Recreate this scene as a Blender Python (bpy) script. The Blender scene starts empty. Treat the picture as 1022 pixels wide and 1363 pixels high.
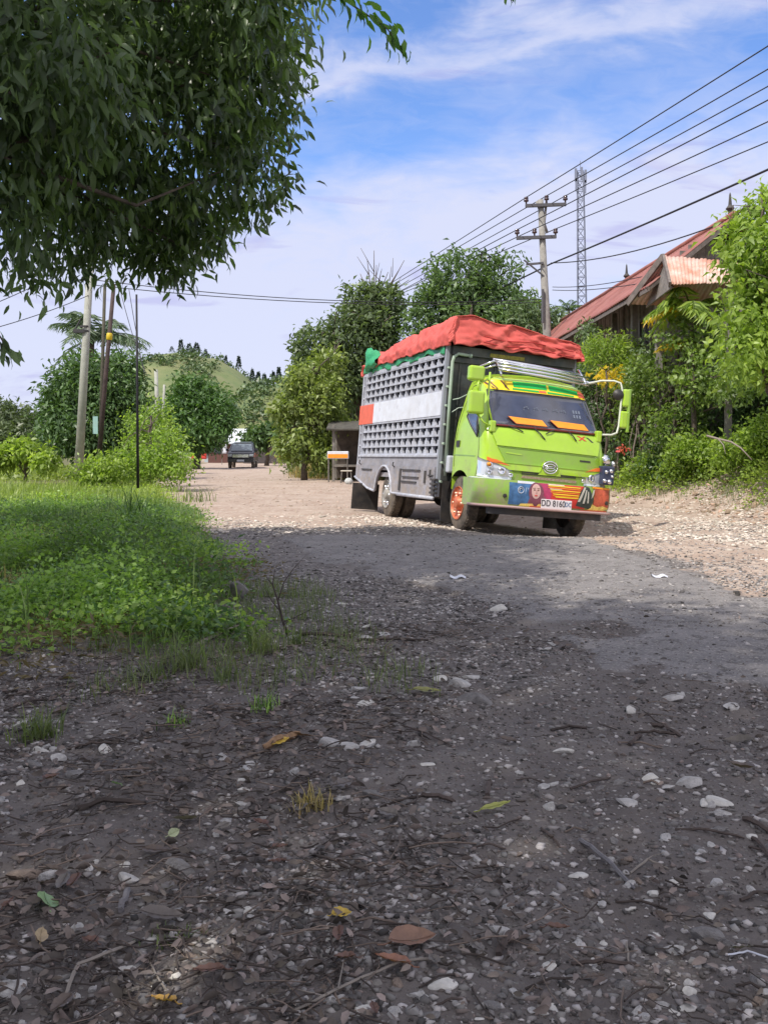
import bpy, math, random
import numpy as np
from mathutils import Vector, Matrix

S = bpy.context.scene
COL = S.collection
RNG = np.random.default_rng(7)
random.seed(7)

# ------------------------------------------------------------------ camera
F, H, HOR = 1300.0, 1.15, 600.0
cd = bpy.data.cameras.new('camera'); cam = bpy.data.objects.new('camera', cd); COL.objects.link(cam)
cam.location = (0, 0, H); cam.rotation_euler = (math.pi/2, 0, 0)
cd.sensor_fit = 'VERTICAL'; cd.sensor_height = 36.0; cd.lens = F*36/1363
cd.shift_y = -(681.5-HOR)/1363
cd.clip_start = 0.05; cd.clip_end = 5000
S.camera = cam

# ------------------------------------------------------------------ sun, sky, exposure
SUN_EL, SUN_AZ = math.radians(54), math.radians(222)   # azimuth clockwise from +Y : behind and to the left
sd = Vector((math.sin(SUN_AZ)*math.cos(SUN_EL), math.cos(SUN_AZ)*math.cos(SUN_EL), math.sin(SUN_EL)))
sl = bpy.data.lights.new('sun', 'SUN'); sl.energy = 3.5; sl.angle = math.radians(0.53); sl.color = (1, .94, .84)
so = bpy.data.objects.new('sun', sl); COL.objects.link(so); so.rotation_euler = sd.to_track_quat('Z', 'Y').to_euler()
so.location = (-8, -8, 20)
S.view_settings.view_transform = 'Standard'; S.view_settings.look = 'None'
S.view_settings.exposure = 0.40; S.view_settings.gamma = 1.0
S.cycles.max_bounces = 6; S.cycles.transparent_max_bounces = 6

W = bpy.data.worlds.new('World'); S.world = W; W.use_nodes = True
nt = W.node_tree; nt.nodes.clear()
def N(t, **k):
    n = nt.nodes.new(t)
    for a, b in k.items(): setattr(n, a, b)
    return n
def LK(a, b): nt.links.new(a, b)
def M_(op, a, b=None, c=None, clamp=False):
    n = nt.nodes.new('ShaderNodeMath'); n.operation = op; n.use_clamp = clamp
    for i, v in enumerate((a, b, c)):
        if v is None: continue
        if isinstance(v, (int, float)): n.inputs[i].default_value = v
        else: nt.links.new(v, n.inputs[i])
    return n.outputs[0]
def SMS(v, lo, hi):
    n = nt.nodes.new('ShaderNodeMapRange'); n.interpolation_type = 'SMOOTHSTEP'
    nt.links.new(v, n.inputs[0]); n.inputs[1].default_value = lo; n.inputs[2].default_value = hi
    return n.outputs[0]
sky = N('ShaderNodeTexSky', sky_type='NISHITA', sun_disc=False)
sky.sun_elevation = SUN_EL; sky.sun_rotation = SUN_AZ; sky.air_density = 1.0; sky.dust_density = 0.6; sky.ozone_density = 3.0
tc = N('ShaderNodeTexCoord'); sep = N('ShaderNodeSeparateXYZ'); LK(tc.outputs['Generated'], sep.inputs[0])
yy = M_('MAXIMUM', M_('ABSOLUTE', sep.outputs[1]), 0.25)
A = M_('DIVIDE', sep.outputs[0], yy); B = M_('DIVIDE', sep.outputs[2], yy)
cmb = N('ShaderNodeCombineXYZ'); LK(A, cmb.inputs[0]); LK(B, cmb.inputs[1])
def noise(sx, sy, det=6, rough=.55, off=(0, 0), dist=0.0, rot=0):
    mp = N('ShaderNodeMapping'); mp.inputs['Scale'].default_value = (sx, sy, 1)
    mp.inputs['Location'].default_value = (off[0], off[1], 0); mp.inputs['Rotation'].default_value = (0, 0, rot)
    LK(cmb.outputs[0], mp.inputs[0])
    n = N('ShaderNodeTexNoise'); n.inputs['Scale'].default_value = 1; n.inputs['Detail'].default_value = det
    n.inputs['Roughness'].default_value = rough; n.inputs['Distortion'].default_value = dist
    LK(mp.outputs[0], n.inputs['Vector']); return n.outputs[0]
n1 = noise(7, 14, off=(3.1, 1.7), dist=.5); n2 = noise(22, 60, off=(.3, 5.1), det=8, rough=.62, dist=.8); n3 = noise(3, 5, off=(7.7, 2.1), det=3)
wob = M_('MULTIPLY', M_('SUBTRACT', n1, .5), .16)
Bw = M_('ADD', B, wob)
low = M_('SUBTRACT', 1, SMS(M_('ADD', Bw, M_('MULTIPLY', A, -.10)), .22, .335))          # broad pale cloud low in the sky
rb = M_('MULTIPLY', SMS(A, .12, .33), M_('SUBTRACT', 1, SMS(Bw, .12, .27)))               # clearer low on the right
st_d = M_('SUBTRACT', Bw, M_('ADD', M_('MULTIPLY', A, .17), .40))
streak = M_('EXPONENT', M_('MULTIPLY', M_('MULTIPLY', st_d, st_d), -1500))
veil = M_('MULTIPLY', SMS(n3, .42, .75), .45)
fine = M_('MULTIPLY', M_('SUBTRACT', n2, .5), .9)
mask = M_('ADD', M_('MULTIPLY', low, 1.0), M_('MULTIPLY', streak, .7))
mask = M_('ADD', mask, veil); mask = M_('ADD', mask, M_('MULTIPLY', fine, .55))
mask = M_('SUBTRACT', mask, M_('MULTIPLY', rb, .95), clamp=True)
mask = M_('MULTIPLY', mask, .93)
tint = N('ShaderNodeMix', data_type='RGBA', blend_type='MULTIPLY'); tint.inputs[0].default_value = 1
LK(sky.outputs[0], tint.inputs[6]); tint.inputs[7].default_value = (.74, .86, 1.12, 1)
# lavender undersides in the clouds
n4 = noise(5, 26, off=(1.4, .2), det=6, dist=1.2)
lav = N('ShaderNodeMix', data_type='RGBA'); LK(SMS(n4, .54, .68), lav.inputs[0])
lav.inputs[6].default_value = (3.75, 3.9, 4.9, 1); lav.inputs[7].default_value = (3.1, 3.1, 4.5, 1)
mx = N('ShaderNodeMix', data_type='RGBA'); LK(mask, mx.inputs[0]); LK(tint.outputs[2], mx.inputs[6]); LK(lav.outputs[2], mx.inputs[7])
# unseen bright cloud, added overhead and behind the camera to brighten the shade
nh = N('ShaderNodeTexNoise'); nh.inputs['Scale'].default_value = 2.3; nh.inputs['Detail'].default_value = 7; LK(tc.outputs['Generated'], nh.inputs['Vector'])
up_ = M_('MAXIMUM', SMS(B, .52, .95), SMS(M_('MULTIPLY', sep.outputs[1], -1), -.15, .15))
cov = M_('MULTIPLY', up_, SMS(nh.outputs[0], .34, .52))
mh = N('ShaderNodeMix', data_type='RGBA'); LK(cov, mh.inputs[0]); LK(mx.outputs[2], mh.inputs[6]); mh.inputs[7].default_value = (5.2, 5.1, 5.6, 1)
mx = mh
bg = N('ShaderNodeBackground'); bg.inputs['Strength'].default_value = 0.15; LK(mx.outputs[2], bg.inputs[0])
wo = N('ShaderNodeOutputWorld'); LK(bg.outputs[0], wo.inputs[0])

# ------------------------------------------------------------------ materials
MATS = {}
def pmat(name, col, rough=.7, var=0.0, vscale=8.0, bump=0.0, bscale=40.0, metal=0.0, col2=None, spec=.5, coat=0.0,
         trans=0.0, tint=0.0, emit=None, dust=0.0, mud=0.0):
    """procedural principled material: colour mottled between col and col2 by noise, per-face tint attribute, bump"""
    if name in MATS: return MATS[name]
    m = bpy.data.materials.new(name); m.use_nodes = True; t = m.node_tree; t.nodes.clear()
    out = t.nodes.new('ShaderNodeOutputMaterial'); p = t.nodes.new('ShaderNodeBsdfPrincipled')
    p.inputs['Roughness'].default_value = rough; p.inputs['Metallic'].default_value = metal
    p.inputs['Specular IOR Level'].default_value = spec; p.inputs['Coat Weight'].default_value = coat
    p.inputs['Coat Roughness'].default_value = .08
    c4 = (*col, 1); cur = None
    tcn = t.nodes.new('ShaderNodeTexCoord')
    if var > 0 or col2:
        n = t.nodes.new('ShaderNodeTexNoise'); n.inputs['Scale'].default_value = vscale; n.inputs['Detail'].default_value = 8
        n.inputs['Roughness'].default_value = .65
        t.links.new(tcn.outputs['Object'], n.inputs['Vector'])
        r = t.nodes.new('ShaderNodeMapRange'); r.inputs[1].default_value = .35; r.inputs[2].default_value = .65
        t.links.new(n.outputs[0], r.inputs[0])
        mi = t.nodes.new('ShaderNodeMix'); mi.data_type = 'RGBA'; t.links.new(r.outputs[0], mi.inputs[0])
        mi.inputs[6].default_value = c4
        mi.inputs[7].default_value = (*col2, 1) if col2 else (*[min(1, c*(1+var)) for c in col], 1)
        if not col2: mi.inputs[6].default_value = (*[c*(1-var) for c in col], 1)
        cur = mi.outputs[2]
    if dust > 0:
        n = t.nodes.new('ShaderNodeTexNoise'); n.inputs['Scale'].default_value = 3.3; n.inputs['Detail'].default_value = 9; n.inputs['Roughness'].default_value = .7
        t.links.new(tcn.outputs['Object'], n.inputs['Vector'])
        r = t.nodes.new('ShaderNodeMapRange'); r.inputs[1].default_value = .42; r.inputs[2].default_value = .8; r.inputs[4].default_value = dust
        t.links.new(n.outputs[0], r.inputs[0])
        mi = t.nodes.new('ShaderNodeMix'); mi.data_type = 'RGBA'; t.links.new(r.outputs[0], mi.inputs[0])
        if cur: t.links.new(cur, mi.inputs[6])
        else: mi.inputs[6].default_value = c4
        mi.inputs[7].default_value = (.36, .29, .22, 1); cur = mi.outputs[2]
    if mud > 0:      # dried road mud, thrown up from below
        n = t.nodes.new('ShaderNodeTexNoise'); n.inputs['Scale'].default_value = 7; n.inputs['Detail'].default_value = 10; n.inputs['Roughness'].default_value = .75
        t.links.new(tcn.outputs['Object'], n.inputs['Vector']); sx = t.nodes.new('ShaderNodeSeparateXYZ'); t.links.new(tcn.outputs['Object'], sx.inputs[0])
        g1 = t.nodes.new('ShaderNodeMapRange'); g1.inputs[1].default_value = .35; g1.inputs[2].default_value = 1.5; g1.inputs[3].default_value = .16; g1.inputs[4].default_value = -.16
        t.links.new(sx.outputs[2], g1.inputs[0]); ad = t.nodes.new('ShaderNodeMath'); t.links.new(n.outputs[0], ad.inputs[0]); t.links.new(g1.outputs[0], ad.inputs[1])
        r = t.nodes.new('ShaderNodeMapRange'); r.inputs[1].default_value = .5; r.inputs[2].default_value = .72; r.inputs[4].default_value = mud; t.links.new(ad.outputs[0], r.inputs[0])
        mi = t.nodes.new('ShaderNodeMix'); mi.data_type = 'RGBA'; t.links.new(r.outputs[0], mi.inputs[0])
        if cur: t.links.new(cur, mi.inputs[6])
        else: mi.inputs[6].default_value = c4
        mi.inputs[7].default_value = (.30, .24, .18, 1); cur = mi.outputs[2]
        rr_ = t.nodes.new('ShaderNodeMapRange'); rr_.inputs[3].default_value = rough; rr_.inputs[4].default_value = .9; t.links.new(r.outputs[0], rr_.inputs[0]); t.links.new(rr_.outputs[0], p.inputs['Roughness'])
    if tint > 0:
        a = t.nodes.new('ShaderNodeAttribute'); a.attribute_name = 'tint'
        hs = t.nodes.new('ShaderNodeHueSaturation')
        mr = t.nodes.new('ShaderNodeMapRange'); mr.inputs[3].default_value = 1-tint; mr.inputs[4].default_value = 1+tint
        t.links.new(a.outputs['Fac'], mr.inputs[0]); t.links.new(mr.outputs[0], hs.inputs['Value'])
        mh = t.nodes.new('ShaderNodeMapRange'); mh.inputs[3].default_value = .515; mh.inputs[4].default_value = .485
        t.links.new(a.outputs['Fac'], mh.inputs[0]); t.links.new(mh.outputs[0], hs.inputs['Hue'])
        if cur: t.links.new(cur, hs.inputs['Color'])
        else: hs.inputs['Color'].default_value = c4
        cur = hs.outputs[0]
    if cur: t.links.new(cur, p.inputs['Base Color'])
    else: p.inputs['Base Color'].default_value = c4
    if bump > 0:
        n = t.nodes.new('ShaderNodeTexNoise'); n.inputs['Scale'].default_value = bscale; n.inputs['Detail'].default_value = 6
        t.links.new(tcn.outputs['Object'], n.inputs['Vector'])
        b = t.nodes.new('ShaderNodeBump'); b.inputs['Strength'].default_value = bump; b.inputs['Distance'].default_value = .02
        t.links.new(n.outputs[0], b.inputs['Height']); t.links.new(b.outputs[0], p.inputs['Normal'])
    if emit: p.inputs['Emission Color'].default_value = (*emit, 1); p.inputs['Emission Strength'].default_value = 1
    if trans > 0:
        tr = t.nodes.new('ShaderNodeBsdfTranslucent'); ms = t.nodes.new('ShaderNodeMixShader'); ms.inputs[0].default_value = trans
        g = t.nodes.new('ShaderNodeMix'); g.data_type = 'RGBA'; g.blend_type = 'MULTIPLY'; g.inputs[0].default_value = 1
        if cur: t.links.new(cur, g.inputs[6])
        else: g.inputs[6].default_value = c4
        g.inputs[7].default_value = (2.2, 2.4, .9, 1)
        t.links.new(g.outputs[2], tr.inputs['Color'])
        t.links.new(p.outputs[0], ms.inputs[1]); t.links.new(tr.outputs[0], ms.inputs[2]); t.links.new(ms.outputs[0], out.inputs[0])
    else: t.links.new(p.outputs[0], out.inputs[0])
    MATS[name] = m; return m
def leafmat(name, col, trans=.3, tint=.55, rough=.45, spec=.5): return pmat(name, col, rough, trans=trans, tint=tint, spec=spec)

# ------------------------------------------------------------------ object helpers
def tag(o, label=None, cat=None, group=None, kind=None):
    if label: o['label'] = label
    if cat: o['category'] = cat
    if group: o['group'] = group
    if kind: o['kind'] = kind
    return o
def thing(name, label, cat, loc=(0, 0, 0), rz=0, group=None):
    o = bpy.data.objects.new(name, None); COL.objects.link(o); o.location = loc; o.rotation_euler = (0, 0, rz)
    o.empty_display_size = .2
    return tag(o, label, cat, group)
def copy_tree(o, parent=None):
    c = o.copy(); COL.objects.link(c)
    if parent: c.parent = parent
    for ch in o.children: copy_tree(ch, c)
    return c

class MB:
    def __init__(s): s.v = []; s.f = []; s.n = 0; s.mi = []; s.cm = 0
    def add(s, v, f):
        v = np.asarray(v, float).reshape(-1, 3); s.v.append(v)
        for q in f: s.f.append([i+s.n for i in q]); s.mi.append(s.cm)
        s.n += len(v)
    def box(s, x0, x1, y0, y1, z0, z1):
        s.add([(x0,y0,z0),(x1,y0,z0),(x1,y1,z0),(x0,y1,z0),(x0,y0,z1),(x1,y0,z1),(x1,y1,z1),(x0,y1,z1)],
              [(0,3,2,1),(4,5,6,7),(0,1,5,4),(1,2,6,5),(2,3,7,6),(3,0,4,7)])
    def bar(s, a, b, w, h, up=(0, 0, 1)):
        a, b = Vector(a), Vector(b); d = (b-a).normalized(); u = Vector(up)
        x = d.cross(u); x = x.normalized() if x.length > 1e-4 else Vector((1, 0, 0)); y = x.cross(d)
        vs = [p+x*sx*w/2+y*sy*h/2 for p in (a, b) for sx, sy in ((-1,-1),(1,-1),(1,1),(-1,1))]
        s.add(vs, [(0,3,2,1),(4,5,6,7),(0,1,5,4),(1,2,6,5),(2,3,7,6),(3,0,4,7)])
    def tube(s, pts, r, n=8, cap=True):
        P = [Vector(p) for p in pts]; R = r if hasattr(r, '__len__') else [r]*len(P)
        vs = []; prev = None
        for i, p in enumerate(P):
            d = (P[min(i+1, len(P)-1)]-P[max(i-1, 0)]).normalized()
            if prev is None:
                a = Vector((0, 0, 1)) if abs(d.z) < .9 else Vector((1, 0, 0)); x = d.cross(a).normalized()
            else:
                x = prev-d*prev.dot(d); x = x.normalized() if x.length > 1e-5 else d.orthogonal().normalized()
            prev = x; y = d.cross(x)
            vs += [p+(x*math.cos(2*math.pi*k/n)+y*math.sin(2*math.pi*k/n))*R[i] for k in range(n)]
        f = [(i*n+k, i*n+(k+1) % n, (i+1)*n+(k+1) % n, (i+1)*n+k) for i in range(len(P)-1) for k in range(n)]
        if cap: f += [tuple(range(n))[::-1], tuple((len(P)-1)*n+k for k in range(n))]
        s.add(vs, f)
    def lathe(s, prof, c, axis, n=28):
        """prof = (radius, along) pairs round axis through c"""
        ax = Vector(axis).normalized(); x = ax.orthogonal().normalized(); y = ax.cross(x); c = Vector(c)
        vs = [c+ax*h+(x*math.cos(2*math.pi*k/n)+y*math.sin(2*math.pi*k/n))*r for r, h in prof for k in range(n)]
        f = [(i*n+k, i*n+(k+1) % n, (i+1)*n+(k+1) % n, (i+1)*n+k) for i in range(len(prof)-1) for k in range(n)]
        s.add(vs, f)
    def prism(s, poly, fn, a, b):
        """poly 2-D points extruded from a to b; fn(p, q, t)->xyz"""
        n = len(poly); vs = [fn(p, q, a) for p, q in poly]+[fn(p, q, b) for p, q in poly]
        s.add(vs, [tuple(range(n))[::-1], tuple(range(n, 2*n))]+[(i, (i+1) % n, n+(i+1) % n, n+i) for i in range(n)])
    def grid(s, fn, U, V):
        nu, nv = len(U), len(V); s.add([fn(u, v) for v in V for u in U],
              [(j*nu+i, j*nu+i+1, (j+1)*nu+i+1, (j+1)*nu+i) for j in range(nv-1) for i in range(nu-1)])
    def build(s, name, mat, parent=None, smooth=False, bevel=0, solid=0, seg=2, auto=None):
        me = bpy.data.meshes.new(name); me.from_pydata(np.concatenate(s.v).tolist(), [], s.f)
        ms = mat if isinstance(mat, (list, tuple)) else [mat]
        for q in ms: me.materials.append(q)
        if len(ms) > 1: me.polygons.foreach_set('material_index', s.mi)
        if smooth: me.polygons.foreach_set('use_smooth', [True]*len(me.polygons))
        if auto: me.polygons.foreach_set('use_smooth', [True]*len(me.polygons)); me.set_sharp_from_angle(angle=math.radians(auto))
        o = bpy.data.objects.new(name, me); COL.objects.link(o)
        if parent: o.parent = parent
        if solid: md = o.modifiers.new('solid', 'SOLIDIFY'); md.thickness = solid
        if bevel: md = o.modifiers.new('bevel', 'BEVEL'); md.width = bevel; md.segments = seg; md.limit_method = 'ANGLE'
        return o

def npmesh(name, V, Fq, mat, parent=None, tint=None, smooth=False):
    """V (n,3), Fq list of (m,k) int arrays"""
    me = bpy.data.meshes.new(name); me.vertices.add(len(V)); me.vertices.foreach_set('co', np.ascontiguousarray(V, dtype=np.float32).ravel())
    loops = np.concatenate([f.ravel() for f in Fq]); tot = np.concatenate([np.full(len(f), f.shape[1]) for f in Fq])
    st = np.concatenate([[0], np.cumsum(tot)[:-1]])
    me.loops.add(len(loops)); me.loops.foreach_set('vertex_index', loops.astype(np.int32))
    me.polygons.add(len(tot)); me.polygons.foreach_set('loop_start', st.astype(np.int32))
    if smooth: me.polygons.foreach_set('use_smooth', np.ones(len(tot), bool))
    me.update(calc_edges=True)
    for m in (mat if isinstance(mat, (list, tuple)) else [mat]): me.materials.append(m)
    if tint is not None:
        a = me.attributes.new('tint', 'FLOAT', 'POINT'); a.data.foreach_set('value', tint.astype(np.float32))
    o = bpy.data.objects.new(name, me); COL.objects.link(o)
    if parent: o.parent = parent
    return o

# value noise in numpy ---------------------------------------------------
_T = np.random.default_rng(3).random((256, 256))
def vn(x, y):
    xi = np.floor(x).astype(int); yi = np.floor(y).astype(int); fx = x-xi; fy = y-yi
    fx = fx*fx*(3-2*fx); fy = fy*fy*(3-2*fy); a = _T[xi % 256, yi % 256]; b = _T[(xi+1) % 256, yi % 256]
    c = _T[xi % 256, (yi+1) % 256]; d = _T[(xi+1) % 256, (yi+1) % 256]
    return (a*(1-fx)+b*fx)*(1-fy)+(c*(1-fx)+d*fx)*fy-.5
def fbm(x, y, o=4):
    s = 0; a = 1
    for i in range(o): s = s+a*vn(x*2**i+i*17.3, y*2**i+i*9.1); a *= .5
    return s
def sst(x, a, b): t = np.clip((x-a)/(b-a), 0, 1); return t*t*(3-2*t)

# ------------------------------------------------------------------ truck pose (used by the ground too)
TX, TY, TZ, TYAW, TP, TR = 2.035, 15.087, -.121, .299, .005, .083
def truck_matrix():
    hd = Vector((math.sin(TYAW), -math.cos(TYAW), 0)); r = Vector((math.cos(TYAW), math.sin(TYAW), 0)); up = Vector((0, 0, 1))
    r2 = r*math.cos(TR)-up*math.sin(TR); up2 = up*math.cos(TR)+r*math.sin(TR)
    h2 = hd*math.cos(TP)+up2*math.sin(TP); up3 = up2*math.cos(TP)-hd*math.sin(TP)
    m = Matrix((h2, r2, up3)).transposed().to_4x4(); m.translation = (TX, TY, TZ); return m
TM = truck_matrix()

# ------------------------------------------------------------------ ground
LB = np.array([(-20, 4), (2.0, .6), (4.3, -.05), (5.4, -.5), (9.2, -1.35), (15.6, -2.75), (20, -4.0), (24, -5.3), (40, -8.6), (55, -11.3), (90, -16), (200, -40)])
def lbx(y): return np.interp(y, LB[:, 0], LB[:, 1])
RB = np.array([(-20, 6.5), (6, 6.3), (12, 6.4), (15.6, 6.15), (18.7, 5.9), (22, 5.0), (24, 4.4), (30, 4.0), (36, 2.5), (39, -1.6), (42, -3.6), (55, -5.5), (90, -9), (200, -30)])
def rbx(y): return np.interp(y, RB[:, 0], RB[:, 1])
PN = TM.to_3x3() @ Vector((0, 0, 1))
def gh(x, y):
    x = np.asarray(x, float); y = np.asarray(y, float)
    h = .05*fbm(x*.5, y*.5, 3)+.02*fbm(x*2.1+5, y*2.1, 3)
    near = 1-sst(y, 14, 24)
    h = h+near*(.018*fbm(x*7, y*7, 3)+.010*fbm(x*19, y*19, 2))
    # edge of the asphalt scab
    h = h*(1-.6*asph(x, y))+.025*asph(x, y)
    dl = lbx(y)-x                                   # >0 : left verge
    mound = sst(dl, .1, 1.6)*sst(y, 5.0, 8.5)*(1-sst(y, 17, 24))
    h = h+(.10-.08*sst(y, 9, 14))*mound+.08*mound*fbm(x*.9+3, y*.9, 3)
    h = h-.34*np.exp(-(((x+5.0)/.9)**2+((y-13)/2.0)**2))
    dr = x-rbx(y)
    bank = sst(dr, -.4, 2.2)*(1-sst(y, 30, 36))
    h = h+(1.35-.85*sst(y, 18, 23))*bank+.22*bank*fbm(x*.8, y*.8, 3)+.10*sst(dr, -1.2, .3)*(1-sst(y, 26, 30))*(.5+fbm(x*3, y*3, 3))
    # ground under the truck follows its wheels
    px, py = x-TX, y-TY; zt = TZ-(PN.x*px+PN.y*py)/PN.z
    u = px*math.sin(TYAW)-py*math.cos(TYAW); v = px*math.cos(TYAW)+py*math.sin(TYAW)
    w = np.exp(-np.maximum(0, np.abs(u+1.7)-2.4)**2/1.0-np.maximum(0, np.abs(v)-1.15)**2/.7)
    h = h*(1-w)+(zt+.012*fbm(x*7, y*7, 3))*w
    return h
def asph(x, y):
    n = .5*fbm(x*1.3, y*.9, 4)+.22*fbm(x*4.1, y*3.3, 3)
    left = np.interp(y, [4.8, 5.5, 6.5, 7.5, 10, 13], [1.25, 1.05, .80, .45, -.5, -1.3])
    a = sst(x-left+1.1*n, -.02, .16)*sst(y+.7*n, 4.72, 4.86)*(1-sst(y+n*2, 12.4, 14.2))
    hole = np.exp(-(((x-1.35)/.34)**2+((y-6.25)/.36)**2))+.9*np.exp(-(((x-.75)/.3)**2+((y-6.9)/.5)**2))+.8*np.exp(-(((x-1.0)/.25)**2+((y-5.5)/.2)**2))
    a = a*np.clip(1-2.0*np.clip(hole-.25-n, 0, 1), 0, 1)
    return np.clip(a, 0, 1)*(1-sst(x+n*.8, 2.5, 2.9)*sst(y+n, 6.9, 7.4))
def G(px, py, it=6):
    """ground point on the ray through a photo position"""
    z = 0.
    for _ in range(it):
        y = (H-z)*F/(py-HOR); x = (px-511)*y/F; z = float(gh(x, y))
    return Vector((x, y, z))
def P(px, py, y): return Vector(((px-511)*y/F, y, H-(py-HOR)*y/F))

def spaced(a, b, s0, grow):
    o = [a]; s = s0
    while o[-1] < b: o.append(o[-1]+s); s *= grow
    return np.array(o)
ys = np.concatenate([-spaced(0, 60, .5, 1.3)[::-1][:-1], np.arange(0, 1.6, .1), np.arange(1.6, 9, .03), spaced(9, 26, .035, 1.008), spaced(26.1, 2500, .2, 1.05)])
xp = np.concatenate([np.arange(0, 3.6, .03), spaced(3.6, 9, .035, 1.01), spaced(9.1, 2000, .15, 1.10)])
xs = np.concatenate([-xp[::-1], xp[1:]])
ys = np.unique(ys)
X, Y = np.meshgrid(xs, ys); Z = gh(X, Y)
V = np.stack([X, Y, Z], -1).reshape(-1, 3); nx, ny = len(xs), len(ys)
idx = np.arange(nx*ny).reshape(ny, nx)
Fq = np.stack([idx[:-1, :-1], idx[:-1, 1:], idx[1:, 1:], idx[1:, :-1]], -1).reshape(-1, 4)

def ground_mat():
    m = bpy.data.materials.new('earth_and_road'); m.use_nodes = True; t = m.node_tree; t.nodes.clear()
    L = t.links.new
    out = t.nodes.new('ShaderNodeOutputMaterial'); p = t.nodes.new('ShaderNodeBsdfPrincipled'); L(p.outputs[0], out.inputs[0])
    p.inputs['Roughness'].default_value = .9; p.inputs['Specular IOR Level'].default_value = .25
    tcn = t.nodes.new('ShaderNodeTexCoord')
    def nz(sc, det=8, ro=.6, typ='ShaderNodeTexNoise'):
        n = t.nodes.new(typ); n.inputs['Scale'].default_value = sc
        if typ == 'ShaderNodeTexNoise': n.inputs['Detail'].default_value = det; n.inputs['Roughness'].default_value = ro
        L(tcn.outputs['Object'], n.inputs['Vector']); return n.outputs[0]
    def mr(v, a, b, c=0, d=1):
        n = t.nodes.new('ShaderNodeMapRange'); n.inputs[1].default_value = a; n.inputs[2].default_value = b
        n.inputs[3].default_value = c; n.inputs[4].default_value = d; L(v, n.inputs[0]); return n.outputs[0]
    def mix(f, a, b):
        n = t.nodes.new('ShaderNodeMix'); n.data_type = 'RGBA'
        for i, v in ((0, f), (6, a), (7, b)):
            if isinstance(v, tuple): n.inputs[i].default_value = (*v, 1)
            elif isinstance(v, float): n.inputs[i].default_value = v
            else: L(v, n.inputs[i])
        return n.outputs[2]
    def at(nm):
        n = t.nodes.new('ShaderNodeAttribute'); n.attribute_name = nm; return n.outputs['Fac']
    soil = mix(mr(nz(2.3), .35, .68), (.122, .106, .099), (.18, .16, .149))
    vo = t.nodes.new('ShaderNodeTexVoronoi'); vo.inputs['Scale'].default_value = 62; L(tcn.outputs['Object'], vo.inputs['Vector'])
    v2 = t.nodes.new('ShaderNodeTexVoronoi'); v2.inputs['Scale'].default_value = 26; L(tcn.outputs['Object'], v2.inputs['Vector'])
    sepc = t.nodes.new('ShaderNodeSeparateColor'); L(vo.outputs['Color'], sepc.inputs[0]); sepd = t.nodes.new('ShaderNodeSeparateColor'); L(v2.outputs['Color'], sepd.inputs[0])
    def chip(v, s, lo, edge):
        a = t.nodes.new('ShaderNodeMath'); a.operation = 'MULTIPLY'; L(mr(v.outputs['Distance'], edge, edge*.8), a.inputs[0]); L(mr(s, lo, lo+.02), a.inputs[1]); return a.outputs[0]
    chip1 = chip(vo, sepc.outputs[0], .72, .42); chip2 = chip(v2, sepd.outputs[1], .84, .36)
    soil = mix(chip1, soil, (.21, .195, .18)); soil = mix(chip2, soil, (.25, .23, .21))
    soil = mix(mr(nz(38, 4), .60, .74), soil, (.26, .225, .20))
    aph = mix(mr(nz(3.1), .35, .7), (.17, .16, .158), (.25, .235, .23))
    aph = mix(mr(nz(14, 5), .55, .62), aph, (.12, .11, .105)); aph = mix(chip1, aph, (.30, .285, .27)); aph = mix(chip2, aph, (.13, .12, .115))
    aph = mix(mr(nz(60, 3), .56, .7), aph, (.38, .35, .33))
    tan = mix(mr(nz(1.1), .35, .65), (.325, .24, .19), (.425, .34, .28))
    tan = mix(mr(nz(9), .5, .7), tan, (.50, .43, .36))
    gr = mix(mr(nz(.7), .4, .6), (.10, .11, .045), (.16, .145, .07))
    grey = mix(mr(nz(6), .4, .65), (.14, .125, .118), (.22, .20, .19))
    def sharp(nm, n, k=.35):
        a = t.nodes.new('ShaderNodeMath'); a.operation = 'MULTIPLY_ADD'; L(mr(n, .3, .7, -k, k), a.inputs[0]); a.inputs[1].default_value = 1; L(at(nm), a.inputs[2])
        return mr(a.outputs[0], .42, .6)
    c = mix(sharp('gravel', nz(5)), soil, grey)
    c = mix(sharp('tan', nz(2)), c, tan)
    c = mix(sharp('asphalt', nz(7), .3), c, aph)
    c = mix(sharp('green', nz(1.7)), c, gr)
    L(c, p.inputs['Base Color'])
    b = t.nodes.new('ShaderNodeBump'); b.inputs['Strength'].default_value = .9; b.inputs['Distance'].default_value = .012
    a0 = t.nodes.new('ShaderNodeMath'); a0.operation = 'MULTIPLY_ADD'; L(chip1, a0.inputs[0]); a0.inputs[1].default_value = .35; L(nz(45, 8, .7), a0.inputs[2])
    ad = t.nodes.new('ShaderNodeMath'); ad.operation = 'ADD'; L(a0.outputs[0], ad.inputs[0]); L(nz(9, 4), ad.inputs[1])
    L(ad.outputs[0], b.inputs['Height']); L(b.outputs[0], p.inputs['Normal'])
    return m
def setattr_pt(o, nm, val):
    a = o.data.attributes.new(nm, 'FLOAT', 'POINT'); a.data.foreach_set('value', np.ascontiguousarray(val, dtype=np.float32).ravel())
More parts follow.
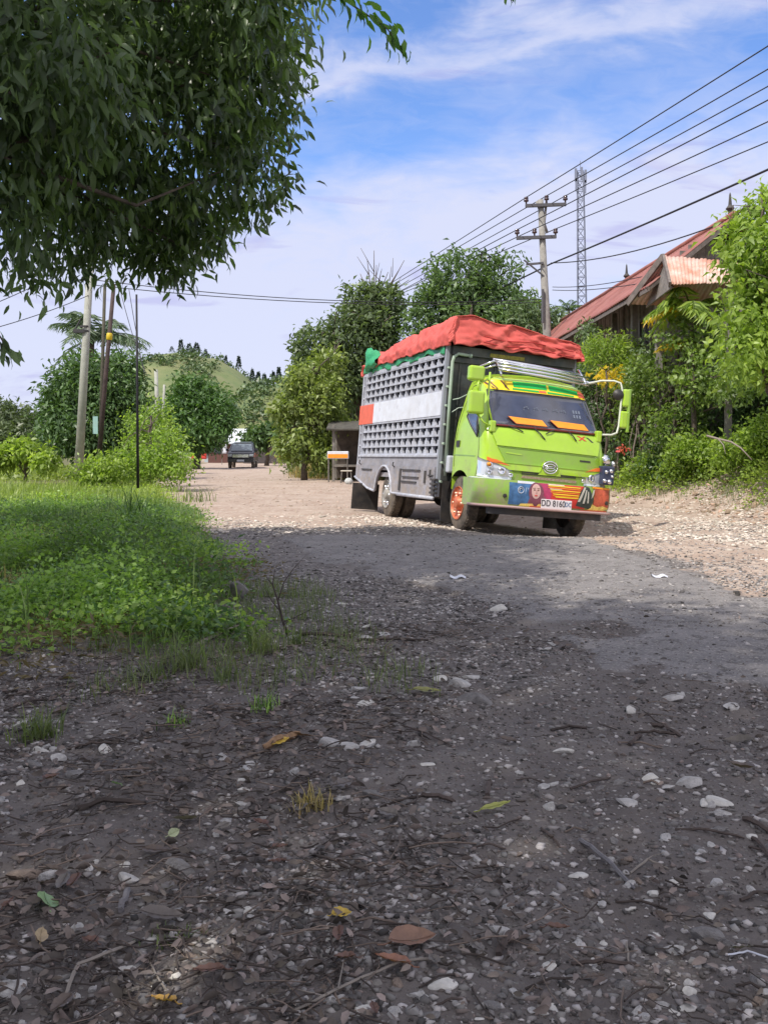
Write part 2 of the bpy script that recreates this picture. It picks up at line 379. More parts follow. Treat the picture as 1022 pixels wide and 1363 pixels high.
def zones(X, Y):
    n = fbm(X*.6, Y*.5, 4)
    dl = lbx(Y)-X
    green = sst(dl+.25*n, .25, .8)*sst(Y+n*.8, 5.4, 6.6)
    path = np.exp(-((Y-30.0-.10*(X+8)+n)/1.5)**2)*(X < -4)
    green = green*(1-path)
    dr = X-rbx(Y); green = np.maximum(green, sst(dr+.5*n, .9, 2.0))
    tan = sst(Y+n*2.5+.9*np.maximum(X-1.2, 0), 12.8, 15.0)
    tan = np.maximum(tan*(1-0*X), sst(X+n, 2.5, 3.2)*sst(Y+n, 6.9, 7.8))
    grav = sst(Y+n*2, 7.0, 9.5)*(1-tan)
    return green, np.maximum(tan, path), grav
ground = npmesh('ground', V, [Fq], ground_mat(), smooth=True); tag(ground, kind='structure')
g_, t_, r_ = zones(X, Y)
setattr_pt(ground, 'green', g_); setattr_pt(ground, 'tan', t_); setattr_pt(ground, 'gravel', r_); setattr_pt(ground, 'asphalt', asph(X, Y)*.95)

# ------------------------------------------------------------------ leaves
def leaf_mesh(name, pos, dirv, size, wid, mat, parent=None, detail=1, tintv=None, droop=.25, rng=RNG):
    """pos (n,3) leaf bases, dirv (n,3) pointing directions, size (n,)"""
    n = len(pos); d = dirv/np.linalg.norm(dirv, axis=1, keepdims=True)
    a = rng.normal(size=(n, 3)); s = np.cross(d, a); s /= np.linalg.norm(s, axis=1, keepdims=True)+1e-9
    up = np.cross(s, d); flip = np.sign(up[:, 2:3]+1e-6); up *= flip; s *= 1
    L = size[:, None]; w = L*wid
    if detail == 0:
        vs = [pos, pos+d*L*.45+s*w+up*w*.25, pos+d*L-up*L*droop, pos+d*L*.45-s*w+up*w*.25]
        base = np.arange(n)[:, None]*4; F_ = [base+np.array([0, 1, 2, 3])]; k = 4
    elif detail == 1:
        vs = [pos, pos+d*L*.4+s*w+up*w*.35, pos+d*L*.45, pos+d*L*.4-s*w+up*w*.35, pos+d*L-up*L*droop]
        base = np.arange(n)[:, None]*5; F_ = [np.concatenate([base+np.array(q) for q in ((0, 1, 2), (0, 2, 3), (1, 4, 2), (2, 4, 3))])]; k = 5
    else:
        c1 = pos+d*L*.3; c2 = pos+d*L*.68-up*L*droop*.3
        vs = [pos, c1+s*w+up*w*.3, c1, c1-s*w+up*w*.3, c2+s*w*.8+up*w*.25, c2, c2-s*w*.8+up*w*.25, pos+d*L*.98-up*L*droop]
        base = np.arange(n)[:, None]*8
        F_ = [np.concatenate([base+np.array(q) for q in ((0, 1, 2), (0, 2, 3), (4, 7, 5), (5, 7, 6))]),
              np.concatenate([base+np.array(q) for q in ((1, 4, 5, 2), (2, 5, 6, 3))])]; k = 8
    V = np.stack(vs, 1).reshape(-1, 3)
    tv = np.repeat(rng.random(n) if tintv is None else tintv, k)
    return npmesh(name, V, F_, mat, parent, tint=tv)

def crown_points(lobes, nclump, per, spread, rng=RNG, shell=.55):
    """leaf bases: clumps in the outer part of a set of ellipsoids (cx,cy,cz,rx,ry,rz), leaves round each clump centre"""
    lobes = np.array(lobes, float); vol = (lobes[:, 3]*lobes[:, 4]*lobes[:, 5])**.75; pr = vol/vol.sum()
    li = rng.choice(len(lobes), nclump, p=pr); d = rng.normal(size=(nclump, 3)); d /= np.linalg.norm(d, axis=1, keepdims=True)
    r = shell+(1-shell)*rng.random(nclump)**.6
    r *= 1+.12*rng.normal(size=nclump)
    c = lobes[li, :3]+d*r[:, None]*lobes[li, 3:]
    cn = d
    pos = np.repeat(c, per, 0)+rng.normal(size=(nclump*per, 3))*spread
    out = np.repeat(cn, per, 0)*.5+rng.normal(size=(nclump*per, 3))*.8
    ct = np.repeat(rng.random(nclump), per)
    return c, pos, out, ct
def trunk_mb(base, top, r0, r1, targets, rng=RNG, nb=10, wig=.06, lr=.35):
    mb = MB(); base, top = Vector(base), Vector(top); n = 8; pts = []; L = (top-base).length
    for i in range(n+1):
        t = i/n; p = base.lerp(top, t); 
        if 0 < i < n: p += Vector(rng.normal(size=3)*wig*L*.25)
        pts.append(p)
    mb.tube(pts, [r0*(1.25 if i == 0 else 1)+(r1-r0)*i/n for i in range(n+1)], 9)
    if len(targets):
        sel = targets[rng.choice(len(targets), min(nb, len(targets)), replace=False)]
        for q in sel:
            q = Vector(q); k = rng.integers(n//3+1, n+1); s = pts[k]; m = s.lerp(q, .5)+Vector((0, 0, .08*L))+Vector(rng.normal(size=3)*.05*L)
            rr = r0+(r1-r0)*k/n
            mb.tube([s, s.lerp(m, .5)+Vector(rng.normal(size=3)*.02*L), m, m.lerp(q, .5)+Vector(rng.normal(size=3)*.03*L), q], [rr*lr*1.5, rr*lr*1.2, rr*lr, rr*lr*.6, rr*lr*.25], 6)
    return mb
BARK = pmat('bark', (.10, .08, .065), .95, var=.4, vscale=9, bump=.8, bscale=25)
def tree(name, label, base, lobes, nclump, per, spread, lsize, mat, wid=.16, tr=(.16, .06), cat='tree', group=None, detail=0,
         top=None, droop=.3, down=-.35, nb=14, shell=.5, seed=0, bark=None, lr=.35, bare=0, extra=None):
    rng = np.random.default_rng(seed+11)
    base = Vector(base); r = thing(name, label, cat, base, 0, group)
    L = [(l[0]-base.x, l[1]-base.y, l[2]-base.z, *l[3:]) for l in lobes]
    c, pos, out, ct = crown_points(L, nclump, per, spread, rng, shell)
    out[:, 2] += down
    sz = lsize*(.6+.7*rng.random(len(pos)))
    tv = np.clip(.55*ct+.45*rng.random(len(pos)), 0, 1)
    ok = pos[:, 2] > .1
    leaf_mesh('crown', pos[ok], out[ok], sz[ok], wid, mat, r, detail, tv[ok], droop, rng)
    tp = top or (np.mean([l[0] for l in L]), np.mean([l[1] for l in L]), max(l[2] for l in L))
    mb = trunk_mb((0, 0, -.1), tp, tr[0], tr[1], c, rng, nb, lr=lr)
    if extra: extra(mb, rng)
    mb.build('trunk', bark or BARK, r, smooth=True)
    return r
#@@PART2@@
# ================================================================== the truck
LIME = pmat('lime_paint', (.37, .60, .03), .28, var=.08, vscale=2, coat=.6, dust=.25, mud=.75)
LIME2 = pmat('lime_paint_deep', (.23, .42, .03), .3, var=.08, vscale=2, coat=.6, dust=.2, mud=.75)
CHROME = pmat('chrome', (.82, .83, .86), .12, metal=1.0, var=.05)
GLASS = pmat('tinted_glass', (.045, .05, .075), .08, spec=.9, coat=1, var=.3, vscale=3)
RUBBER = pmat('tyre_rubber', (.022, .022, .024), .85, bump=.4, dust=.45, mud=.5)
BLACKP = pmat('black_plastic', (.02, .02, .022), .5, dust=.2)
DARK = pmat('dark_steel', (.035, .035, .04), .7, dust=.25)
COPPER = pmat('copper_paint', (.62, .16, .07), .4, var=.3, vscale=14, metal=.25, dust=.2)
GREYW = pmat('grey_painted_wood', (.27, .27, .31), .65, var=.25, vscale=4, bump=.4, bscale=20, dust=.35, mud=.7)
GREYD = pmat('grey_lattice_paint', (.42, .44, .51), .6, var=.22, vscale=9, dust=.28, bump=.2)
BOARD = pmat('dark_front_board', (.040, .050, .050), .55, var=.5, vscale=3, dust=.3)
PALEG = pmat('pale_green_pipe_paint', (.36, .46, .37), .4, var=.1, dust=.2)
WHITE = pmat('white_paint', (.66, .69, .77), .5, var=.08, vscale=5, dust=.35)
ORRED = pmat('orange_red_paint', (.72, .13, .07), .5, var=.1, dust=.15)
ORANGE = pmat('orange_plastic', (.85, .30, .02), .4, var=.08)
YEL = pmat('yellow_paint', (.85, .66, .03), .4, var=.08)
GRN = pmat('green_paint', (.01, .42, .08), .35, var=.08)
RED = pmat('red_paint', (.60, .04, .03), .45, var=.1)
BLUE = pmat('blue_paint', (.05, .14, .30), .4, var=.35, vscale=9)
PINK = pmat('magenta_paint', (.42, .04, .12), .45, var=.2, vscale=9)
SKIN = pmat('painted_portrait_skin', (.62, .40, .36), .5, var=.08, vscale=20)
BROWN = pmat('brown_paint', (.16, .07, .04), .5, var=.3, vscale=12)
LENS = pmat('clear_lens', (.62, .66, .72), .08, spec=.8, coat=1, metal=.35)

truck = thing('truck', 'lime green cargo truck with grey slatted wooden sides leaning over on the dirt road', 'truck')
truck.matrix_world = TM
# ---- cab surface: a function of (t, w); t runs -3..3 round the plan (rear left, front, rear right), w = height
def cab_pt(t, w, off=0.0):
    def raw(t, w):
        uf = np.interp(w, [.4, .62, .95, 1.25, 1.5, 1.6, 2.1, 2.27, 2.36, 2.42], [.86, .90, .93, .90, .83, .77, .50, .40, .26, .05])
        hw = np.interp(w, [.4, .8, 1.2, 1.6, 2.1, 2.27, 2.36, 2.42], [.99, 1.0, 1.0, .975, .86, .81, .74, .55])
        rc = np.interp(w, [.4, 1.5, 2.42], [.10, .13, .16]); ur = np.interp(w, [.4, 1.2, 2.3, 2.42], [-.32, -.33, -.28, -.15])
        a = abs(t); s = -1 if t < 0 else 1; bulge = .07
        if a <= 1: v = a*(hw-rc); u = uf-bulge*a*a*.8
        elif a <= 2:
            th = (a-1)*math.pi/2; v = hw-rc+rc*math.sin(th); u = uf-bulge*.8-rc*1.5*(1-math.cos(th))
        else: v = hw+.0*(a-2); u0 = uf-bulge*.8-rc*1.5; u = u0+(ur-u0)*(a-2)
        return Vector((u, s*v, w))
    p = raw(t, w)
    if off:
        du = raw(t+.02, w)-raw(t-.02, w); dw = raw(t, w+.02)-raw(t, w-.02); n = du.cross(dw).normalized()
        if n.x*1+n.y*(1 if t > 0 else -1)*.3 < 0 and abs(t) < 2: n = -n
        if abs(t) >= 2 and n.y*t < 0: n = -n
        p = p+n*off
    return p
def ts(u, w):   # t on the right-hand side (v<0) for a given u
    lo, hi = -3.0, -2.0
    for _ in range(30):
        m = (lo+hi)/2
        if cab_pt(m, w).x < u: lo = m
        else: hi = m
    return m
def tv(v, w):
    s = -1 if v < 0 else 1; lo, hi = 0., 2.
    for _ in range(30):
        m = (lo+hi)/2
        if abs(cab_pt(s*m, w).y) < abs(v): lo = m
        else: hi = m
    return s*m
cab = MB()
Tt = np.concatenate([np.linspace(-3, -2, 16)[:-1], np.linspace(-2, -1, 7)[:-1], np.linspace(-1, 1, 13), np.linspace(1, 2, 7)[1:], np.linspace(2, 3, 16)[1:]])
def w0(t):
    if abs(t) <= 2: return .60
    u = cab_pt(t, .75).x
    return max(.58, .40+math.sqrt(max(0, .50**2-u*u))) if u < .47 else .60
def cabgrid(t, k): a = w0(t); return cab_pt(t, a+(2.42-a)*k)
ks = np.array([0, .03, .08, .15, .22, .3, .38, .46, .54, .6, .65, .72, .8, .86, .92, .96, .985, 1])
cab.grid(cabgrid, Tt, ks)
top = [cab_pt(t, 2.42) for t in Tt]; cab.add(top+[Vector((.0, 0, 2.44))], [(i, i+1, len(top)) for i in range(len(top)-1)])
rear = [cab_pt(-3, w) for w in np.linspace(.6, 2.42, 8)]+[cab_pt(3, w) for w in np.linspace(.6, 2.42, 8)]
cab.add(rear, [(i, i+1, i+9, i+8) for i in range(7)])
body = cab.build('cab_body', LIME, truck, auto=35)

def patch(mb, c, off=.006, back=-.004, nu=10, nv=4, fn=cab_pt):
    """slab over a curved surface, corners c = four (t, w)"""
    c = [np.array(q, float) for q in c]
    def q(a, b): return (c[0]*(1-a)+c[1]*a)*(1-b)+(c[3]*(1-a)+c[2]*a)*b
    fr = [fn(*q(i/nu, j/nv), off) for j in range(nv+1) for i in range(nu+1)]
    bk = [fn(*q(i/nu, j/nv), back) for j in range(nv+1) for i in range(nu+1)]
    n = len(fr); f = [(j*(nu+1)+i, j*(nu+1)+i+1, (j+1)*(nu+1)+i+1, (j+1)*(nu+1)+i) for j in range(nv) for i in range(nu)]
    ring = [i for i in range(nu+1)]+[(j)*(nu+1)+nu for j in range(1, nv+1)]+[nv*(nu+1)+i for i in range(nu-1, -1, -1)]+[j*(nu+1) for j in range(nv-1, 0, -1)]
    f += [(ring[i], ring[(i+1) % len(ring)], ring[(i+1) % len(ring)]+n, ring[i]+n) for i in range(len(ring))]
    mb.add(fr+bk, f)
def poly_on(mb, pts, off, fn=cab_pt, conv=tv, thick=.004):
    """fan polygon (v, w) laid on the surface"""
    q_ = []
    for (a, b), (c_, d_) in zip(pts, pts[1:]+pts[:1]):
        ns = max(1, int(math.hypot(c_-a, d_-b)/.035)); q_ += [(a+(c_-a)*i/ns, b+(d_-b)*i/ns) for i in range(ns)]
    pts = q_; c = np.mean(pts, 0); P_ = []; KK = (0.0, .2, .4, .6, .8, 1.0)
    for k in KK:
        for p in pts:
            q = c+(np.array(p)-c)*k; P_.append(fn(conv(q[0], q[1]), q[1], off))
            if k == 0: break
    n = len(pts); f = [(0, 1+i, 1+(i+1) % n) for i in range(n)]+[(1+r*n+i, 1+(r+1)*n+i, 1+(r+1)*n+(i+1) % n, 1+r*n+(i+1) % n) for r in range(4) for i in range(n)]
    edge = [fn(conv(p[0], p[1]), p[1], off-thick) for p in pts]; b = len(P_)
    f += [(1+4*n+i, b+i, b+(i+1) % n, 1+4*n+(i+1) % n) for i in range(n)]
    mb.add(P_+edge, f)
def ell(cx, cy, rx, ry, n=20, a0=0, a1=2*math.pi): return [(cx+rx*math.cos(a0+(a1-a0)*i/n), cy+ry*math.sin(a0+(a1-a0)*i/n)) for i in range(n)]

m = MB(); patch(m, [(tv(-.86, 1.6), 1.585), (tv(.86, 1.6), 1.585), (tv(.80, 2.1), 2.11), (tv(-.80, 2.1), 2.11)], .006, nu=22, nv=8)
ws = m.build('windscreen', GLASS, truck, smooth=True)
STK = pmat('grey_sticker', (.16, .19, .25), .5)
for i, v in enumerate((-.28, -.12, .03, .2, .33)):
    m = MB(); c = cab_pt(tv(v, 1.86), 1.86, .012); m.cm = 0
    for k in range(6):
        a = k*math.pi/3; b = a+.7; r1, r2 = .048, .030
        q = [c+Vector((0, math.cos(t)*r, math.sin(t)*r)) for t, r in ((a, r1), (b, r1), (b, r2), (a, r2))]; m.add(q, [(0, 1, 2, 3)])
    m.build('window_sticker', STK, ws)
for i in range(6):
    m = MB()
    v = .50+.05*(i % 3); w = 1.80+.07*(i//3); q = [cab_pt(tv(v+a, w+b), w+b, .011) for a, b in ((0, 0), (.03, 0), (.03, .05), (0, .05))]; m.add(q, [(0, 1, 2, 3)]); m.build('paper_tag', STK, ws)
# rubber frame round the glass
m = MB()
for (a, b) in (((-.875, 1.57), (.875, 1.57)), ((-.875, 1.57), (-.812, 2.12)), ((.875, 1.57), (.812, 2.12)), ((-.812, 2.12), (.812, 2.12))):
    m.tube([cab_pt(tv(a[0]+(b[0]-a[0])*k/14, a[1]+(b[1]-a[1])*k/14), a[1]+(b[1]-a[1])*k/14, .003) for k in range(15)], .013, 6)
m.build('windscreen_seal', BLACKP, ws, smooth=True)
# sun strip in green, yellow and orange
vs = MB()
def strip(mb, v0, v1, wa, wb, wc=None, wd=None):
    patch(mb, [(tv(v0, wa), wa), (tv(v1, wb), wb), (tv(v1, wc or wb+.1), wc or wb+.1), (tv(v0, wd or wa+.1), wd or wa+.1)], .014, .002, nu=10, nv=3)
m = MB(); strip(m, -.80, .80, 2.13, 2.11, 2.25, 2.29); visor = m.build('sun_strip', YEL, truck, smooth=True)
m = MB()
def strip2(mb, v0, v1, wa, wb, wc, wd): patch(mb, [(tv(v0, wa), wa), (tv(v1, wb), wb), (tv(v1, wc), wc), (tv(v0, wd), wd)], .019, .010, nu=8, nv=2)
strip2(m, -.42, .12, 2.19, 2.19, 2.27, 2.27); strip2(m, .16, .66, 2.19, 2.17, 2.23, 2.27); strip2(m, -.44, -.02, 2.145, 2.14, 2.165, 2.17); strip2(m, .12, .58, 2.14, 2.135, 2.152, 2.165)
m.build('green_band', GRN, visor)
m = MB(); strip2(m, -.02, .10, 2.14, 2.14, 2.17, 2.17); m.build('orange_band', ORRED, visor)
m = MB(); strip2(m, .67, .78, 2.14, 2.13, 2.20, 2.24); m.build('orange_band', ORRED, visor)
m = MB()
for v in (-.74, -.69, -.52): strip2(m, v, v+.03, 2.14, 2.14, 2.26, 2.26) if 0 else patch(m, [(tv(v, 2.14), 2.14), (tv(v+.03, 2.14), 2.14), (tv(v-.06, 2.27), 2.27), (tv(v-.09, 2.27), 2.27)], .019, .01, 2, 2)
m.build('dark_slash', BROWN, visor)
# bonnet panels
m = MB()
patch(m, [(tv(-.80, 1.28), 1.29), (tv(.82, 1.26), 1.26), (tv(.86, 1.55), 1.54), (tv(-.86, 1.55), 1.54)], .022, -.002, 24, 5)
hood = m.build('bonnet', LIME, truck, auto=40, bevel=.008)
m = MB(); patch(m, [(tv(-.66, 1.03), 1.04), (tv(.86, 1.0), 1.03), (tv(.84, 1.25), 1.23), (tv(-.78, 1.25), 1.26)], .008, -.002, 24, 5)
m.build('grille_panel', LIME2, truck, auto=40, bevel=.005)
m = MB()
patch(m, [(tv(-.62, .94), .955), (tv(.64, .93), .94), (tv(.86, 1.0), 1.02), (tv(-.86, 1.0), 1.04)], .030, 0, 24, 4)
patch(m, [(tv(-.16, .93), .92), (tv(.18, .93), .92), (tv(.10, 1.1), 1.11), (tv(-.08, 1.1), 1.11)], .040, 0, 8, 4)
gb = m.build('grille_bar', LIME, truck, auto=40, bevel=.01)
m = MB(); patch(m, [(tv(-.55, .83), .81), (tv(.58, .83), .80), (tv(.62, .9), .915), (tv(-.6, .9), .925)], .026, 0, 20, 3)
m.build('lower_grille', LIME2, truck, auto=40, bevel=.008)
m = MB()
for a, b, w in ((-.42, -.10, .93), (.12, .45, .925), (-.42, .45, .905)): patch(m, [(tv(a, w), w-.007), (tv(b, w), w-.007), (tv(b, w), w+.007), (tv(a, w), w+.007)], .033, .02, 8, 1)
m.build('grille_slot', BLACKP, truck)
m = MB(); patch(m, [(tv(-.42, .86), .845), (tv(.46, .86), .83), (tv(.46, .86), .868), (tv(-.40, .86), .882)], .036, .02, 14, 1); m.build('brown_trim_strip', pmat('brown_trim', (.30, .17, .11), .5, col2=(.42, .36, .30), vscale=22), truck)
m = MB(); patch(m, [(tv(.52, 1.16), 1.15), (tv(.70, 1.16), 1.148), (tv(.70, 1.16), 1.172), (tv(.52, 1.16), 1.174)], .014, .004, 4, 1); m.build('badge', BLACKP, truck)
m = MB(); patch(m, [(tv(-.66, 1.21), 1.18), (tv(-.42, 1.2), 1.165), (tv(-.42, 1.2), 1.185), (tv(-.66, 1.2), 1.20)], .014, .004, 4, 1); m.build('badge', LIME, truck)
m = MB()
for s in (-1, 1): patch(m, [(tv(s*.60, 1.02), 1.0), (tv(s*.93, 1.05), 1.06), (tv(s*.93, 1.09), 1.11), (tv(s*.80, 1.05), 1.075)], .034, 0, 8, 2)
m.build('orange_flash', pmat('orange_flash_paint', (.80, .17, .03), .35, dust=.1), truck)
# crossed-flag sticker at the right of the bonnet
m = MB(); patch(m, [(tv(.48, 1.5), 1.52), (tv(.52, 1.5), 1.52), (tv(.64, 1.5), 1.46), (tv(.60, 1.5), 1.46)], .026, .02, 3, 1); patch(m, [(tv(.60, 1.5), 1.52), (tv(.63, 1.5), 1.52), (tv(.53, 1.5), 1.46), (tv(.50, 1.5), 1.46)], .0275, .02, 3, 1); m.build('cross_sticker', RED, hood)
m = MB(); patch(m, [(tv(.64, 1.5), 1.51), (tv(.67, 1.5), 1.51), (tv(.76, 1.5), 1.45), (tv(.72, 1.5), 1.45)], .026, .02, 3, 1); m.build('cross_sticker', DARK, hood)
# emblem: chrome ring holding two swept bars
m = MB(); ec = cab_pt(tv(.01, 1.02), 1.02, .052)
def E(a, rx, ry, d=0): return ec+Vector((d, rx*math.cos(a), ry*math.sin(a)))
m.tube([E(i*math.pi/16, .112, .086) for i in range(33)], .011, 8)
m.tube([E(math.pi*(.97-.9*i/12), .085, .05, .004)+Vector((0, 0, .0)) for i in range(13)], .010, 6)
m.tube([E(math.pi*(1.05+.85*i/12), .080, .05, .004) for i in range(13)], .010, 6)
m.tube([ec+Vector((.004, -.075, .012)), ec+Vector((.004, .07, .016))], .009, 6)
m.tube([ec+Vector((.004, -.07, -.012)), ec+Vector((.004, .05, -.010)), ec+Vector((.004, .075, .012))], .008, 6)
em = m.build('emblem', CHROME, truck, smooth=True)
m = MB(); m.add([ec+Vector((-.006, .11*math.cos(i*math.pi/10), .084*math.sin(i*math.pi/10))) for i in range(20)], [tuple(range(20))]); m.build('emblem_backing', LIME2, em)
# doors (only as shut lines, handle and windows)
for s in (-1, 1):
    m = MB(); T_ = lambda u, w: s*abs(ts(u, w))
    patch(m, [(T_(.0, 1.72), 1.72), (T_(.55, 1.4), 1.40), (T_(.60, 1.74), 1.76), (T_(.12, 2.0), 2.06)], .005, -.004, 8, 6)
    sw = m.build('side_window', GLASS, truck, smooth=True)
    m = MB(); pts = [(.0, 1.72), (.55, 1.40), (.60, 1.76), (.12, 2.06), (.0, 1.72)]
    P_ = []
    for (a, b), (c, d) in zip(pts[:-1], pts[1:]): P_ += [cab_pt(T_(a+(c-a)*k/6, b+(d-b)*k/6), b+(d-b)*k/6, .003) for k in range(6)]
    m.tube(P_+[P_[0]], .012, 6); m.build('window_seal', BLACKP, sw, smooth=True)
    m = MB()
    seam = [(-.27, .95), (-.29, 1.3), (-.22, 1.9), (-.12, 2.2), (.33, 2.25), (.66, 1.72), (.72, 1.3), (.66, .95), (.58, .68)]
    P_ = []
    for (a, b), (c, d) in zip(seam[:-1], seam[1:]): P_ += [cab_pt(T_(a+(c-a)*k/5, b+(d-b)*k/5), b+(d-b)*k/5, -.001) for k in range(5)]
    m.tube(P_, .006, 5); m.build('door_seam', DARK, truck, smooth=True)
    m = MB(); patch(m, [(T_(-.22, 1.27), 1.26), (T_(-.10, 1.27), 1.26), (T_(-.10, 1.33), 1.35), (T_(-.22, 1.33), 1.35)], .012, -.002, 4, 2)
    m.build('door_handle', BLACKP, truck, bevel=.006)
    m = MB(); patch(m, [(T_(-.3, 1.14), 1.13), (T_(.55, 1.12), 1.11), (T_(.55, 1.14), 1.125), (T_(-.3, 1.15), 1.145)], .006, -.002, 12, 1)
    m.build('door_crease', LIME2, truck)
    # lamp clusters
    m = MB(); A_ = [(tv(s*.985, 1.0), 1.10), (tv(s*.55, .97), .99), (tv(s*.50, .8), .80), (tv(s*.99, .85), .82)]
    A_ = [(s*1.95, 1.105), (tv(s*.60, 1.0), 1.01), (tv(s*.50, .8), .80), (s*1.95, .83)]
    patch(m, A_, .022, -.002, 12, 5); hl = m.build('headlight', LENS, truck, smooth=True)
    for (v, w, r) in ((.90, .99, .045), (.90, .89, .04), (.72, .92, .06), (.58, .87, .035)):
        m = MB(); c = cab_pt(tv(s*v, w), w, .024); m.lathe([(r, 0), (r, .012), (r*.7, .02), (r*.45, .01), (0.001, .012)], c, (1, s*.35, 0), 16); m.build('lamp_bulb', CHROME, hl, smooth=True)
    m = MB(); c = cab_pt(tv(s*.91, .99), 1.0, .028); m.lathe([(.03, 0), (.03, .018), (.001, .026)], c, (1, s*.4, 0), 14); m.build('indicator_lens', ORANGE, hl, smooth=True)
    m = MB(); c = cab_pt(tv(s*.86, 1.55), 1.54, 0); m.box(c.x-.03, c.x+.07, c.y-.045, c.y+.045, 1.47, 1.64); m.build('corner_marker', LIME, truck, bevel=.02, seg=3)
# chrome gadgetry beside the right headlight
m = MB(); c = Vector((.93, .93, 1.21)); m.lathe([(.001, -.03), (.05, -.025), (.075, 0), (.078, .02), (.06, .045), (.001, .06)], c, (.9, .2, .35), 20)
m.tube([c, c+Vector((-.03, .02, -.16))], .012, 6); m.build('fender_mirror', CHROME, truck, smooth=True)
m = MB(); m.box(.80, .99, .86, 1.06, .84, 1.12); mk = m.build('lamp_housing', pmat('dark_blue_housing', (.03, .04, .09), .3, dust=.1), truck, bevel=.02)
for v, w, r in ((.90, .90, .03), (.98, .89, .035), (.92, 1.03, .028), (1.0, 1.05, .03), (1.02, .97, .022)): m = MB(); m.lathe([(r, 0), (r, .02), (.001, .03)], (.985, v, w), (1, 0, 0), 14); m.build('lamp_bulb', CHROME, mk, smooth=True)
m = MB(); c = Vector((.92, 1.06, 1.16)); m.lathe([(.001, -.02), (.035, -.01), (.04, .01), (.001, .04)], c, (1, .2, .3), 14); m.build('small_lamp', LENS, truck, smooth=True)
# wipers and orange boards
m = MB()
for v0, v1, w1 in ((-.62, -.40, 1.50), (-.22, -.06, 1.42), (.10, -.04, 1.50), (.33, .46, 1.44)):
    m.tube([cab_pt(tv(v0, 1.55), 1.56, .045), cab_pt(tv((v0+v1)/2, 1.52), (1.56+w1)/2, .055), cab_pt(tv(v1, w1), w1, .035)], .009, 5)
m.build('wiper', BLACKP, truck)
for a, b in ((-.60, .0), (.06, .70)):
    q = [cab_pt(tv(a, 1.70), 1.715, .035), cab_pt(tv(b-.06, 1.7), 1.70, .035), cab_pt(tv(b, 1.6), 1.595, .05), cab_pt(tv(a+.11, 1.6), 1.60, .05)]
    m = MB(); m.add(q+[x+Vector((-.012, 0, -.004)) for x in q], [(0, 1, 2, 3), (7, 6, 5, 4), (0, 4, 5, 1), (1, 5, 6, 2), (2, 6, 7, 3), (3, 7, 4, 0)])
    ob = m.build('orange_board', ORANGE, truck)
    m = MB(); m.tube([q[2], q[3], q[0]], .008, 5); m.build('board_edge', pmat('dark_red', (.16, .02, .02), .5), ob)
m = MB(); m.tube([cab_pt(tv(v, 1.575), 1.575, .02) for v in np.linspace(-.84, .84, 15)], .016, 6); m.build('wiper_cowl', pmat('dark_red', (.16, .02, .02), .5), truck, smooth=True)

# ---- bumper : own curved face
def bpt(t, w, off=0.0):
    hw = 1.10; a = abs(t); s = -1 if t < 0 else 1
    sw = -.03*((w-.62)/.2)**2+(0.05 if w < .43 else 0)
    if a <= 1: v = a*.92; u = 1.04+sw-.10*a**2.2+off; return Vector((u, s*v, w))
    th = (a-1)*math.pi/2*min(1, 1)
    if a <= 2:
        r = .18; n = Vector((math.cos(th), s*math.sin(th), 0)); return Vector((.94-r+sw, s*.92, w))+Vector((n.x*r, n.y*r, 0))+n*off
    return Vector((.76+sw-(a-2)*.34, s*(1.10+off), w))
def btv(v, w): return v/.92 if abs(v) <= .92 else math.copysign(1+math.asin(min(1, (abs(v)-.92)/.18))/(math.pi/2), v)
m = MB(); TB = np.concatenate([np.linspace(-3, -2, 4)[:-1], np.linspace(-2, -1, 7)[:-1], np.linspace(-1, 1, 25), np.linspace(1, 2, 7)[1:], np.linspace(2, 3, 4)[1:]])
Wb = [.40, .405, .43, .45, .50, .58, .66, .74, .785, .80]
m.grid(lambda t, k: bpt(t, Wb[int(k)]), TB, range(len(Wb)))
tp = [bpt(t, .80) for t in TB]; m.add(tp+[p*1+Vector((-.16, -.0*p.y, 0)) for p in tp], [(i, i+1, i+1+len(tp), i+len(tp)) for i in range(len(tp)-1)])
lo = [bpt(t, .40) for t in TB]; m.add(lo+[p+Vector((-.16, 0, 0)) for p in lo], [(i, i+1, i+1+len(lo), i+len(lo)) for i in range(len(lo)-1)])
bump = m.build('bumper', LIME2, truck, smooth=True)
m = MB(); m.tube([bpt(t, .415, .012) for t in TB[2:-2]], .02, 7); m.build('bumper_lip', pmat('dusty_pink_trim', (.42, .28, .27), .5, dust=.3), bump, smooth=True)
m = MB(); m.tube([bpt(t, .80, -.01) for t in TB[2:14]], .013, 6); m.build('top_trim', pmat('pale_trim', (.55, .62, .55), .4), bump, smooth=True)
def bp(name, polys, mat, off=.004, par=None):
    m = MB()
    for p in polys: poly_on(m, p, off, bpt, btv)
    return m.build(name, mat, par or bump)
bp('blue_panel', [[(-.62, .455), (-.10, .455), (-.10, .77), (-.62, .77)]], BLUE)
bp('white_plate_strip', [[(-.50, .765), (-.24, .765), (-.24, .80), (-.50, .80)]], WHITE, .008)
m = MB()
c = bpt(btv(-.45, .67), .67, .008); 
m.tube([c+Vector((0, .045*math.cos(a), .045*math.sin(a))) for a in np.linspace(0, 2*math.pi, 17)], .006, 5)
m.tube([c+Vector((0, .022*math.cos(a), .022*math.sin(a))) for a in np.linspace(.3, 4.2, 9)], .005, 5)
for k in range(3): m.tube([c+Vector((0, .07+.03*k, -.05)), c+Vector((0, .085+.03*k, .04)), c+Vector((0, .10+.03*k, -.02))], .005, 5)
m.build('painted_scroll', LENS, bump)
bp('magenta_panel', [[(-.20, .46), (.02, .46), (.02, .79), (-.20, .79)]], PINK, .008)
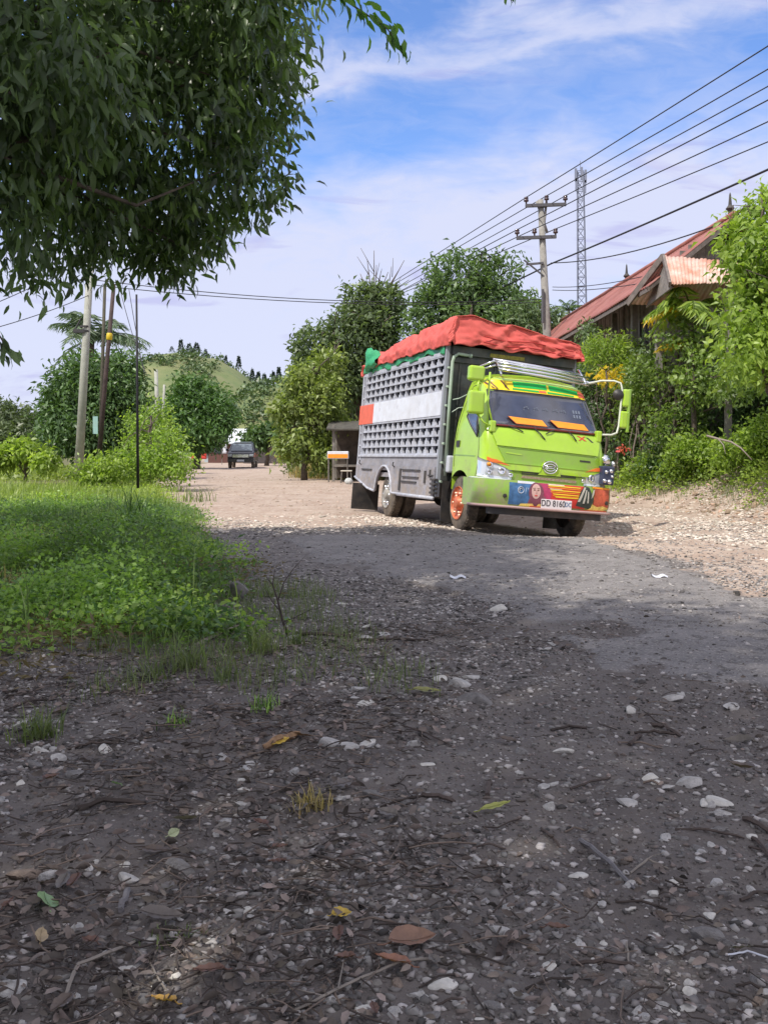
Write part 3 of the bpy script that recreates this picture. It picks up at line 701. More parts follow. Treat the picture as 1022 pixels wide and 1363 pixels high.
# a plain painted portrait of a woman in a head scarf
bp('painted_headscarf', [[(x, y) for x, y in ell(-.215, .645, .115, .15)], [(-.34, .46), (.02, .46), (-.08, .60), (-.30, .60)]], pmat('scarf_paint', (.20, .06, .09), .5, var=.3), .012)
bp('painted_face', [ell(-.22, .665, .070, .108)], SKIN, .016)
bp('painted_eye', [ell(-.25, .685, .017, .008, 10), ell(-.19, .685, .017, .008, 10)], BROWN, .020)
bp('painted_brow', [[(-.275, .705), (-.232, .710), (-.232, .716), (-.275, .711)], [(-.208, .710), (-.165, .705), (-.165, .711), (-.208, .716)]], BROWN, .020)
bp('painted_nose', [[(-.228, .635), (-.208, .635), (-.214, .68), (-.222, .68)]], pmat('nose_paint', (.48, .28, .25), .5), .020)
bp('painted_mouth', [ell(-.22, .605, .022, .009, 10)], RED, .020)
S_ = []
cols = [(ORRED, 'orange'), (YEL, 'yellow')]
ya = [(.755, YEL), (.725, RED), (.695, ORANGE), (.668, RED), (.64, YEL), (.612, RED), (.585, ORANGE)]
bp('red_field', [[(.0, .46), (.60, .46), (.60, .79), (.0, .79)]], RED, .006)
bp('yellow_stripe', [[(-.02+.04*i, y), (.50, y), (.52, y+.012), (-.04+.04*i, y+.016)] for i, y in enumerate((.755, .695, .64, .60))], YEL, .011)
bp('orange_stripe', [[(-.02+.04*i, y), (.50, y), (.52, y+.010), (-.04+.04*i, y+.012)] for i, y in enumerate((.73, .67, .617))], ORANGE, .011)
bp('pale_stripe', [[(-.02, .772), (.24, .772), (.22, .786), (-.04, .788)], [(.0, .715), (.2, .715), (.18, .722), (-.01, .724)]], pmat('cream_paint', (.8, .68, .58), .5), .013)
bp('dark_figure_panel', [[(.44, .50), (.70, .46), (.74, .62), (.66, .78), (.58, .80), (.50, .70)]], pmat('black_green_paint', (.03, .045, .04), .4, var=.5, vscale=12), .014)
bp('pale_fold', [[(.46, .56), (.50, .56), (.60, .78), (.57, .78)], [(.55, .54), (.58, .54), (.62, .74), (.60, .74)], [(.63, .55), (.655, .55), (.65, .72), (.635, .72)], [(.70, .62), (.74, .68), (.76, .76), (.73, .74)]], pmat('grey_cream_paint', (.50, .48, .42), .5, var=.2), .018)
bp('red_panel', [[(.74, .47), (1.04, .50), (1.04, .78), (.76, .79)]], pmat('brick_red_paint', (.50, .10, .05), .45, var=.35, vscale=10), .010)
bp('orange_edge', [[(.72, .775), (1.05, .765), (1.05, .79), (.72, .80)]], ORANGE, .014)
bp('gold_scroll', [[(-.46, .44), (-.22, .44), (-.26, .485), (-.44, .475)], [(-.20, .44), (-.14+.0, .44), (-.06, .47), (-.16, .49)], [(.60, .44), (.78, .44), (.74, .50), (.66, .46)], [(.70, .46), (.90, .44), (1.04, .49), (.92, .52), (.80, .50), (.72, .54)]], pmat('gold_paint', (.80, .58, .14), .4, var=.3, vscale=20), .016)
bp('orange_scroll', [[(-.30, .43), (.0, .43), (.0, .45), (-.3, .455)], [(.52, .43), (1.0, .43), (1.0, .452), (.52, .45)]], ORRED, .020)
bp('green_patch', [[(1.04, .48), (1.095, .48), (1.095, .79), (1.04, .79)]], pmat('moss_green_paint', (.18, .26, .09), .4, var=.3, vscale=9), .012)
m = MB(); m.lathe([(.03, 0), (.03, .012), (.001, .016)], bpt(btv(-.68, .57), .57, .002), (1, 0, 0), 14); m.lathe([(.03, 0), (.03, .012), (.001, .016)], bpt(btv(.98, .57), .57, .012), (1, .3, 0), 14); m.build('bolt_cap', BLACKP, bump)
# number plate
pc = bpt(btv(.11, .49), .49, .035)
m = MB(); m.box(pc.x-.012, pc.x, pc.y-.245, pc.y+.245, .425, .565); plate = m.build('number_plate', pmat('plate_white', (.74, .70, .72), .5, dust=.15), truck, bevel=.006)
def text(body, size, loc, rot, mat, name, parent, ext=.002, align='CENTER', sx=1):
    cu = bpy.data.curves.new(name, 'FONT'); cu.body = body; cu.size = size; cu.align_x = align; cu.align_y = 'CENTER'; cu.extrude = ext
    tmp = bpy.data.objects.new('tmp', cu); COL.objects.link(tmp); dg = bpy.context.evaluated_depsgraph_get()
    me = bpy.data.meshes.new_from_object(tmp.evaluated_get(dg)); bpy.data.objects.remove(tmp); me.materials.clear(); me.materials.append(mat)
    o = bpy.data.objects.new(name, me); COL.objects.link(o); o.parent = parent; o.location = loc; o.rotation_euler = rot; o.scale = (sx, 1, 1)
    return o
INK = pmat('black_ink', (.03, .03, .035), .5)
text('DD 8160', .125, (pc.x+.002, pc.y-.055, .505), (math.pi/2, 0, math.pi/2), INK, 'plate_number', plate, .002, sx=.82)
text('DC', .09, (pc.x+.002, pc.y+.185, .505), (math.pi/2, 0, math.pi/2), pmat('blue_ink', (.10, .20, .36), .5), 'plate_letters', plate, .002, sx=.8)

# ---- chrome carrier above the windscreen
m = MB()
for k, (u, w) in enumerate(((.48, 2.40), (.44, 2.455), (.40, 2.51), (.33, 2.55), (.24, 2.57))):
    m.tube([(u, -.70, w+.03), (u+.02, 0, w+.0), (u, .80, w-.05)], .021, 10)
m.tube([(.30, -.70, 2.57), (-.2, -.92, 2.44)], .014, 6); m.tube([(.26, -.66, 2.59), (-.25, -.8, 2.48)], .014, 6); m.tube([(.36, -.70, 2.50), (-.1, -.93, 2.40)], .012, 6)
for v in (-.66, .74): m.tube([(.50, v, 2.33), (.47, v, 2.40), (.24, v, 2.59)], .018, 6)
m.tube([(.42, .70, 2.42), (.46, .82, 2.38), (.5, .9, 2.40)], .022, 7)
m.build('roof_carrier', CHROME, truck, smooth=True)
# ---- mirrors
def mirror(name, c, sx, sy, sz, mat=LIME, tilt=0):
    mm = MB(); n = 10
    pr = [(-1, -1), (1, -1), (1, 1), (-1, 1)]
    mm.box(c[0]-sx/2, c[0]+sx/2, c[1]-sy/2, c[1]+sy/2, c[2]-sz/2, c[2]+sz/2); o = mm.build(name, mat, truck, bevel=min(sx, sy, sz)*.28, seg=3)
    mm = MB(); mm.box(c[0]-sx/2-.004, c[0]-sx/2+.003, c[1]-sy*.38, c[1]+sy*.38, c[2]-sz*.38, c[2]+sz*.38); mm.build('mirror_glass', CHROME, o); return o
mirror('mirror', (.72, -1.15, 2.30), .13, .24, .22); mirror('mirror', (.74, -1.13, 1.88), .14, .24, .34)
mirror('mirror', (.74, 1.30, 2.18), .10, .11, .27); mirror('mirror', (.74, 1.28, 1.85), .10, .12, .26)
m = MB()
m.tube([(.50, -.80, 2.30), (.70, -.98, 2.22), (.76, -1.10, 2.16)], .016, 7); m.tube([(.76, -1.12, 2.20), (.76, -1.12, 2.02)], .018, 7)
m.tube([(.64, -.90, 2.35), (.70, -.93, 1.9), (.80, -.88, 1.62)], .016, 7)
m.tube([(.74, -1.10, 1.72), (.78, -1.0, 1.60), (.80, -.88, 1.55)], .014, 6)
m.build('mirror_arm', LIME, truck, smooth=True)
m = MB()
m.tube([(.50, .80, 2.37), (.60, .95, 2.42), (.68, 1.12, 2.43), (.74, 1.20, 2.40), (.75, 1.23, 2.30), (.75, 1.21, 1.75), (.76, 1.18, 1.64), (.78, 1.08, 1.60), (.78, .86, 1.585)], .015, 8)
m.build('mirror_arm', pmat('cream_tube_paint', (.62, .66, .55), .35, dust=.1), truck, smooth=True)
m = MB(); m.lathe([(.001, -.03), (.06, -.025), (.085, 0), (.08, .02), (.001, .03)], (.74, 1.17, 2.22), (1, -.3, 0), 18); m.build('round_mirror', BLACKP, truck, smooth=True)
m = MB(); m.box(.745, .79, 1.325, 1.37, 1.66, 2.32); m.build('mirror_guard', LIME2, truck, bevel=.012)

# ---- wheels
def wheel(u, v, side, R_=.40, wid=.22, rimmat=COPPER, name='front_wheel', dual=False):
    w = MB(); s = side
    w.lathe([(.24, 0), (.29, .01*1), (.365, .018), (.392, .03), (R_, .055), (R_, wid-.055), (.392, wid-.03), (.365, wid-.018), (.27, wid)], (u, v, R_), (0, -s, 0), 40)
    # tread grooves as raised blocks
    for k in range(40):
        a = 2*math.pi*k/40
        for o_ in (.055, wid-.075):
            c = Vector((u+math.cos(a)*(R_+.004), v-s*(o_+.01), R_+math.sin(a)*(R_+.004)))
            d = Vector((math.cos(a), 0, math.sin(a))); tg = Vector((-math.sin(a), 0, math.cos(a)))
            w.bar(c-tg*.018, c+tg*.018, .05, .016, d)
    o = w.build(name, RUBBER, truck, auto=40)
    r = MB(); r.lathe([(.255, .0), (.25, -.012), (.235, .02), (.21, .03), (.12, .045), (.10, .0), (.085, -.035), (.05, -.05), (.001, -.05)], (u, v, R_), (0, -s, 0), 32)
    rim = r.build('rim', rimmat, o, auto=40)
    b = MB()
    for k in range(6):
        a = k*math.pi/3; b.lathe([(.02, 0), (.02, -.05), (.001, -.055)], (u+.165*math.cos(a), v-s*.03, R_+.165*math.sin(a)), (0, -s, 0), 8)
        a += math.pi/6; b.lathe([(.035, .02), (.035, .004), (.001, .002)], (u+.19*math.cos(a), v-s*.02, R_+.19*math.sin(a)), (0, -s, 0), 10)
    b.build('wheel_nut', CHROME if rimmat is not COPPER else pmat('pale_copper', (.8, .45, .32), .35, metal=.4), rim, smooth=True)
    return o
RIMG = pmat('grey_steel_rim', (.28, .28, .27), .6, dust=.4)
wheel(0, -1.0, -1); wheel(0, 1.0, 1)
for s in (-1, 1):
    wheel(-3.35, s*1.08, s, rimmat=RIMG, name='rear_wheel'); wheel(-3.35, s*.83, s, rimmat=RIMG, name='rear_wheel')
m = MB(); m.tube([(0, -.85, .38), (0, .85, .38)], .05, 8); m.tube([(-3.35, -.8, .40), (-3.35, .8, .40)], .07, 8); m.lathe([(.001, -.16), (.12, -.12), (.17, 0), (.12, .12), (.001, .16)], (-3.35, 0, .42), (1, 0, 0), 16)
for v in (-.4, .4): m.box(-5.2, .8, v-.04, v+.04, .55, .72)
m.box(-2.3, -1.2, -.7, .7, .42, .7); m.box(-.3, .6, -.5, .5, .42, .9)
m.build('chassis', DARK, truck, bevel=.01)
m = MB()
for s in (-1, 1): m.grid(lambda a, v: Vector((.53*math.cos(a), v, .40+.53*math.sin(a))), np.linspace(.25, math.pi-.1, 14), np.array([s*.55, s*.99]))
m.build('wheel_arch', BLACKP, truck, solid=.012)
m = MB(); m.box(.86, .95, -.9, .9, .30, .40); m.build('under_beam', DARK, truck)
for s in (-1, 1):
    m = MB(); m.box(-.56, -.54, min(s*.72, s*1.06), max(s*.72, s*1.06), .08, .72); m.build('mud_flap', BLACKP, truck)
m = MB(); m.prism([(-.72, .85), (-.42, .85), (-.42, 1.12), (-.72, 1.12)], lambda p, q, t: (p, t, q), -1.04, -.75); m.build('side_tank', pmat('pale_tank', (.50, .53, .60), .35, dust=.2), truck, bevel=.03, seg=3)

# ---- cargo box
ub, ur, vb = -.60, -5.32, 1.13
m = MB(); m.box(ub-.05, ub, -vb+.05, vb-.05, .72, 2.86)
for v in np.linspace(-.9, .9, 7): m.box(ub, ub+.018, v-.012, v+.012, .78, 2.70)
m.box(ub, ub+.05, -vb+.08, vb-.04, 2.72, 2.86); m.box(ub, ub+.035, -vb+.08, vb-.04, 2.60, 2.68)
m.build('front_board', BOARD, truck, bevel=.004)
m = MB(); m.box(ub+.052, ub+.06, -.42, .18, 2.74, 2.80); m.build('yellow_mark', pmat('faded_yellow', (.30, .26, .04), .6, var=.4, vscale=30), truck)
m = MB(); m.tube([(ub+.06, -1.03, .80), (ub+.06, -1.05, 2.0), (ub+.06, -1.05, 2.60), (ub+.07, -1.03, 2.68), (ub+.08, -.97, 2.73), (ub+.08, -.76, 2.72)], .026, 9)
m.tube([(ub+.08, -.78, 2.72), (ub+.08, -.74, 2.72)], .036, 9); m.build('guard_pipe', PALEG, truck, smooth=True)
m = MB(); m.tube([(ub+.05, -1.0, 2.0), (ub+.08, -.9, 2.03), (ub+.2, -.8, 2.1)], .010, 5); m.tube([(ub+.05, -1.0, 1.80), (ub+.08, -.9, 1.88), (ub+.2, -.8, 1.9)], .008, 5); m.build('stay_rod', PALEG, truck)
m = MB(); m.box(ur, ub-.06, -vb+.02, vb-.02, .72, .80); m.build('cargo_floor', GREYW, truck)
m = MB(); m.box(ur, ur+.05, -vb+.04, vb-.04, .80, 2.7); m.build('tail_board', GREYW, truck, bevel=.006)
INSHADE = pmat('interior_shade', (.012, .015, .028), .9, var=.5, vscale=4)  # near-black box behind the slats, shade of the interior put into colour
m = MB(); m.box(ur+.1, ub-.1, -vb+.10, vb-.10, .82, 2.75); m.build('shade_backing', INSHADE, truck, bevel=.02)
for s in (-1, 1):
    def sbox(mb, u0, u1, d0, d1, w0_, w1_): mb.box(min(u0, u1), max(u0, u1), min(s*d0, s*d1), max(s*d0, s*d1), w0_, w1_)
    # corner posts and rails
    m = MB(); sbox(m, ub-.06, ub+.0, vb-.05, vb+.012, .46, 2.90); m.build('corner_post', pmat('post_paint', (.28, .30, .35), .5, dust=.2), truck, bevel=.006)
    m = MB(); sbox(m, ur-.02, ur+.05, vb-.05, vb+.012, .66, 2.74); m.build('corner_post', GREYD, truck, bevel=.006)
    m = MB(); sbox(m, ur+.19, ur+.23, vb-.02, vb+.02, .86, 2.72)
    for w in (1.3, 1.55, 2.25, 2.5): sbox(m, ur+.05, ur+.19, vb-.01, vb+.01, w, w+.03)
    m.build('rear_ladder', GREYD, truck, bevel=.004)
    m = MB()
    for w in np.arange(.7, 2.7, .30): m.tube([(ub+.01, s*(vb-.03), w), (ub+.055, s*(vb-.05), w)], .02, 7)
    m.build('post_bolt', PALEG, truck)
    m = MB(); sbox(m, ur+.05, ub-.06, vb-.03, vb+.012, 2.70, 2.77); m.build('top_rail', GREYD, truck, bevel=.004)
    for nm, wa, wb, rows in (('upper_lattice', 2.14, 2.70, 4), ('lower_lattice', 1.13, 1.73, 4)):
        m = MB(); n = 14; L0, L1 = ur+.24, ub-.07; pitch = (L1-L0)/n; dh = (wb-wa)/rows
        for r_i in range(rows+1): w = wa+dh*r_i; sbox(m, L0, L1, vb-.025, vb+.008, w-.017, w+.017)
        for r_i in range(rows):
            w = wa+dh*r_i+.018
            for k in range(n+1):
                c = L0+pitch*k; hh = dh-.036
                a_, b_ = .055, .030
                if nm == 'lower_lattice': a_, b_ = .062, .028
                c += .012*math.sin(k*7.3+r_i*3.1); a_ += .006*math.sin(k*3.7+r_i)
                q = [(c-a_, w), (c+a_, w), (c+b_, w+hh*.5), (c+b_, w+hh), (c-b_, w+hh), (c-b_*1.1, w+hh*.45)]
                q = [(min(max(x, L0), L1), y) for x, y in q]
                m.prism(q, lambda p, qq, t: (p, t, qq), s*(vb-.05), s*(vb-.006))
                if k < n:  # small turned block inside each opening
                    m.prism([(c+pitch*.50, w), (c+pitch*.74, w), (c+pitch*.66, w+hh*.55), (c+pitch*.54, w+hh*.62)], lambda p, qq, t: (p, t, qq), s*(vb-.075), s*(vb-.03))
        m.build(nm, GREYD, truck)
    m = MB(); sbox(m, ur+.9, ub-.065, vb-.03, vb+.016, 1.745, 2.13); band = m.build('white_band', WHITE, truck, bevel=.004)
    m = MB(); sbox(m, ur-.06, ur+.90, vb-.03, vb+.022, 1.735, 2.12); m.build('orange_band', ORRED, truck, bevel=.004)
    m = MB()
    for u in (-1.7, -2.9, -4.0): sbox(m, u-.006, u+.006, vb+.016, vb+.019, 1.95, 2.02)
    m.build('band_scratch', GREYD, band)
    m = MB(); sbox(m, ur+.05, ub-.06, vb-.03, vb+.004, .84, 1.12)
    for w in (.93, 1.02): pass
    m.build('side_board', GREYW, truck, bevel=.004)
    m = MB(); sbox(m, ur+.05, ub-.05, vb+.004, vb+.03, 1.085, 1.125); m.build('ledge', GREYD, truck, bevel=.004)
    # skirt with wheel arch and sloping tail
    ac, ar = -3.35, .52
    poly = [(ur+.05, .86), (ur+.02, .68), (-4.35, .48), (ac-ar-.02, .44)]+[(ac-ar*math.cos(a), .40+ar*math.sin(a)) for a in np.linspace(.1, math.pi-.1, 16)]+[(ac+ar+.02, .44), (-2.4, .44), (-.68, .44), (-.68, .86)]
    m = MB()
    yv = s*(vb+.03)
    up_ = .93
    nseg = len(poly)
    outer = poly+[]
    # strip quads from the lower outline up to w=.93
    lowp = poly[1:-1]; vs = []
    for (p, q) in lowp: vs += [(p, yv, q), (p, yv, up_)]
    m.add(vs, [(2*i, 2*i+2, 2*i+3, 2*i+1) for i in range(len(lowp)-1)])
    m.build('skirt_panel', GREYW, truck, solid=.03)
    m = MB(); m.tube([(p, s*(vb+.04), q+.0) for p, q in lowp], .022, 6); m.tube([(p, s*(vb+.04), q) for p, q in [(-2.45, .43), (-.64, .43)]], .03, 6)
    m.build('skirt_trim', GREYD, truck, smooth=True)
    m = MB()
    for (a, b, w) in ((-2.3, -1.35, .86), (-2.25, -1.4, .74), (-2.3, -1.5, .66), (-4.85, -4.15, .84)): sbox(m, a, b, vb+.02, vb+.05, w-.013, w+.013)
    sbox(m, -2.42, -2.34, vb+.02, vb+.05, .50, .88)
    sbox(m, -1.12, -1.06, vb+.02, vb+.05, .66, .86); sbox(m, -.95, -.72, vb+.02, vb+.05, .78, .80); sbox(m, -.88, -.84, vb+.02, vb+.05, .76, .88)
    m.build('skirt_slot', DARK, truck)
    m = MB()
    for w in (.50, .57, .64, .71): sbox(m, -.78, -.56, vb+.0, vb+.065, w, w+.035)
    m.build('tool_rack', DARK, truck, bevel=.005)
    m = MB(); m.tube([(-2.75, s*(vb+.03), .90), (-2.75, s*(vb+.07), .93), (-2.75, s*(vb+.06), .99)], .012, 6); m.tube([(-4.95, s*(vb+.03), .93), (-4.95, s*(vb+.07), .96), (-4.95, s*(vb+.06), 1.02)], .012, 6); m.build('hook', DARK, truck)
    m = MB(); m.box(-4.66, -4.64, min(s*.84, s*1.38), max(s*.84, s*1.38), .05, .56); m.build('rear_mud_flap', BLACKP, truck)
    m = MB(); m.box(-5.0, -4.55, min(s*.9, s*1.1), max(s*.9, s*1.1), .5, .62); m.build('flap_bracket', DARK, truck)

# ---- tarpaulins over the load
TARP = pmat('red_tarpaulin', (.66, .12, .105), .75, var=.14, vscale=2.5, bump=.35, bscale=9, dust=.12, spec=.3)
TARPG = pmat('green_tarpaulin', (.03, .30, .12), .45, var=.2, vscale=4, bump=.3, bscale=9)
tarp = thing('tarpaulin', 'large red tarpaulin draped over the load on top of the truck', 'tarpaulin'); tarp.matrix_world = TM
def tarp_fn(inset, lift, hem, seedo=0):
    def fn(a, b):
        """a along length 0..1 (front..rear) , b around the section -1..1 (left hem .. right hem)"""
        u = ub+.14+(ur-ub-.16)*a; ab = abs(b); s = -1 if b < 0 else 1
        hump = .40+.13*float(sst(np.array(u), -2.6, -1.0))-.05*float(sst(np.array(-u), 3.2, 4.6))-.24*float(sst(np.array(b), -.75, .75))+.05*math.sin(u*2.3+1)
        e = sst(np.array(a), .93, 1.0); f_ = sst(np.array(1-a), .955, 1.0); hump = hump*(1-.65*e)
        if ab < .62:
            k = ab/.62; v = s*k*(vb-.04); w = 2.84+hump*(1-.10*k**6)
        else:
            k = (ab-.62)/.38; v = s*(vb-.04+.085*min(1, k*1.6)+.02*math.sin(k*3)); w = 2.84+hump*.90-(hump*.90+hem+.02)*k
        n = fbm(np.array(u*1.7+seedo), np.array(b*4.0+3), 4); n2 = fbm(np.array(u*6+seedo), np.array(b*2.0), 2)
        cr = 1.1*abs(float(vn(np.array(u*2.6+b*3.2), np.array(b*2.3+u*1.2))))+.7*abs(float(vn(np.array(u*6.1-b*5.2), np.array(b*5.3))))+.35*abs(float(vn(np.array(u*13-b*9), np.array(b*13+u*5))))
        w += (.035*float(n)-.055*cr+.02)*(1-.6*k if ab > .62 else 1); v += s*.04*float(n2)*(ab > .5)+(.02*float(n)-.06*cr+.01)*(ab > .6)*s
        if ab > .62: w -= (.018*math.sin(u*5.1)+.012*math.sin(u*11+1))*k
        return Vector((u, v*(1-inset), w+lift))
    return fn
fn = tarp_fn(0, 0, -.03)
A_ = np.linspace(0, 1, 170); B_ = np.linspace(-1, 1, 121); m = MB(); m.grid(fn, A_, B_)
# front flap with folds
def front(bi, k):
    p = fn(0, bi); base = 2.86+.02*math.sin(bi*14)+.015*math.sin(bi*31)-.02*bi
    w = p.z+(min(base, p.z-.01)-p.z)*k; return Vector((ub+.14+.05*k+.020*math.sin(bi*22)*k-.09*abs(float(vn(np.array(bi*6+k*1.5), np.array(k*2.2-bi*2))))-.05*abs(float(vn(np.array(bi*15-k*3.5), np.array(k*5+bi*4))))+.02*float(fbm(np.array(bi*9), np.array(k*4), 3)), p.y, w))
m.grid(front, B_, np.linspace(0, 1, 22))
def back(bi, k): p = fn(1, bi); return Vector((p.x-.04*math.sin(k*3), p.y, p.z+(2.72-p.z)*k))
m.grid(back, B_, np.linspace(0, 1, 8))
red = m.build('red_cover', TARP, tarp, smooth=True, solid=.012)
m = MB()
for w in (2.93, 3.02):
    m.tube([Vector((ub+.175+.02*math.sin(v*9), v, w+.02*math.sin(v*5)-.03*v)) for v in np.linspace(-.6, .98, 24)], .010, 5)
m.build('hem_rope', pmat('dark_red_rope', (.40, .03, .03), .8), tarp)
fg = tarp_fn(-.012*0, -.0, .02, 5)
def gf(a, k): p = fn(a, -.94); return Vector((p.x, -vb-.016-.012*math.sin(a*40), 2.88-k*(.13+.03*math.sin(a*23)+.02*math.sin(a*51))))
m = MB(); m.grid(gf, np.linspace(.04, 1, 80), np.linspace(0, 1, 6)); gt = thing('green_tarpaulin', 'green tarpaulin edge and bundle showing beneath the red cover on the truck', 'tarpaulin'); gt.matrix_world = TM
m.build('green_edge', TARPG, gt, smooth=True, solid=.008)
m = MB()
def bun(a, b):
    th = a*2*math.pi; r = (.20+.07*math.sin(3*th+b*4)+.05*abs(math.sin(2.5*th+b*9)))*(min(b*2.6, 1)*(1-.75*max(0, b-.35)))+.01
    return Vector((ur+.10+.95*b, -vb-.0+r*.7*math.cos(th), 3.06-.12*b+r*.85*math.sin(th)+.02*math.sin(b*17+th)))
m.grid(bun, np.linspace(0, 1, 19), np.linspace(0, 1, 16)); m.build('green_bundle', TARPG, gt, smooth=True)
#@@PART3@@
# ================================================================== surroundings
def LO(px, py, y, rx, ry=None, ryd=None):
    c = P(px, py, y); r = rx*y/F; return (c.x, c.y, c.z, r, (ryd or r), (ry or rx)*y/F)
def gz(x, y): return float(gh(x, y))
MANGO = leafmat('mango_leaf', (.085, .130, .062), trans=.38, tint=.75, rough=.38, spec=.5)
MANGO2 = leafmat('mango_leaf_far', (.060, .110, .035), trans=.22, tint=.55, rough=.45)
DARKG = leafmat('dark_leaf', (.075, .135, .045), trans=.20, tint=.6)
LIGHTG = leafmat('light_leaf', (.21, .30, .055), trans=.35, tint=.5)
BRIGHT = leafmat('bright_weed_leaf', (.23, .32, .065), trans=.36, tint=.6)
WEED = leafmat('weed_leaf', (.165, .27, .07), trans=.34, tint=.82)
OLIVE = leafmat('olive_leaf', (.11, .145, .055), trans=.25, tint=.5)
DRYG = leafmat('dry_grass', (.34, .27, .12), trans=.25, tint=.4)
YELG = leafmat('yellow_leaf', (.55, .42, .03), trans=.35, tint=.35)
PALEL = leafmat('grey_green_leaf', (.13, .19, .09), trans=.22, tint=.5)

# ---- the mango tree overhead: trunk left of the camera, crown above and ahead
vis = [LO(230, 120, 8.2, 165, 150, 1.5), LO(90, 90, 7.2, 190, 180, 1.5), LO(325, 60, 7.6, 68, 110, 1.0), LO(325, 190, 8.4, 52, 85, .8), LO(180, 260, 8.8, 140, 105, 1.1),
       LO(60, 290, 8.0, 85, 85, .8), LO(262, 290, 8.8, 66, 58, .8), LO(130, 338, 8.6, 62, 34, .6), LO(222, 338, 8.9, 50, 30, .5), LO(365, 120, 8.0, 30, 66, .5), LO(352, 255, 8.4, 32, 28, .4), LO(-30, 180, 6.8, 110, 190, 1.2),
       LO(40, 60, 6.0, 150, 130, 1.0), LO(250, -40, 7.0, 190, 110, 1.5), LO(335, -20, 6.8, 66, 90, .8)]
base = (-4.4, 5.2, gz(-4.4, 5.2))
near = tree('mango_tree', 'big dark mango tree whose drooping leafy boughs fill the upper left corner', base, vis, 2000, 13, .085, .120, MANGO, wid=.145, tr=(.24, .10), detail=2,
            droop=.35, down=-1.0, nb=60, shell=.2, top=(-.5, .4, 5.2), seed=1, lr=.14)
# the rest of its crown and a neighbour behind the camera, which shade the foreground
def up_sun(g, z, rz):     # crown lobe at height z whose shadow falls on the ground spot (x, y, radius)
    k = z/math.tan(SUN_EL); return (g[0]+sd.x/math.hypot(sd.x, sd.y)*k, g[1]+sd.y/math.hypot(sd.x, sd.y)*k, z, g[2], g[2], rz)
high = [up_sun(g, z, 1.2) for g, z in (((-.7, 12.0, 1.9), 13.5), ((.9, 12.0, 1.15), 13.5), ((-2.4, 13.2, 1.7), 13), ((.3, 13.4, 1.3), 14), ((-3.0, 10.2, 1.9), 12.5), ((-1.7, 8.6, 1.5), 12.5), ((.1, 7.1, 1.25), 12.5), ((-3.9, 12.6, 1.6), 12.5))]
tree('tall_shade_tree', 'tall spreading tree behind the left shoulder shading the road', (-7.8, -.6, gz(-7.8, -.6)), high, 1250, 13, .19, .30, MANGO, wid=.19, tr=(.34, .16), detail=0, droop=.35, down=-.5, nb=36, shell=.1,
     top=(1.2, 2.2, 11.5), seed=2, lr=.2)
back_l = [up_sun(g, z, 1.5) for g, z in (((-1.6, 4.6, 2.6), 12), ((1.2, 4.2, 2.3), 12.5), ((3.7, 4.3, 2.1), 13), ((.4, 1.6, 2.4), 12), ((-3.6, 2.2, 2.4), 11.5), ((-4.8, 6.4, 2.4), 12), ((3.4, 2.0, 2.2), 12.5), ((1.6, 6.0, 1.2), 13))]
tree('tall_shade_tree', 'second tall tree farther behind the camera shading the stones', (-5.5, -5.2, 0), back_l, 1750, 13, .19, .30, MANGO, wid=.19, tr=(.34, .16), detail=0, droop=.35, down=-.5, nb=40, shell=.1,
     top=(.4, .8, 10.6), seed=3, lr=.2)
side_ = [up_sun(g, z, 1.5) for g, z in (((-4.6, 9.6, 2.4), 11), ((-5.2, 13.2, 2.6), 11), ((-8.2, 11.2, 2.8), 11), ((-8.6, 15.0, 2.6), 11), ((-5.0, 16.2, 1.8), 11.5), ((-11, 14, 2.8), 11), ((-7.0, 7.6, 2.6), 10.5), ((-11.5, 18, 2.4), 11))]
tree('tall_shade_tree', 'third tall tree left of the picture shading the weedy mound', (-12.5, 6.0, 0), side_, 1250, 13, .2, .30, MANGO, wid=.19, tr=(.34, .16), detail=0, nb=36, shell=.1, top=(.5, .8, 9.5), seed=4, lr=.2)
# hanging shoots of the same tree at the top of the frame and at the left edge
def shoot(name, label, pts, n, ls, seed, mat=MANGO, r=.012, spread=.035):
    rng = np.random.default_rng(seed); t = thing(name, label, 'branch', pts[0]); o = Vector(pts[0]); Q = [Vector(p)-o for p in pts]
    mb = MB(); mb.tube(Q, [r*(1-.7*i/(len(Q)-1)) for i in range(len(Q))], 6); mb.build('twig', BARK, t, smooth=True)
    pos = []; dv = []
    for i in range(n):
        k = rng.random()**.8*(len(Q)-1); a = min(int(k), len(Q)-2); p = Q[a].lerp(Q[a+1], k-a); pos.append(p+Vector(rng.normal(size=3)*spread))
        d = (Q[a+1]-Q[a]).normalized(); dv.append(d*.9+Vector(rng.normal(size=3)*.45)+Vector((0, 0, -.6)))
    leaf_mesh('leaves', np.array([tuple(p) for p in pos]), np.array([tuple(p) for p in dv]), ls*(.7+.5*rng.random(n)), .16, mat, t, 2, droop=.3, rng=rng)
TOPL = leafmat('backlit_leaf', (.07, .16, .03), trans=.45, tint=.4)
y0 = 4.3
shoot('mango_shoot', 'curved leafy shoot hanging down at the top centre of the picture', [P(400, -60, y0), P(440, -12, y0), P(480, 14, y0), P(515, 38, y0), P(536, 66, y0)], 60, .075, 5, TOPL, .006, .022)
shoot('mango_shoot', 'small leaf tip hanging at the top edge right of centre', [P(660, -40, y0), P(672, -12, y0), P(682, 4, y0)], 7, .06, 6, TOPL, .004, .008)
shoot('mango_shoot', 'leafy twig hanging in front of the sky at the left edge', [P(-60, 380, 7.0), P(-20, 420, 7.0), P(2, 450, 7.0), P(10, 465, 7.0)], 34, .13, 7, MANGO, .012, .05)

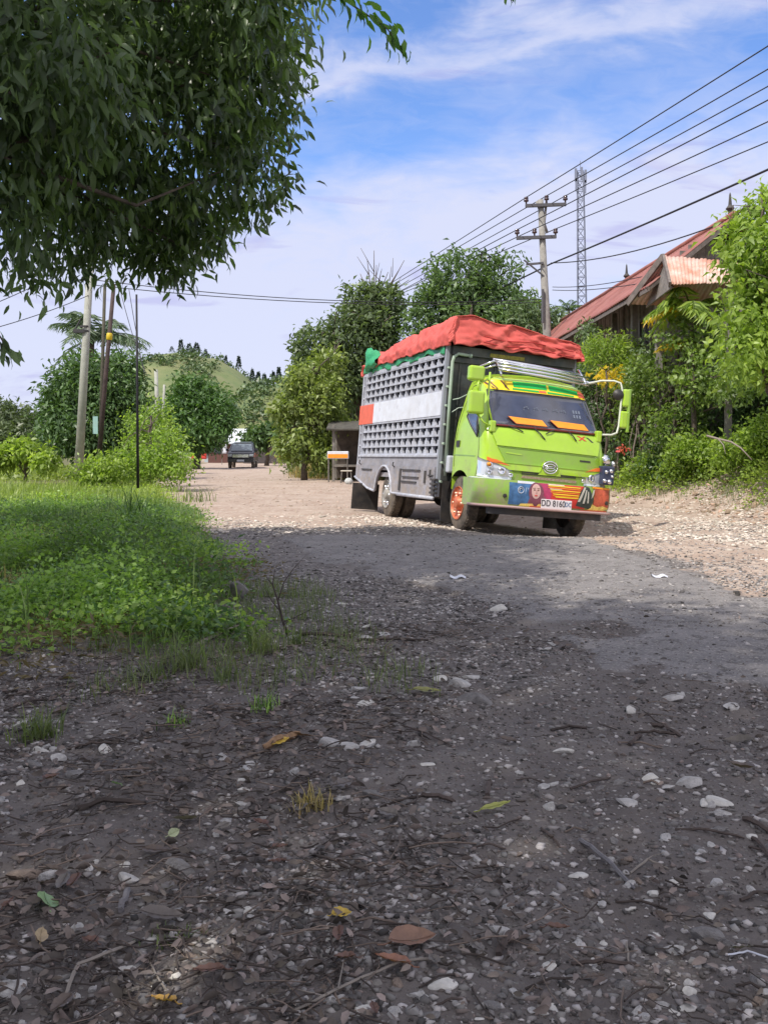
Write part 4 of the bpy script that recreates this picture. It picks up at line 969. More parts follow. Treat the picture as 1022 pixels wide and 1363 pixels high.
# ---- wooden and concrete poles at the left
CONC = pmat('concrete_pole', (.36, .37, .33), .8, var=.15, vscale=6, bump=.3, dust=.2)
RUSTP = pmat('rusty_dark_pole', (.055, .035, .035), .8, var=.4, vscale=10, dust=.1)
def pole(name, label, a, b, r0, r1, mat, cat='pole', grp=None):
    a, b = Vector(a), Vector(b); t = thing(name, label, cat, a, 0, grp); m = MB(); m.tube([(0, 0, -.3), (b-a)*.5, b-a], [r0, (r0+r1)/2, r1], 14); m.build('pole_shaft', mat, t, smooth=True); return t, a
pY = 30
t, a = pole('utility_pole', 'pale concrete power pole leaning slightly behind the weeds at the left', P(105, 618, pY), P(122, 330, pY), .135, .10, CONC)
m = MB()
for w in (450, 456): q = P(113.5, w-15, pY)-a; m.lathe([(.14, -.03), (.155, -.03), (.155, .03), (.14, .03)], q, (0, 0, 1), 14)
q = P(112, 441, pY)-a; m.box(q.x-.28, q.x+.05, q.y-.16, q.y+.0, q.z-.06, q.z+.05); m.tube([q+Vector((-.25, -.1, 0)), q+Vector((-.05, -.1, .4))], .025, 6); m.build('bracket', DARK, t)
polA = P(122, 332, pY)
t, a = pole('steel_pole', 'dark leaning pole with a yellow band beside the concrete pole', P(131, 612, 28), P(152, 378, 28), .07, .055, RUSTP)
m = MB(); q = P(146, 448, 28)-a; m.lathe([(.066, -.10), (.085, -.08), (.085, .08), (.066, .10)], q, (.09, 0, 1), 12); m.build('yellow_band', pmat('yellow_band_paint', (.62, .45, .02), .5), t, smooth=True)
m = MB(); q = P(130, 566, 28)-a; m.box(q.x-.10, q.x+.04, q.y-.10, q.y-.08, q.z-.25, q.z+.25); m.build('small_sign', pmat('pale_teal_sign', (.30, .50, .48), .5, dust=.3), t)
t, a = pole('steel_pole', 'second dark leaning pole crossing just behind the banded one', P(133, 612, 28.6), P(140, 378, 28.6), .055, .045, CONC if 0 else pmat('brown_green_pole', (.07, .065, .045), .8, var=.3))
t, a = pole('thin_post', 'thin black upright post standing in the weeds right of the poles', P(184, 632, 22), P(182, 392, 22), .032, .022, pmat('black_post', (.015, .015, .02), .7))
t, a = pole('short_post', 'short grey wooden post in the hedge before the round tree', P(211, 600, 42), P(208, 492, 42), .09, .08, CONC)
t, a = pole('short_post', 'thin leaning grey post with a crooked top beside the hedge post', P(215, 600, 43), P(219, 512, 43), .06, .05, CONC)
def wires(name, label, segs, r=.012, cat='power line', grp=None, mat=None):
    t = thing(name, label, cat, segs[0][0], 0, grp); o = Vector(segs[0][0]); m = MB()
    for a, b, sag in segs:
        a, b = Vector(a), Vector(b); m.tube([a.lerp(b, k/16)-o-Vector((0, 0, sag*4*(k/16)*(1-k/16))) for k in range(17)], r, 5)
    m.build('cable', mat or pmat('cable_rubber', (.02, .02, .022), .6), t, smooth=True); return t
wires('slack_wire', 'pair of slack thin wires dropping from the pole to the weeds', [(P(160, 385, 29), P(196, 500, 27), .15), (P(172, 385, 29), P(193, 500, 27), .1)], .010)
wires('slack_wire', 'short service wires from the left edge up to the concrete pole', [(P(-60, 425, 24), polA+Vector((0, 0, -.2)), .1), (P(-60, 450, 25), P(121, 392, 30), .1)], .012)
wires('power_line', 'two thin lines crossing the open sky from the left pole to the tall one', [(P(121, 372, 30), P(725, 398, 35), .35), (P(121, 379, 30), P(725, 402, 35), .3)], .014)

# ---- three-phase pole, its wires and the lattice mast
WOODP = pmat('weathered_pole', (.26, .25, .23), .85, var=.25, vscale=5, bump=.4)
eY = 35
t, a = pole('electricity_pole', 'tall twin-crossarm electricity pole behind the truck', P(737, 640, eY), P(719, 266, eY), .20, .10, WOODP)
def q_(px, py, dy=0): return P(px, py, eY+dy)-a
m = MB(); m.tube([q_(728, 310), q_(714, 268)], .05, 8); m.tube([q_(722, 316), q_(727, 268)], .045, 8); m.build('twin_top', WOODP, t, smooth=True)
STEELG = pmat('galvanised_steel', (.10, .10, .11), .6, metal=.3)
for l, r_ in (((699, 274), (753, 272)), ((687, 317), (740, 315))):
    m = MB(); m.bar(q_(*l, -.12), q_(*r_, -.12), .12, .11); m.build('crossarm', STEELG, t)
INS = pmat('brown_insulator', (.05, .025, .03), .25, coat=.5)
tops = []
for px, py in ((700, 272), (727, 270), (752, 270), (688, 315), (711, 314), (739, 314)):
    c = q_(px, py, -.12); m = MB(); m.lathe([(.03, 0), (.03, .08), (.085, .10), (.09, .16), (.05, .17), (.08, .20), (.08, .24), (.04, .27), (.001, .28)], c, (0, 0, 1), 12); m.build('insulator', INS, t, smooth=True); tops.append(c+a+Vector((0, 0, .25)))
m = MB(); m.bar(q_(723, 350, -.15), q_(700, 352, -.15), .08, .07); m.bar(q_(724, 368, -.1), q_(697, 346, -.2), .05, .05); m.build('stay_arm', STEELG, t)
m = MB(); m.tube([q_(722, 385, -.2), q_(722, 430, -.2)], .05, 8); m.build('conduit', STEELG, t)
D1 = Vector((9.1, -30.2, 0))
ends = [(1022, 58), (1022, 89), (1022, 112), (1022, 130), (1022, 159), (1022, 186)]
def toward(p, end):    # the line through the insulator that keeps its height and leaves the frame at the given place
    z = p.z-H; y = z*F/(HOR-end[1]); x = (end[0]-511)*y/F; q = Vector((x, y, p.z)); d = (q-p); return p+d*1.75
order = [0, 1, 2, 3, 4, 5]
segs = []
for k, i in enumerate(order):
    e = toward(tops[i], ends[k]); segs.append((tops[i], e, .05)); d = (tops[i]-e).normalized(); segs.append((tops[i], tops[i]+d*26, .0))
for k in range(6):
    wires('power_line', ['topmost overhead wire running from the upper crossarm to the upper right', 'second overhead wire from the top at the right edge', 'third overhead wire from the top at the right edge',
          'fourth overhead wire, from the lower crossarm left end', 'fifth overhead wire, from the middle of the lower crossarm', 'sixth overhead wire, from the lower crossarm right end'][k], segs[2*k:2*k+2], .017)
sA = P(731, 352, eY)
wires('power_line', 'thick seventh cable running from mid pole to the right edge below the others', [(sA, toward(sA, (1022, 220)), .1), (sA, sA+(sA-toward(sA, (1022, 220))).normalized()*20, .1)], .030)
wires('power_line', 'lowest sagging wire reaching the house roof on the right', [(P(733, 350, eY), P(990, 286, 21), .25)], .018)
wires('power_line', 'thin service wires between the pole and the house ridge', [(P(735, 382, eY), P(905, 355, 23), .15), (P(735, 386, eY), P(880, 372, 22.5), .1)], .012)
MAST = pmat('painted_mast', (.20, .22, .30), .5, var=.1)
tb = P(776, 560, 150); t = thing('lattice_mast', 'tall slender steel lattice mast with aerials behind the pole', 'mast', tb)
tt = P(772, 228, 150)-tb; m = MB(); hb, ht = 1.15, .62
def mc(k, i): c = tt*k; w = hb+(ht-hb)*k; a_ = i*math.pi/2+.5; return c+Vector((w*math.cos(a_), w*math.sin(a_), 0))
for i in range(4): m.tube([mc(0, i), mc(1, i)], .10, 6)
n = 26
for k in range(n):
    for i in range(4):
        m.tube([mc(k/n, i), mc((k+1)/n, (i+1) % 4)], .055, 4); m.tube([mc((k+1)/n, i), mc((k+1)/n, (i+1) % 4)], .055, 4)
m.build('lattice', MAST, t)
for i, (dx, dz) in enumerate(((-.8, .3), (.7, .1), (.1, .5), (-.7, -1.2), (.6, -1.5))):
    m = MB(); c = tt+Vector((dx, -.5, dz-1)); m.box(c.x-.17, c.x+.17, c.y-.1, c.y+.1, c.z-1.0, c.z+1.0); m.bar(c, tt+Vector((0, 0, dz-1)), .08, .08); m.build('antenna', MAST, t)
m = MB(); m.tube([tt, tt+Vector((0, 0, 1.6))], .05, 5); m.build('lightning_rod', MAST, t)

# ---- wooden house on the right with rusty roof
RUST = pmat('rusty_roof_sheet', (.22, .060, .045), .6, col2=(.34, .13, .11), vscale=.9, dust=.25)
RUST2 = pmat('rusty_porch_sheet', (.50, .20, .12), .55, col2=(.62, .52, .46), vscale=2.2)
PLANK = pmat('weathered_plank', (.175, .16, .145), .85, var=.35, vscale=5, bump=.4)
house = thing('house', 'weathered wooden house with a long rusty red roof behind the bushes', 'house', (8, 28, .5))
ho = Vector((8, 28, .5))
def rp(*a): return P(*a)-ho
A1 = Vector((6.75, 39, 6.1))-ho; A2 = Vector((7.75, 21.6, 6.35))-ho; B1 = Vector((5.35, 39, 4.7))-ho; B2 = Vector((5.55, 20.6, 4.62))-ho
C1 = Vector((11.0, 39, 4.2))-ho; C2 = Vector((11.5, 21, 4.3))-ho
def corrug(m, a, b, c, d, nu, amp, nv=10, th=.03):
    """corrugated sheet: a->b along the ridge, d->c along the eave, ribs run down the slope"""
    a, b, c, d = map(Vector, (a, b, c, d)); nrm = (b-a).cross(d-a).normalized(); nrm = nrm if nrm.z > 0 else -nrm
    def f(u, v): return (a.lerp(b, u)).lerp(d.lerp(c, u), v)+nrm*(amp*math.sin(u*nu*2*math.pi)+.03*float(fbm(np.array(u*14), np.array(v*3+2), 3)))
    m.grid(f, np.linspace(0, 1, nu*6+1), np.linspace(0, 1, nv))
m = MB(); corrug(m, A1, A2, B2, B1, 100, .012); corrug(m, A1, A2, C2, C1, 60, .012)
roof = m.build('roof', RUST, house, smooth=True, solid=.02)
m = MB(); m.tube([A1+Vector((0, 0, .05)), A2+Vector((0, 0, .05))], .07, 8); m.build('ridge_cap', RUST, roof, smooth=True)
m = MB(); m.bar(B1+Vector((.03, 0, -.10)), B2+Vector((.03, 0, -.06)), .03, .09); m.bar(A2+Vector((0, .02, -.06)), B2+Vector((0, .02, -.06)), .03, .10); m.bar(A2+Vector((0, .02, -.06)), C2+Vector((0, .02, -.06)), .03, .10)
m.build('fascia', pmat('pale_fascia', (.15, .13, .12), .8, var=.3, dust=.3), roof)
m = MB()
x0, x1, ya, yb = 6.35-8, 10.6-8, 21.8-28, 38-28
for k in range(60):
    y = ya+(yb-ya)*k/60; m.box(x0-.015*(k % 2), x0+.06, y+.005, y+(yb-ya)/60-.005, 1.2, 4.75)
for k in range(22):
    x = x0+.06+(x1-x0-.06)*k/22; zt_ = 4.6+max(0, 1.3-abs(x-(A2.x-.2))*.72); m.box(x+.004, x+(x1-x0)/22-.004, ya, ya+.05, 1.2, min(zt_, 5.4)-.1)
m.box(x1-.06, x1, ya+.06, yb, 1.2, 3.9)
m.build('wall', PLANK, house)
m = MB(); m.box(x0-.02, x1, ya-.02, yb, .98, 1.2)
for yy_ in np.linspace(ya, yb, 8):
    for xx in (x0+.1, x1-.1): m.box(xx-.09, xx+.09, yy_-.09+.1, yy_+.09+.1, -.5, 1.0)
m.build('stilt_floor', PLANK, house)
for yc in (23.6, 26.2, 30, 34):
    m = MB(); y = yc-28
    m.box(x0-.07, x0-.02, y-.5, y-.42, 2.6, 3.9); m.box(x0-.07, x0-.02, y+.42, y+.5, 2.6, 3.9); m.box(x0-.07, x0-.02, y-.42, y+.42, 3.82, 3.9); m.box(x0-.07, x0-.02, y-.42, y+.42, 2.6, 2.68); m.box(x0-.06, x0-.03, y-.02, y+.02, 2.68, 3.82)
    wn = m.build('window', pmat('window_frame_wood', (.2, .18, .16), .8), house)
    m = MB(); m.box(x0-.045, x0-.04, y-.42, y+.42, 2.68, 3.82); m.build('pane', GLASS, wn)
m = MB()
for y in (ya-.0, ya+2.1, ya+4.2): m.box(x0-.30, x0-.16, y-.07, y+.07, .6, 4.3)
m.build('verandah_post', pmat('grey_post_wood', (.22, .21, .19), .85, var=.2), house)
# porch gable
pk0 = P(884, 341, 20.6)-ho; pk1 = P(990, 350, 20.6)-ho; e0 = P(893, 379, 19.5)-ho; e1 = P(980, 377, 19.5)-ho; bk0 = Vector((pk0.x-.1, pk0.y+1.3, pk0.z-.75)); bk1 = Vector((pk1.x, pk1.y+1.3, pk1.z-.75))
bk0 = Vector((pk0.x-.5, pk0.y+1.0, pk0.z-.85))
m = MB(); corrug(m, pk0, pk1, e1, e0, 20, .010, 6); corrug(m, pk0, pk1, bk1, bk0, 20, .010, 6); m.build('porch_roof', RUST2, house, smooth=True, solid=.015)
m = MB(); m.add([pk0+Vector((.06, 0, -.08)), e0+Vector((.06, .05, -.05)), Vector((bk0.x+.4, bk0.y, bk0.z-.1))], [(0, 1, 2)]); m.build('gable_board', PLANK, house, solid=.04)
m = MB(); m.bar(pk0+Vector((-.03, 0, 0)), bk0+Vector((-.03, 0, 0)), .05, .14); m.bar(pk0+Vector((-.03, 0, 0)), e0+Vector((-.03, 0, 0)), .05, .12); m.build('barge_board', pmat('pale_fascia', (.26, .23, .20), .8), house)
m = MB(); 
for x in (e1.x-.1,): m.box(x-.06, x+.06, e0.y+.15, e0.y+.27, -.2, e0.z)
m.build('porch_post', PLANK, house)
for pxy in ((771, 418, 30), (890, 250+52, 22.8)):
    pass
m = MB(); c = A2+Vector((0, .3, .05)); m.lathe([(.05, 0), (.05, .12), (.10, .18), (.04, .26), (.02, .5), (.001, .55)], c, (0, 0, 1), 10); c = A1.lerp(A2, .55); m.lathe([(.05, 0), (.05, .12), (.10, .18), (.04, .26), (.02, .5), (.001, .55)], c, (0, 0, 1), 10); m.build('finial', DARK, roof)

# ---- right-hand greenery
def onb(px, py, y): q = P(px, py, y); return (q.x, q.y, gz(q.x, q.y)-.05)
tree('garden_tree', 'tall bright green tree at the right edge in front of the porch', onb(1040, 640, 16.5), [LO(1010, 330, 16.5, 48, 62), LO(1000, 420, 16.3, 42, 60), LO(1045, 400, 16.5, 60, 110), LO(985, 470, 16, 40, 40), LO(1030, 285, 16.8, 26, 40)],
     430, 15, .13, .15, LIGHTG, wid=.24, tr=(.07, .03), detail=1, seed=21, nb=20)
tree('climber_bush', 'broad-leaved climber covering the fence posts right of the truck mirror', onb(890, 640, 21.4), [LO(880, 510, 22, 60, 42, .9), LO(950, 500, 19.8, 55, 36, .8), LO(848, 560, 23, 30, 38, .6), LO(925, 450, 20.4, 46, 30, .6), LO(985, 505, 18.4, 36, 26), LO(900, 570, 20.9, 36, 40)],
     620, 15, .10, .105, leafmat('climber_leaf', (.135, .205, .05), trans=.35, tint=.6), wid=.34, tr=(.06, .03), detail=1, cat='bush', seed=22, nb=24, down=-.1)
tree('leafy_shrub', 'light green fine-leaved shrub in front of the house wall', onb(820, 600, 23.5), [LO(822, 475, 23.5, 38, 30, .5), LO(800, 470, 23.5, 26, 26, .5), LO(832, 505, 23.2, 32, 30, .5)], 260, 16, .09, .13, LIGHTG, wid=.12, tr=(.05, .03), detail=0, cat='shrub', seed=23, down=.2)
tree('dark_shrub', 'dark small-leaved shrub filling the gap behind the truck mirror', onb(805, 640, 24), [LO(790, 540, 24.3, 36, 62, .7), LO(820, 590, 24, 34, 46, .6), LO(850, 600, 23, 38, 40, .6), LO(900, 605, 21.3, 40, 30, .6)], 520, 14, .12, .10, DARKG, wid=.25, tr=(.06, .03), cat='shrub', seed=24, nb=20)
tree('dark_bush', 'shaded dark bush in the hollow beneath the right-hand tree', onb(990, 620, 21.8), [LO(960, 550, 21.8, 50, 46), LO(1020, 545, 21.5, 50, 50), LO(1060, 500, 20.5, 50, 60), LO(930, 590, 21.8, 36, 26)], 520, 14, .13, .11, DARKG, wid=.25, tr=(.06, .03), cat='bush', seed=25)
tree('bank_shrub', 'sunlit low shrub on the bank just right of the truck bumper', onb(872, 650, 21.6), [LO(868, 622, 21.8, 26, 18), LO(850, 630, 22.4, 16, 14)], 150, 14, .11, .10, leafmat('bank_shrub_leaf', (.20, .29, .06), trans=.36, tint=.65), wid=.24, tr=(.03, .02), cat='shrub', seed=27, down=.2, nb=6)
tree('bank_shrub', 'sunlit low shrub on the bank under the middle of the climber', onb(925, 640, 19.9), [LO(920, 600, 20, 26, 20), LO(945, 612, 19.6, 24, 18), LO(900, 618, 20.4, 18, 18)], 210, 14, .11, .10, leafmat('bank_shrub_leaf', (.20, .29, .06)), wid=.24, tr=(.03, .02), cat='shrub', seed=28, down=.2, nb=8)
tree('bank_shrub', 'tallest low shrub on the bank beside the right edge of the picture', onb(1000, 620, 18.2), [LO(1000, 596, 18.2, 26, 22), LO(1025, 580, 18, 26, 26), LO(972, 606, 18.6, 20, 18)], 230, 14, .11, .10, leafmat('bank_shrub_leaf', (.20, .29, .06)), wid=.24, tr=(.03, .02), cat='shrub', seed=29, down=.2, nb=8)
tree('back_shrub', 'pale leafy shrub standing against the wall under the roof eave', onb(785, 620, 25.5), [LO(782, 452, 25.6, 16, 24, .4), LO(775, 500, 25.4, 26, 40, .5), LO(868, 485, 22.6, 24, 26, .4)], 200, 15, .10, .11, PALEL, wid=.22, tr=(.05, .03), cat='shrub', seed=26)
# broad leaf palm plant in front of the porch
def frond_plant(name, label, base, n, L, mat, seed, cat='palm', rise=.6, wid=.06, arch=1.0, stem=None, leaflets=26, lw=.07, tall=0.0, mats2=None, group=None, trunkmat=None, ll=.45):
    """palm: trunk and arched fronds, each frond a rachis with many leaflets"""
    rng = np.random.default_rng(seed); base = Vector(base); t = thing(name, label, cat, base, 0, group)
    if tall > 0:
        m = MB(); lean = Vector((rng.normal()*.06, 0, 1)).normalized()
        m.tube([lean*tall*k/8+Vector((0, 0, -.2 if k == 0 else 0)) for k in range(9)], [stem*(1.2-.4*k/8) for k in range(9)], 10); m.build('trunk', trunkmat or BARK, t, smooth=True); c = lean*tall
    else: c = Vector((0, 0, 0))
    for i in range(n):
        a = i*2.4+rng.normal()*.2; el = math.radians(rng.uniform(-5, 75)) if tall else math.radians(rng.uniform(35, 80)); l = L*rng.uniform(.8, 1.1)
        d = Vector((math.cos(a)*math.cos(el), math.sin(a)*math.cos(el), math.sin(el))); pts = []
        for k in range(11):
            s = k/10; pts.append(c+d*l*s+Vector((0, 0, -arch*l*.55*s*s*(1 if el > .3 else .75))))
        m = MB(); m.tube(pts, [.022*L/1.5*(1-.8*k/10)+.004 for k in range(11)], 5); fr = m.build('frond', mat, t)
        pos = []; dv = []; sz = []
        for j in range(leaflets):
            s = .12+.88*j/leaflets; k = s*10; q = min(int(k), 9); p = pts[q].lerp(pts[q+1], k-q); tg = (pts[q+1]-pts[q]).normalized(); sd_ = tg.cross(Vector((0, 0, 1))).normalized()
            for sg in (-1, 1): pos.append(p); dv.append(tg*.55+sd_*sg+Vector((0, 0, -.45))+Vector(rng.normal(size=3)*.08)); sz.append(ll*L*(math.sin(math.pi*min(.12+s*.8, 1))**.7+.15)*.5)
        leaf_mesh('leaflets', np.array([tuple(p) for p in pos]), np.array([tuple(p) for p in dv]), np.array(sz), lw, mats2 if (mats2 and rng.random() < .45) else mat, fr, 1, droop=.3, rng=rng)
    return t
frond_plant('areca_palm', 'palm with drooping yellow and green fronds beside the porch', onb(925, 560, 20.2), 12, 1.45, LIGHTG, 31, tall=P(925, 415, 20.2).z-onb(925, 560, 20.2)[2], stem=.05, arch=1.3, mats2=YELG, lw=.09)
frond_plant('areca_palm', 'small yellow-tipped palm clump at the foot of the house wall', onb(893, 560, 21.2), 8, .8, LIGHTG, 32, tall=P(893, 465, 21.2).z-onb(893, 560, 21.2)[2], stem=.03, arch=1.1, mats2=YELG, lw=.10)
tree('croton_bush', 'yellow-leaved croton showing just above the truck mirror arm', onb(800, 600, 22.4), [LO(808, 494, 22.4, 20, 7), LO(790, 506, 22.4, 16, 6), LO(822, 505, 22.2, 8, 6)], 22, 9, .05, .12, YELG, wid=.22, tr=(.03, .02), detail=1, cat='bush', seed=33, nb=8)
# fence posts, vine stems and rubbish-dry stems below the climber
for i, (px, l) in enumerate(((822, 'leaning grey fence stake nearest the truck mirror'), (846, 'pale bare fence stake behind the red flower'), (868, 'dark fence stake wrapped in vine stems'), (862, 'thin crooked stake beside the vine stems'))):
    y = 23.2-.3*i; b = P(px, 655, y); pole('fence_stake', l, (b.x, y, gz(b.x, y)), (b.x+.06*(-1)**i, y+.1, gz(b.x, y)+1.5+.2*(i % 3)), .05, .04, pmat('grey_stake', (.24, .20, .17), .9, var=.3), 'stake')
t = thing('vine_stems', 'tangle of bare hanging vine stems under the climber bush', 'vine', P(862, 640, 22.2)); m = MB(); rng = np.random.default_rng(5); o = P(862, 640, 22.2)
for i in range(20):
    x = rng.uniform(-20, 24); a_ = P(862+x, rng.uniform(525, 560), 22.2)-o; b_ = P(862+x+rng.normal()*6, rng.uniform(625, 655), 22.2+rng.normal()*.2)-o; sg = rng.normal()*.10; m.tube([a_.lerp(b_, q/6)+Vector((sg*math.sin(q*.52*1.0)+rng.normal()*.02, rng.normal()*.03, 0)) for q in range(7)], .012+.010*rng.random(), 5)
m.build('stem', pmat('vine_stem_bark', (.17, .14, .12), .9, var=.3), t, smooth=True)
t = thing('fallen_branch', 'bare pale branch arching out of the dark hollow on the right bank', 'branch', P(940, 580, 15.5)); o = P(940, 580, 15.5)
m = MB(); m.tube([P(*q)-o for q in ((940, 580, 15.5), (955, 584, 15.4), (972, 588, 15.3), (985, 596, 15.2), (1000, 612, 15.1))], [.02, .018, .016, .013, .008], 6); m.tube([P(*q)-o for q in ((955, 584, 15.4), (962, 592, 15.3), (965, 604, 15.2))], [.012, .008, .004], 5); m.build('limb', pmat('pale_stem', (.26, .22, .19), .9), t, smooth=True)
t = thing('red_flower', 'small red flower cluster low behind the right mirror', 'flower', P(829, 598, 21.5)); c = np.random.default_rng(3).normal(size=(26, 3))
leaf_mesh('petals', c*.035, c, np.full(26, .07), .4, leafmat('red_petal', (.55, .10, .08), tint=.3), t, 1)

# weeds as ground cover: one sheet of leaves per stretch
def weeds(name, mat, xr, yr, n, size, hfun, dens, wid=.3, seed=0, clump=9, spread=.05, detail=0, label=None, up=.35):
    rng = np.random.default_rng(seed); nc = n//clump
    # nearer ground gets its share of plants by picture size
    x = rng.uniform(*xr, nc*5); y = rng.uniform(*yr, nc*5); k = rng.random(nc*5) < dens(x, y); x, y = x[k][:nc], y[k][:nc]
    hh = hfun(x, y)*(.45+.75*rng.random(len(x)))*(1+.8*fbm(x*1.6+seed, y*1.6, 3))
    X_ = np.repeat(x, clump)+rng.normal(size=len(x)*clump)*spread*2; Y_ = np.repeat(y, clump)+rng.normal(size=len(x)*clump)*spread*2
    t_ = rng.random(len(X_)); Z_ = gh(X_, Y_)+np.repeat(hh, clump)*(.15+.9*t_)
    pos = np.stack([X_, Y_, Z_], 1); d = rng.normal(size=pos.shape); d[:, 2] = np.abs(d[:, 2])*.3+up*t_
    tv_ = np.clip(.25*np.repeat(rng.random(len(x)), clump)+.25*rng.random(len(X_))+.5*np.repeat(np.clip(.5+1.7*fbm(x*1.15+seed*.37, y*.75, 4), 0, 1), clump), 0, 1)  # broad species patches; their dark parts stand in for shade in the hollows
    o = leaf_mesh(name, pos, d, size*(.5+.9*rng.random(len(X_))), wid, mat, None, detail, tv_, .2, rng); return tag(o, kind='stuff', label=label, cat='plants')
def grass(name, mat, pts, n, L, w, seed, spread=.1, lean=.5, label=None, kind='stuff', cat='grass', parent=None):
    """blades: curved tapering strips growing from the given tuft centres"""
    rng = np.random.default_rng(seed); pts = np.array(pts); i = rng.integers(0, len(pts), n); p = pts[i, :2]+rng.normal(size=(n, 2))*spread
    z = gh(p[:, 0], p[:, 1]); b = np.column_stack([p, z-.01]); a = rng.uniform(0, 2*math.pi, n); ln = lean*rng.random(n)+.1; l = L*(.4+.8*rng.random(n))
    dx = np.column_stack([np.cos(a), np.sin(a), 0*a]); sdv = np.column_stack([-np.sin(a), np.cos(a), 0*a])*w/2
    q = []
    for s, ws in ((0, 1), (.35, .9), (.7, .6), (1, .05)):
        c = b+dx*(l*ln*s*s)[:, None]; c[:, 2] += l*(s-.45*ln*s*s*1.2); q += [c-sdv*ws, c+sdv*ws]
    V = np.stack(q, 1).reshape(-1, 3); bs = np.arange(n)[:, None]*8
    Fq = np.concatenate([bs+np.array(k) for k in ((0, 1, 3, 2), (2, 3, 5, 4), (4, 5, 7, 6))])
    o = npmesh(name, V, [Fq], mat, parent, np.repeat(rng.random(n), 8)); return tag(o, kind=kind, label=label, cat=cat) if not parent else o
def dleft(x, y): return (lbx(y)-x)
nearg = lambda x, y: sst(dleft(x, y)-.55*fbm(x*2.2, y*2.2, 3), .05, .55)*sst(y+1.6*fbm(x*1.3, y*1.3, 4), 5.2, 6.5)*(.15+.85*sst(fbm(x*.95+31, y*.75+7, 4), -.38, -.12))*np.clip(1.25-1.5*np.exp(-(((x+5.0)/.8)**2+((y-13)/1.7)**2)), 0, 1)
lump = lambda x, y: np.clip(.95+3.0*fbm(x*1.1+4, y*.9, 4), .08, 2.6)
weeds('weed_cover', WEED, (-5.6, -.2), (5.0, 11), 62000, .036, lambda x, y: .17*sst(dleft(x, y), -.1, .9)*lump(x, y)+.02, nearg, seed=41, label='low green creeping weeds on the left verge')
weeds('weed_cover', WEED, (-9.5, -1.0), (10, 21), 62000, .052, lambda x, y: (.15-.09*sst(y, 12, 16))*sst(dleft(x, y), 0, .9)*lump(x, y)+.03, nearg, seed=42, spread=.08, label='taller green weeds on the mound at the left')
weeds('fern_weeds', leafmat('blue_green_weed', (.11, .20, .08), trans=.3, tint=.6), (-8, -.3), (5.2, 20), 42000, .058, lambda x, y: (.17-.10*sst(y, 11, 15))*lump(x, y), lambda x, y: nearg(x, y)*sst(fbm(x*.9+2, y*.8+5, 3), -.1, .2), seed=52, spread=.07, wid=.15, up=.6, label='feathery dark green weeds mixed through the left verge')
weeds('broadleaf_weeds', leafmat('pale_weed_leaf', (.22, .32, .08), trans=.38, tint=.55), (-6, -.5), (5.4, 14), 11000, .045, lambda x, y: .20-.10*sst(y, 9, 13), lambda x, y: nearg(x, y)*sst(fbm(x*1.2+8, y*1.2, 3), .02, .22), seed=47, clump=14, spread=.045, wid=.30, detail=2, label='broader pale-leaved weeds standing in clumps on the left verge')
weeds('dry_weeds', leafmat('brown_weed_leaf', (.17, .13, .07), trans=.2, tint=.5), (-7, .1), (4.6, 15), 9000, .06, lambda x, y: .10+0*x, lambda x, y: (dleft(x, y) > -.15)*sst(fbm(x*1.0+18, y*1.0, 3), .0, .3), seed=48, spread=.08, wid=.12, label='brown withered stems among the left weeds')
weeds('weed_cover', BRIGHT, (-24, -3.5), (19, 31.5), 50000, .075, lambda x, y: .05+.14*np.exp(-((x+6.6)/1.6)**2), lambda x, y: (dleft(x, y) > .3)*(1-.9*np.exp(-((y-30.0-.10*(x+8))/1.5)**2)*(x < -5)), seed=43, spread=.14, label='sunlit yellow-green weeds beyond the mound')
weeds('weed_cover', leafmat('field_leaf', (.20, .26, .06), trans=.3, tint=.4), (-38, -7), (35.5, 60), 40000, .15, lambda x, y: .20+0*x, lambda x, y: (dleft(x, y) > .6)*1.0, seed=44, spread=.25, label='field of pale weeds behind the dirt path')
weeds('bank_cover', leafmat('bank_leaf', (.25, .34, .07), trans=.36, tint=.55), (4.0, 14.5), (8.5, 25.5), 120000, .062, lambda x, y: .20+.36*sst(x-rbx(y), .1, 1.4), lambda x, y: sst(x-rbx(y)+.6*fbm(x*1.5, y*1.5, 3), .2, .6), seed=45, spread=.06, label='bright green creeper covering the right bank')
weeds('road_verge', OLIVE, (-5.5, 1.5), (37, 50), 26000, .12, lambda x, y: .42+0*x, lambda x, y: ((x-rbx(y)) > .2)*1.0, seed=46, spread=.16, label='dry olive weeds on the far road corner')
rg = np.random.default_rng(8)
tuft = [(x, y) for x, y in zip(rg.uniform(-1.35, -.35, 20), rg.uniform(5.2, 6.6, 20))]
def tufts(px, py, n, L, sd_, label, mat=WEED, spread=.04, w=.006):
    g = G(px, py); o = grass('grass_tuft', mat, [(g.x, g.y)], n, L, w, sd_, spread, .8, label, None, 'grass tuft'); return o
DULLG = leafmat('dull_grass', (.115, .15, .055), trans=.3, tint=.45)
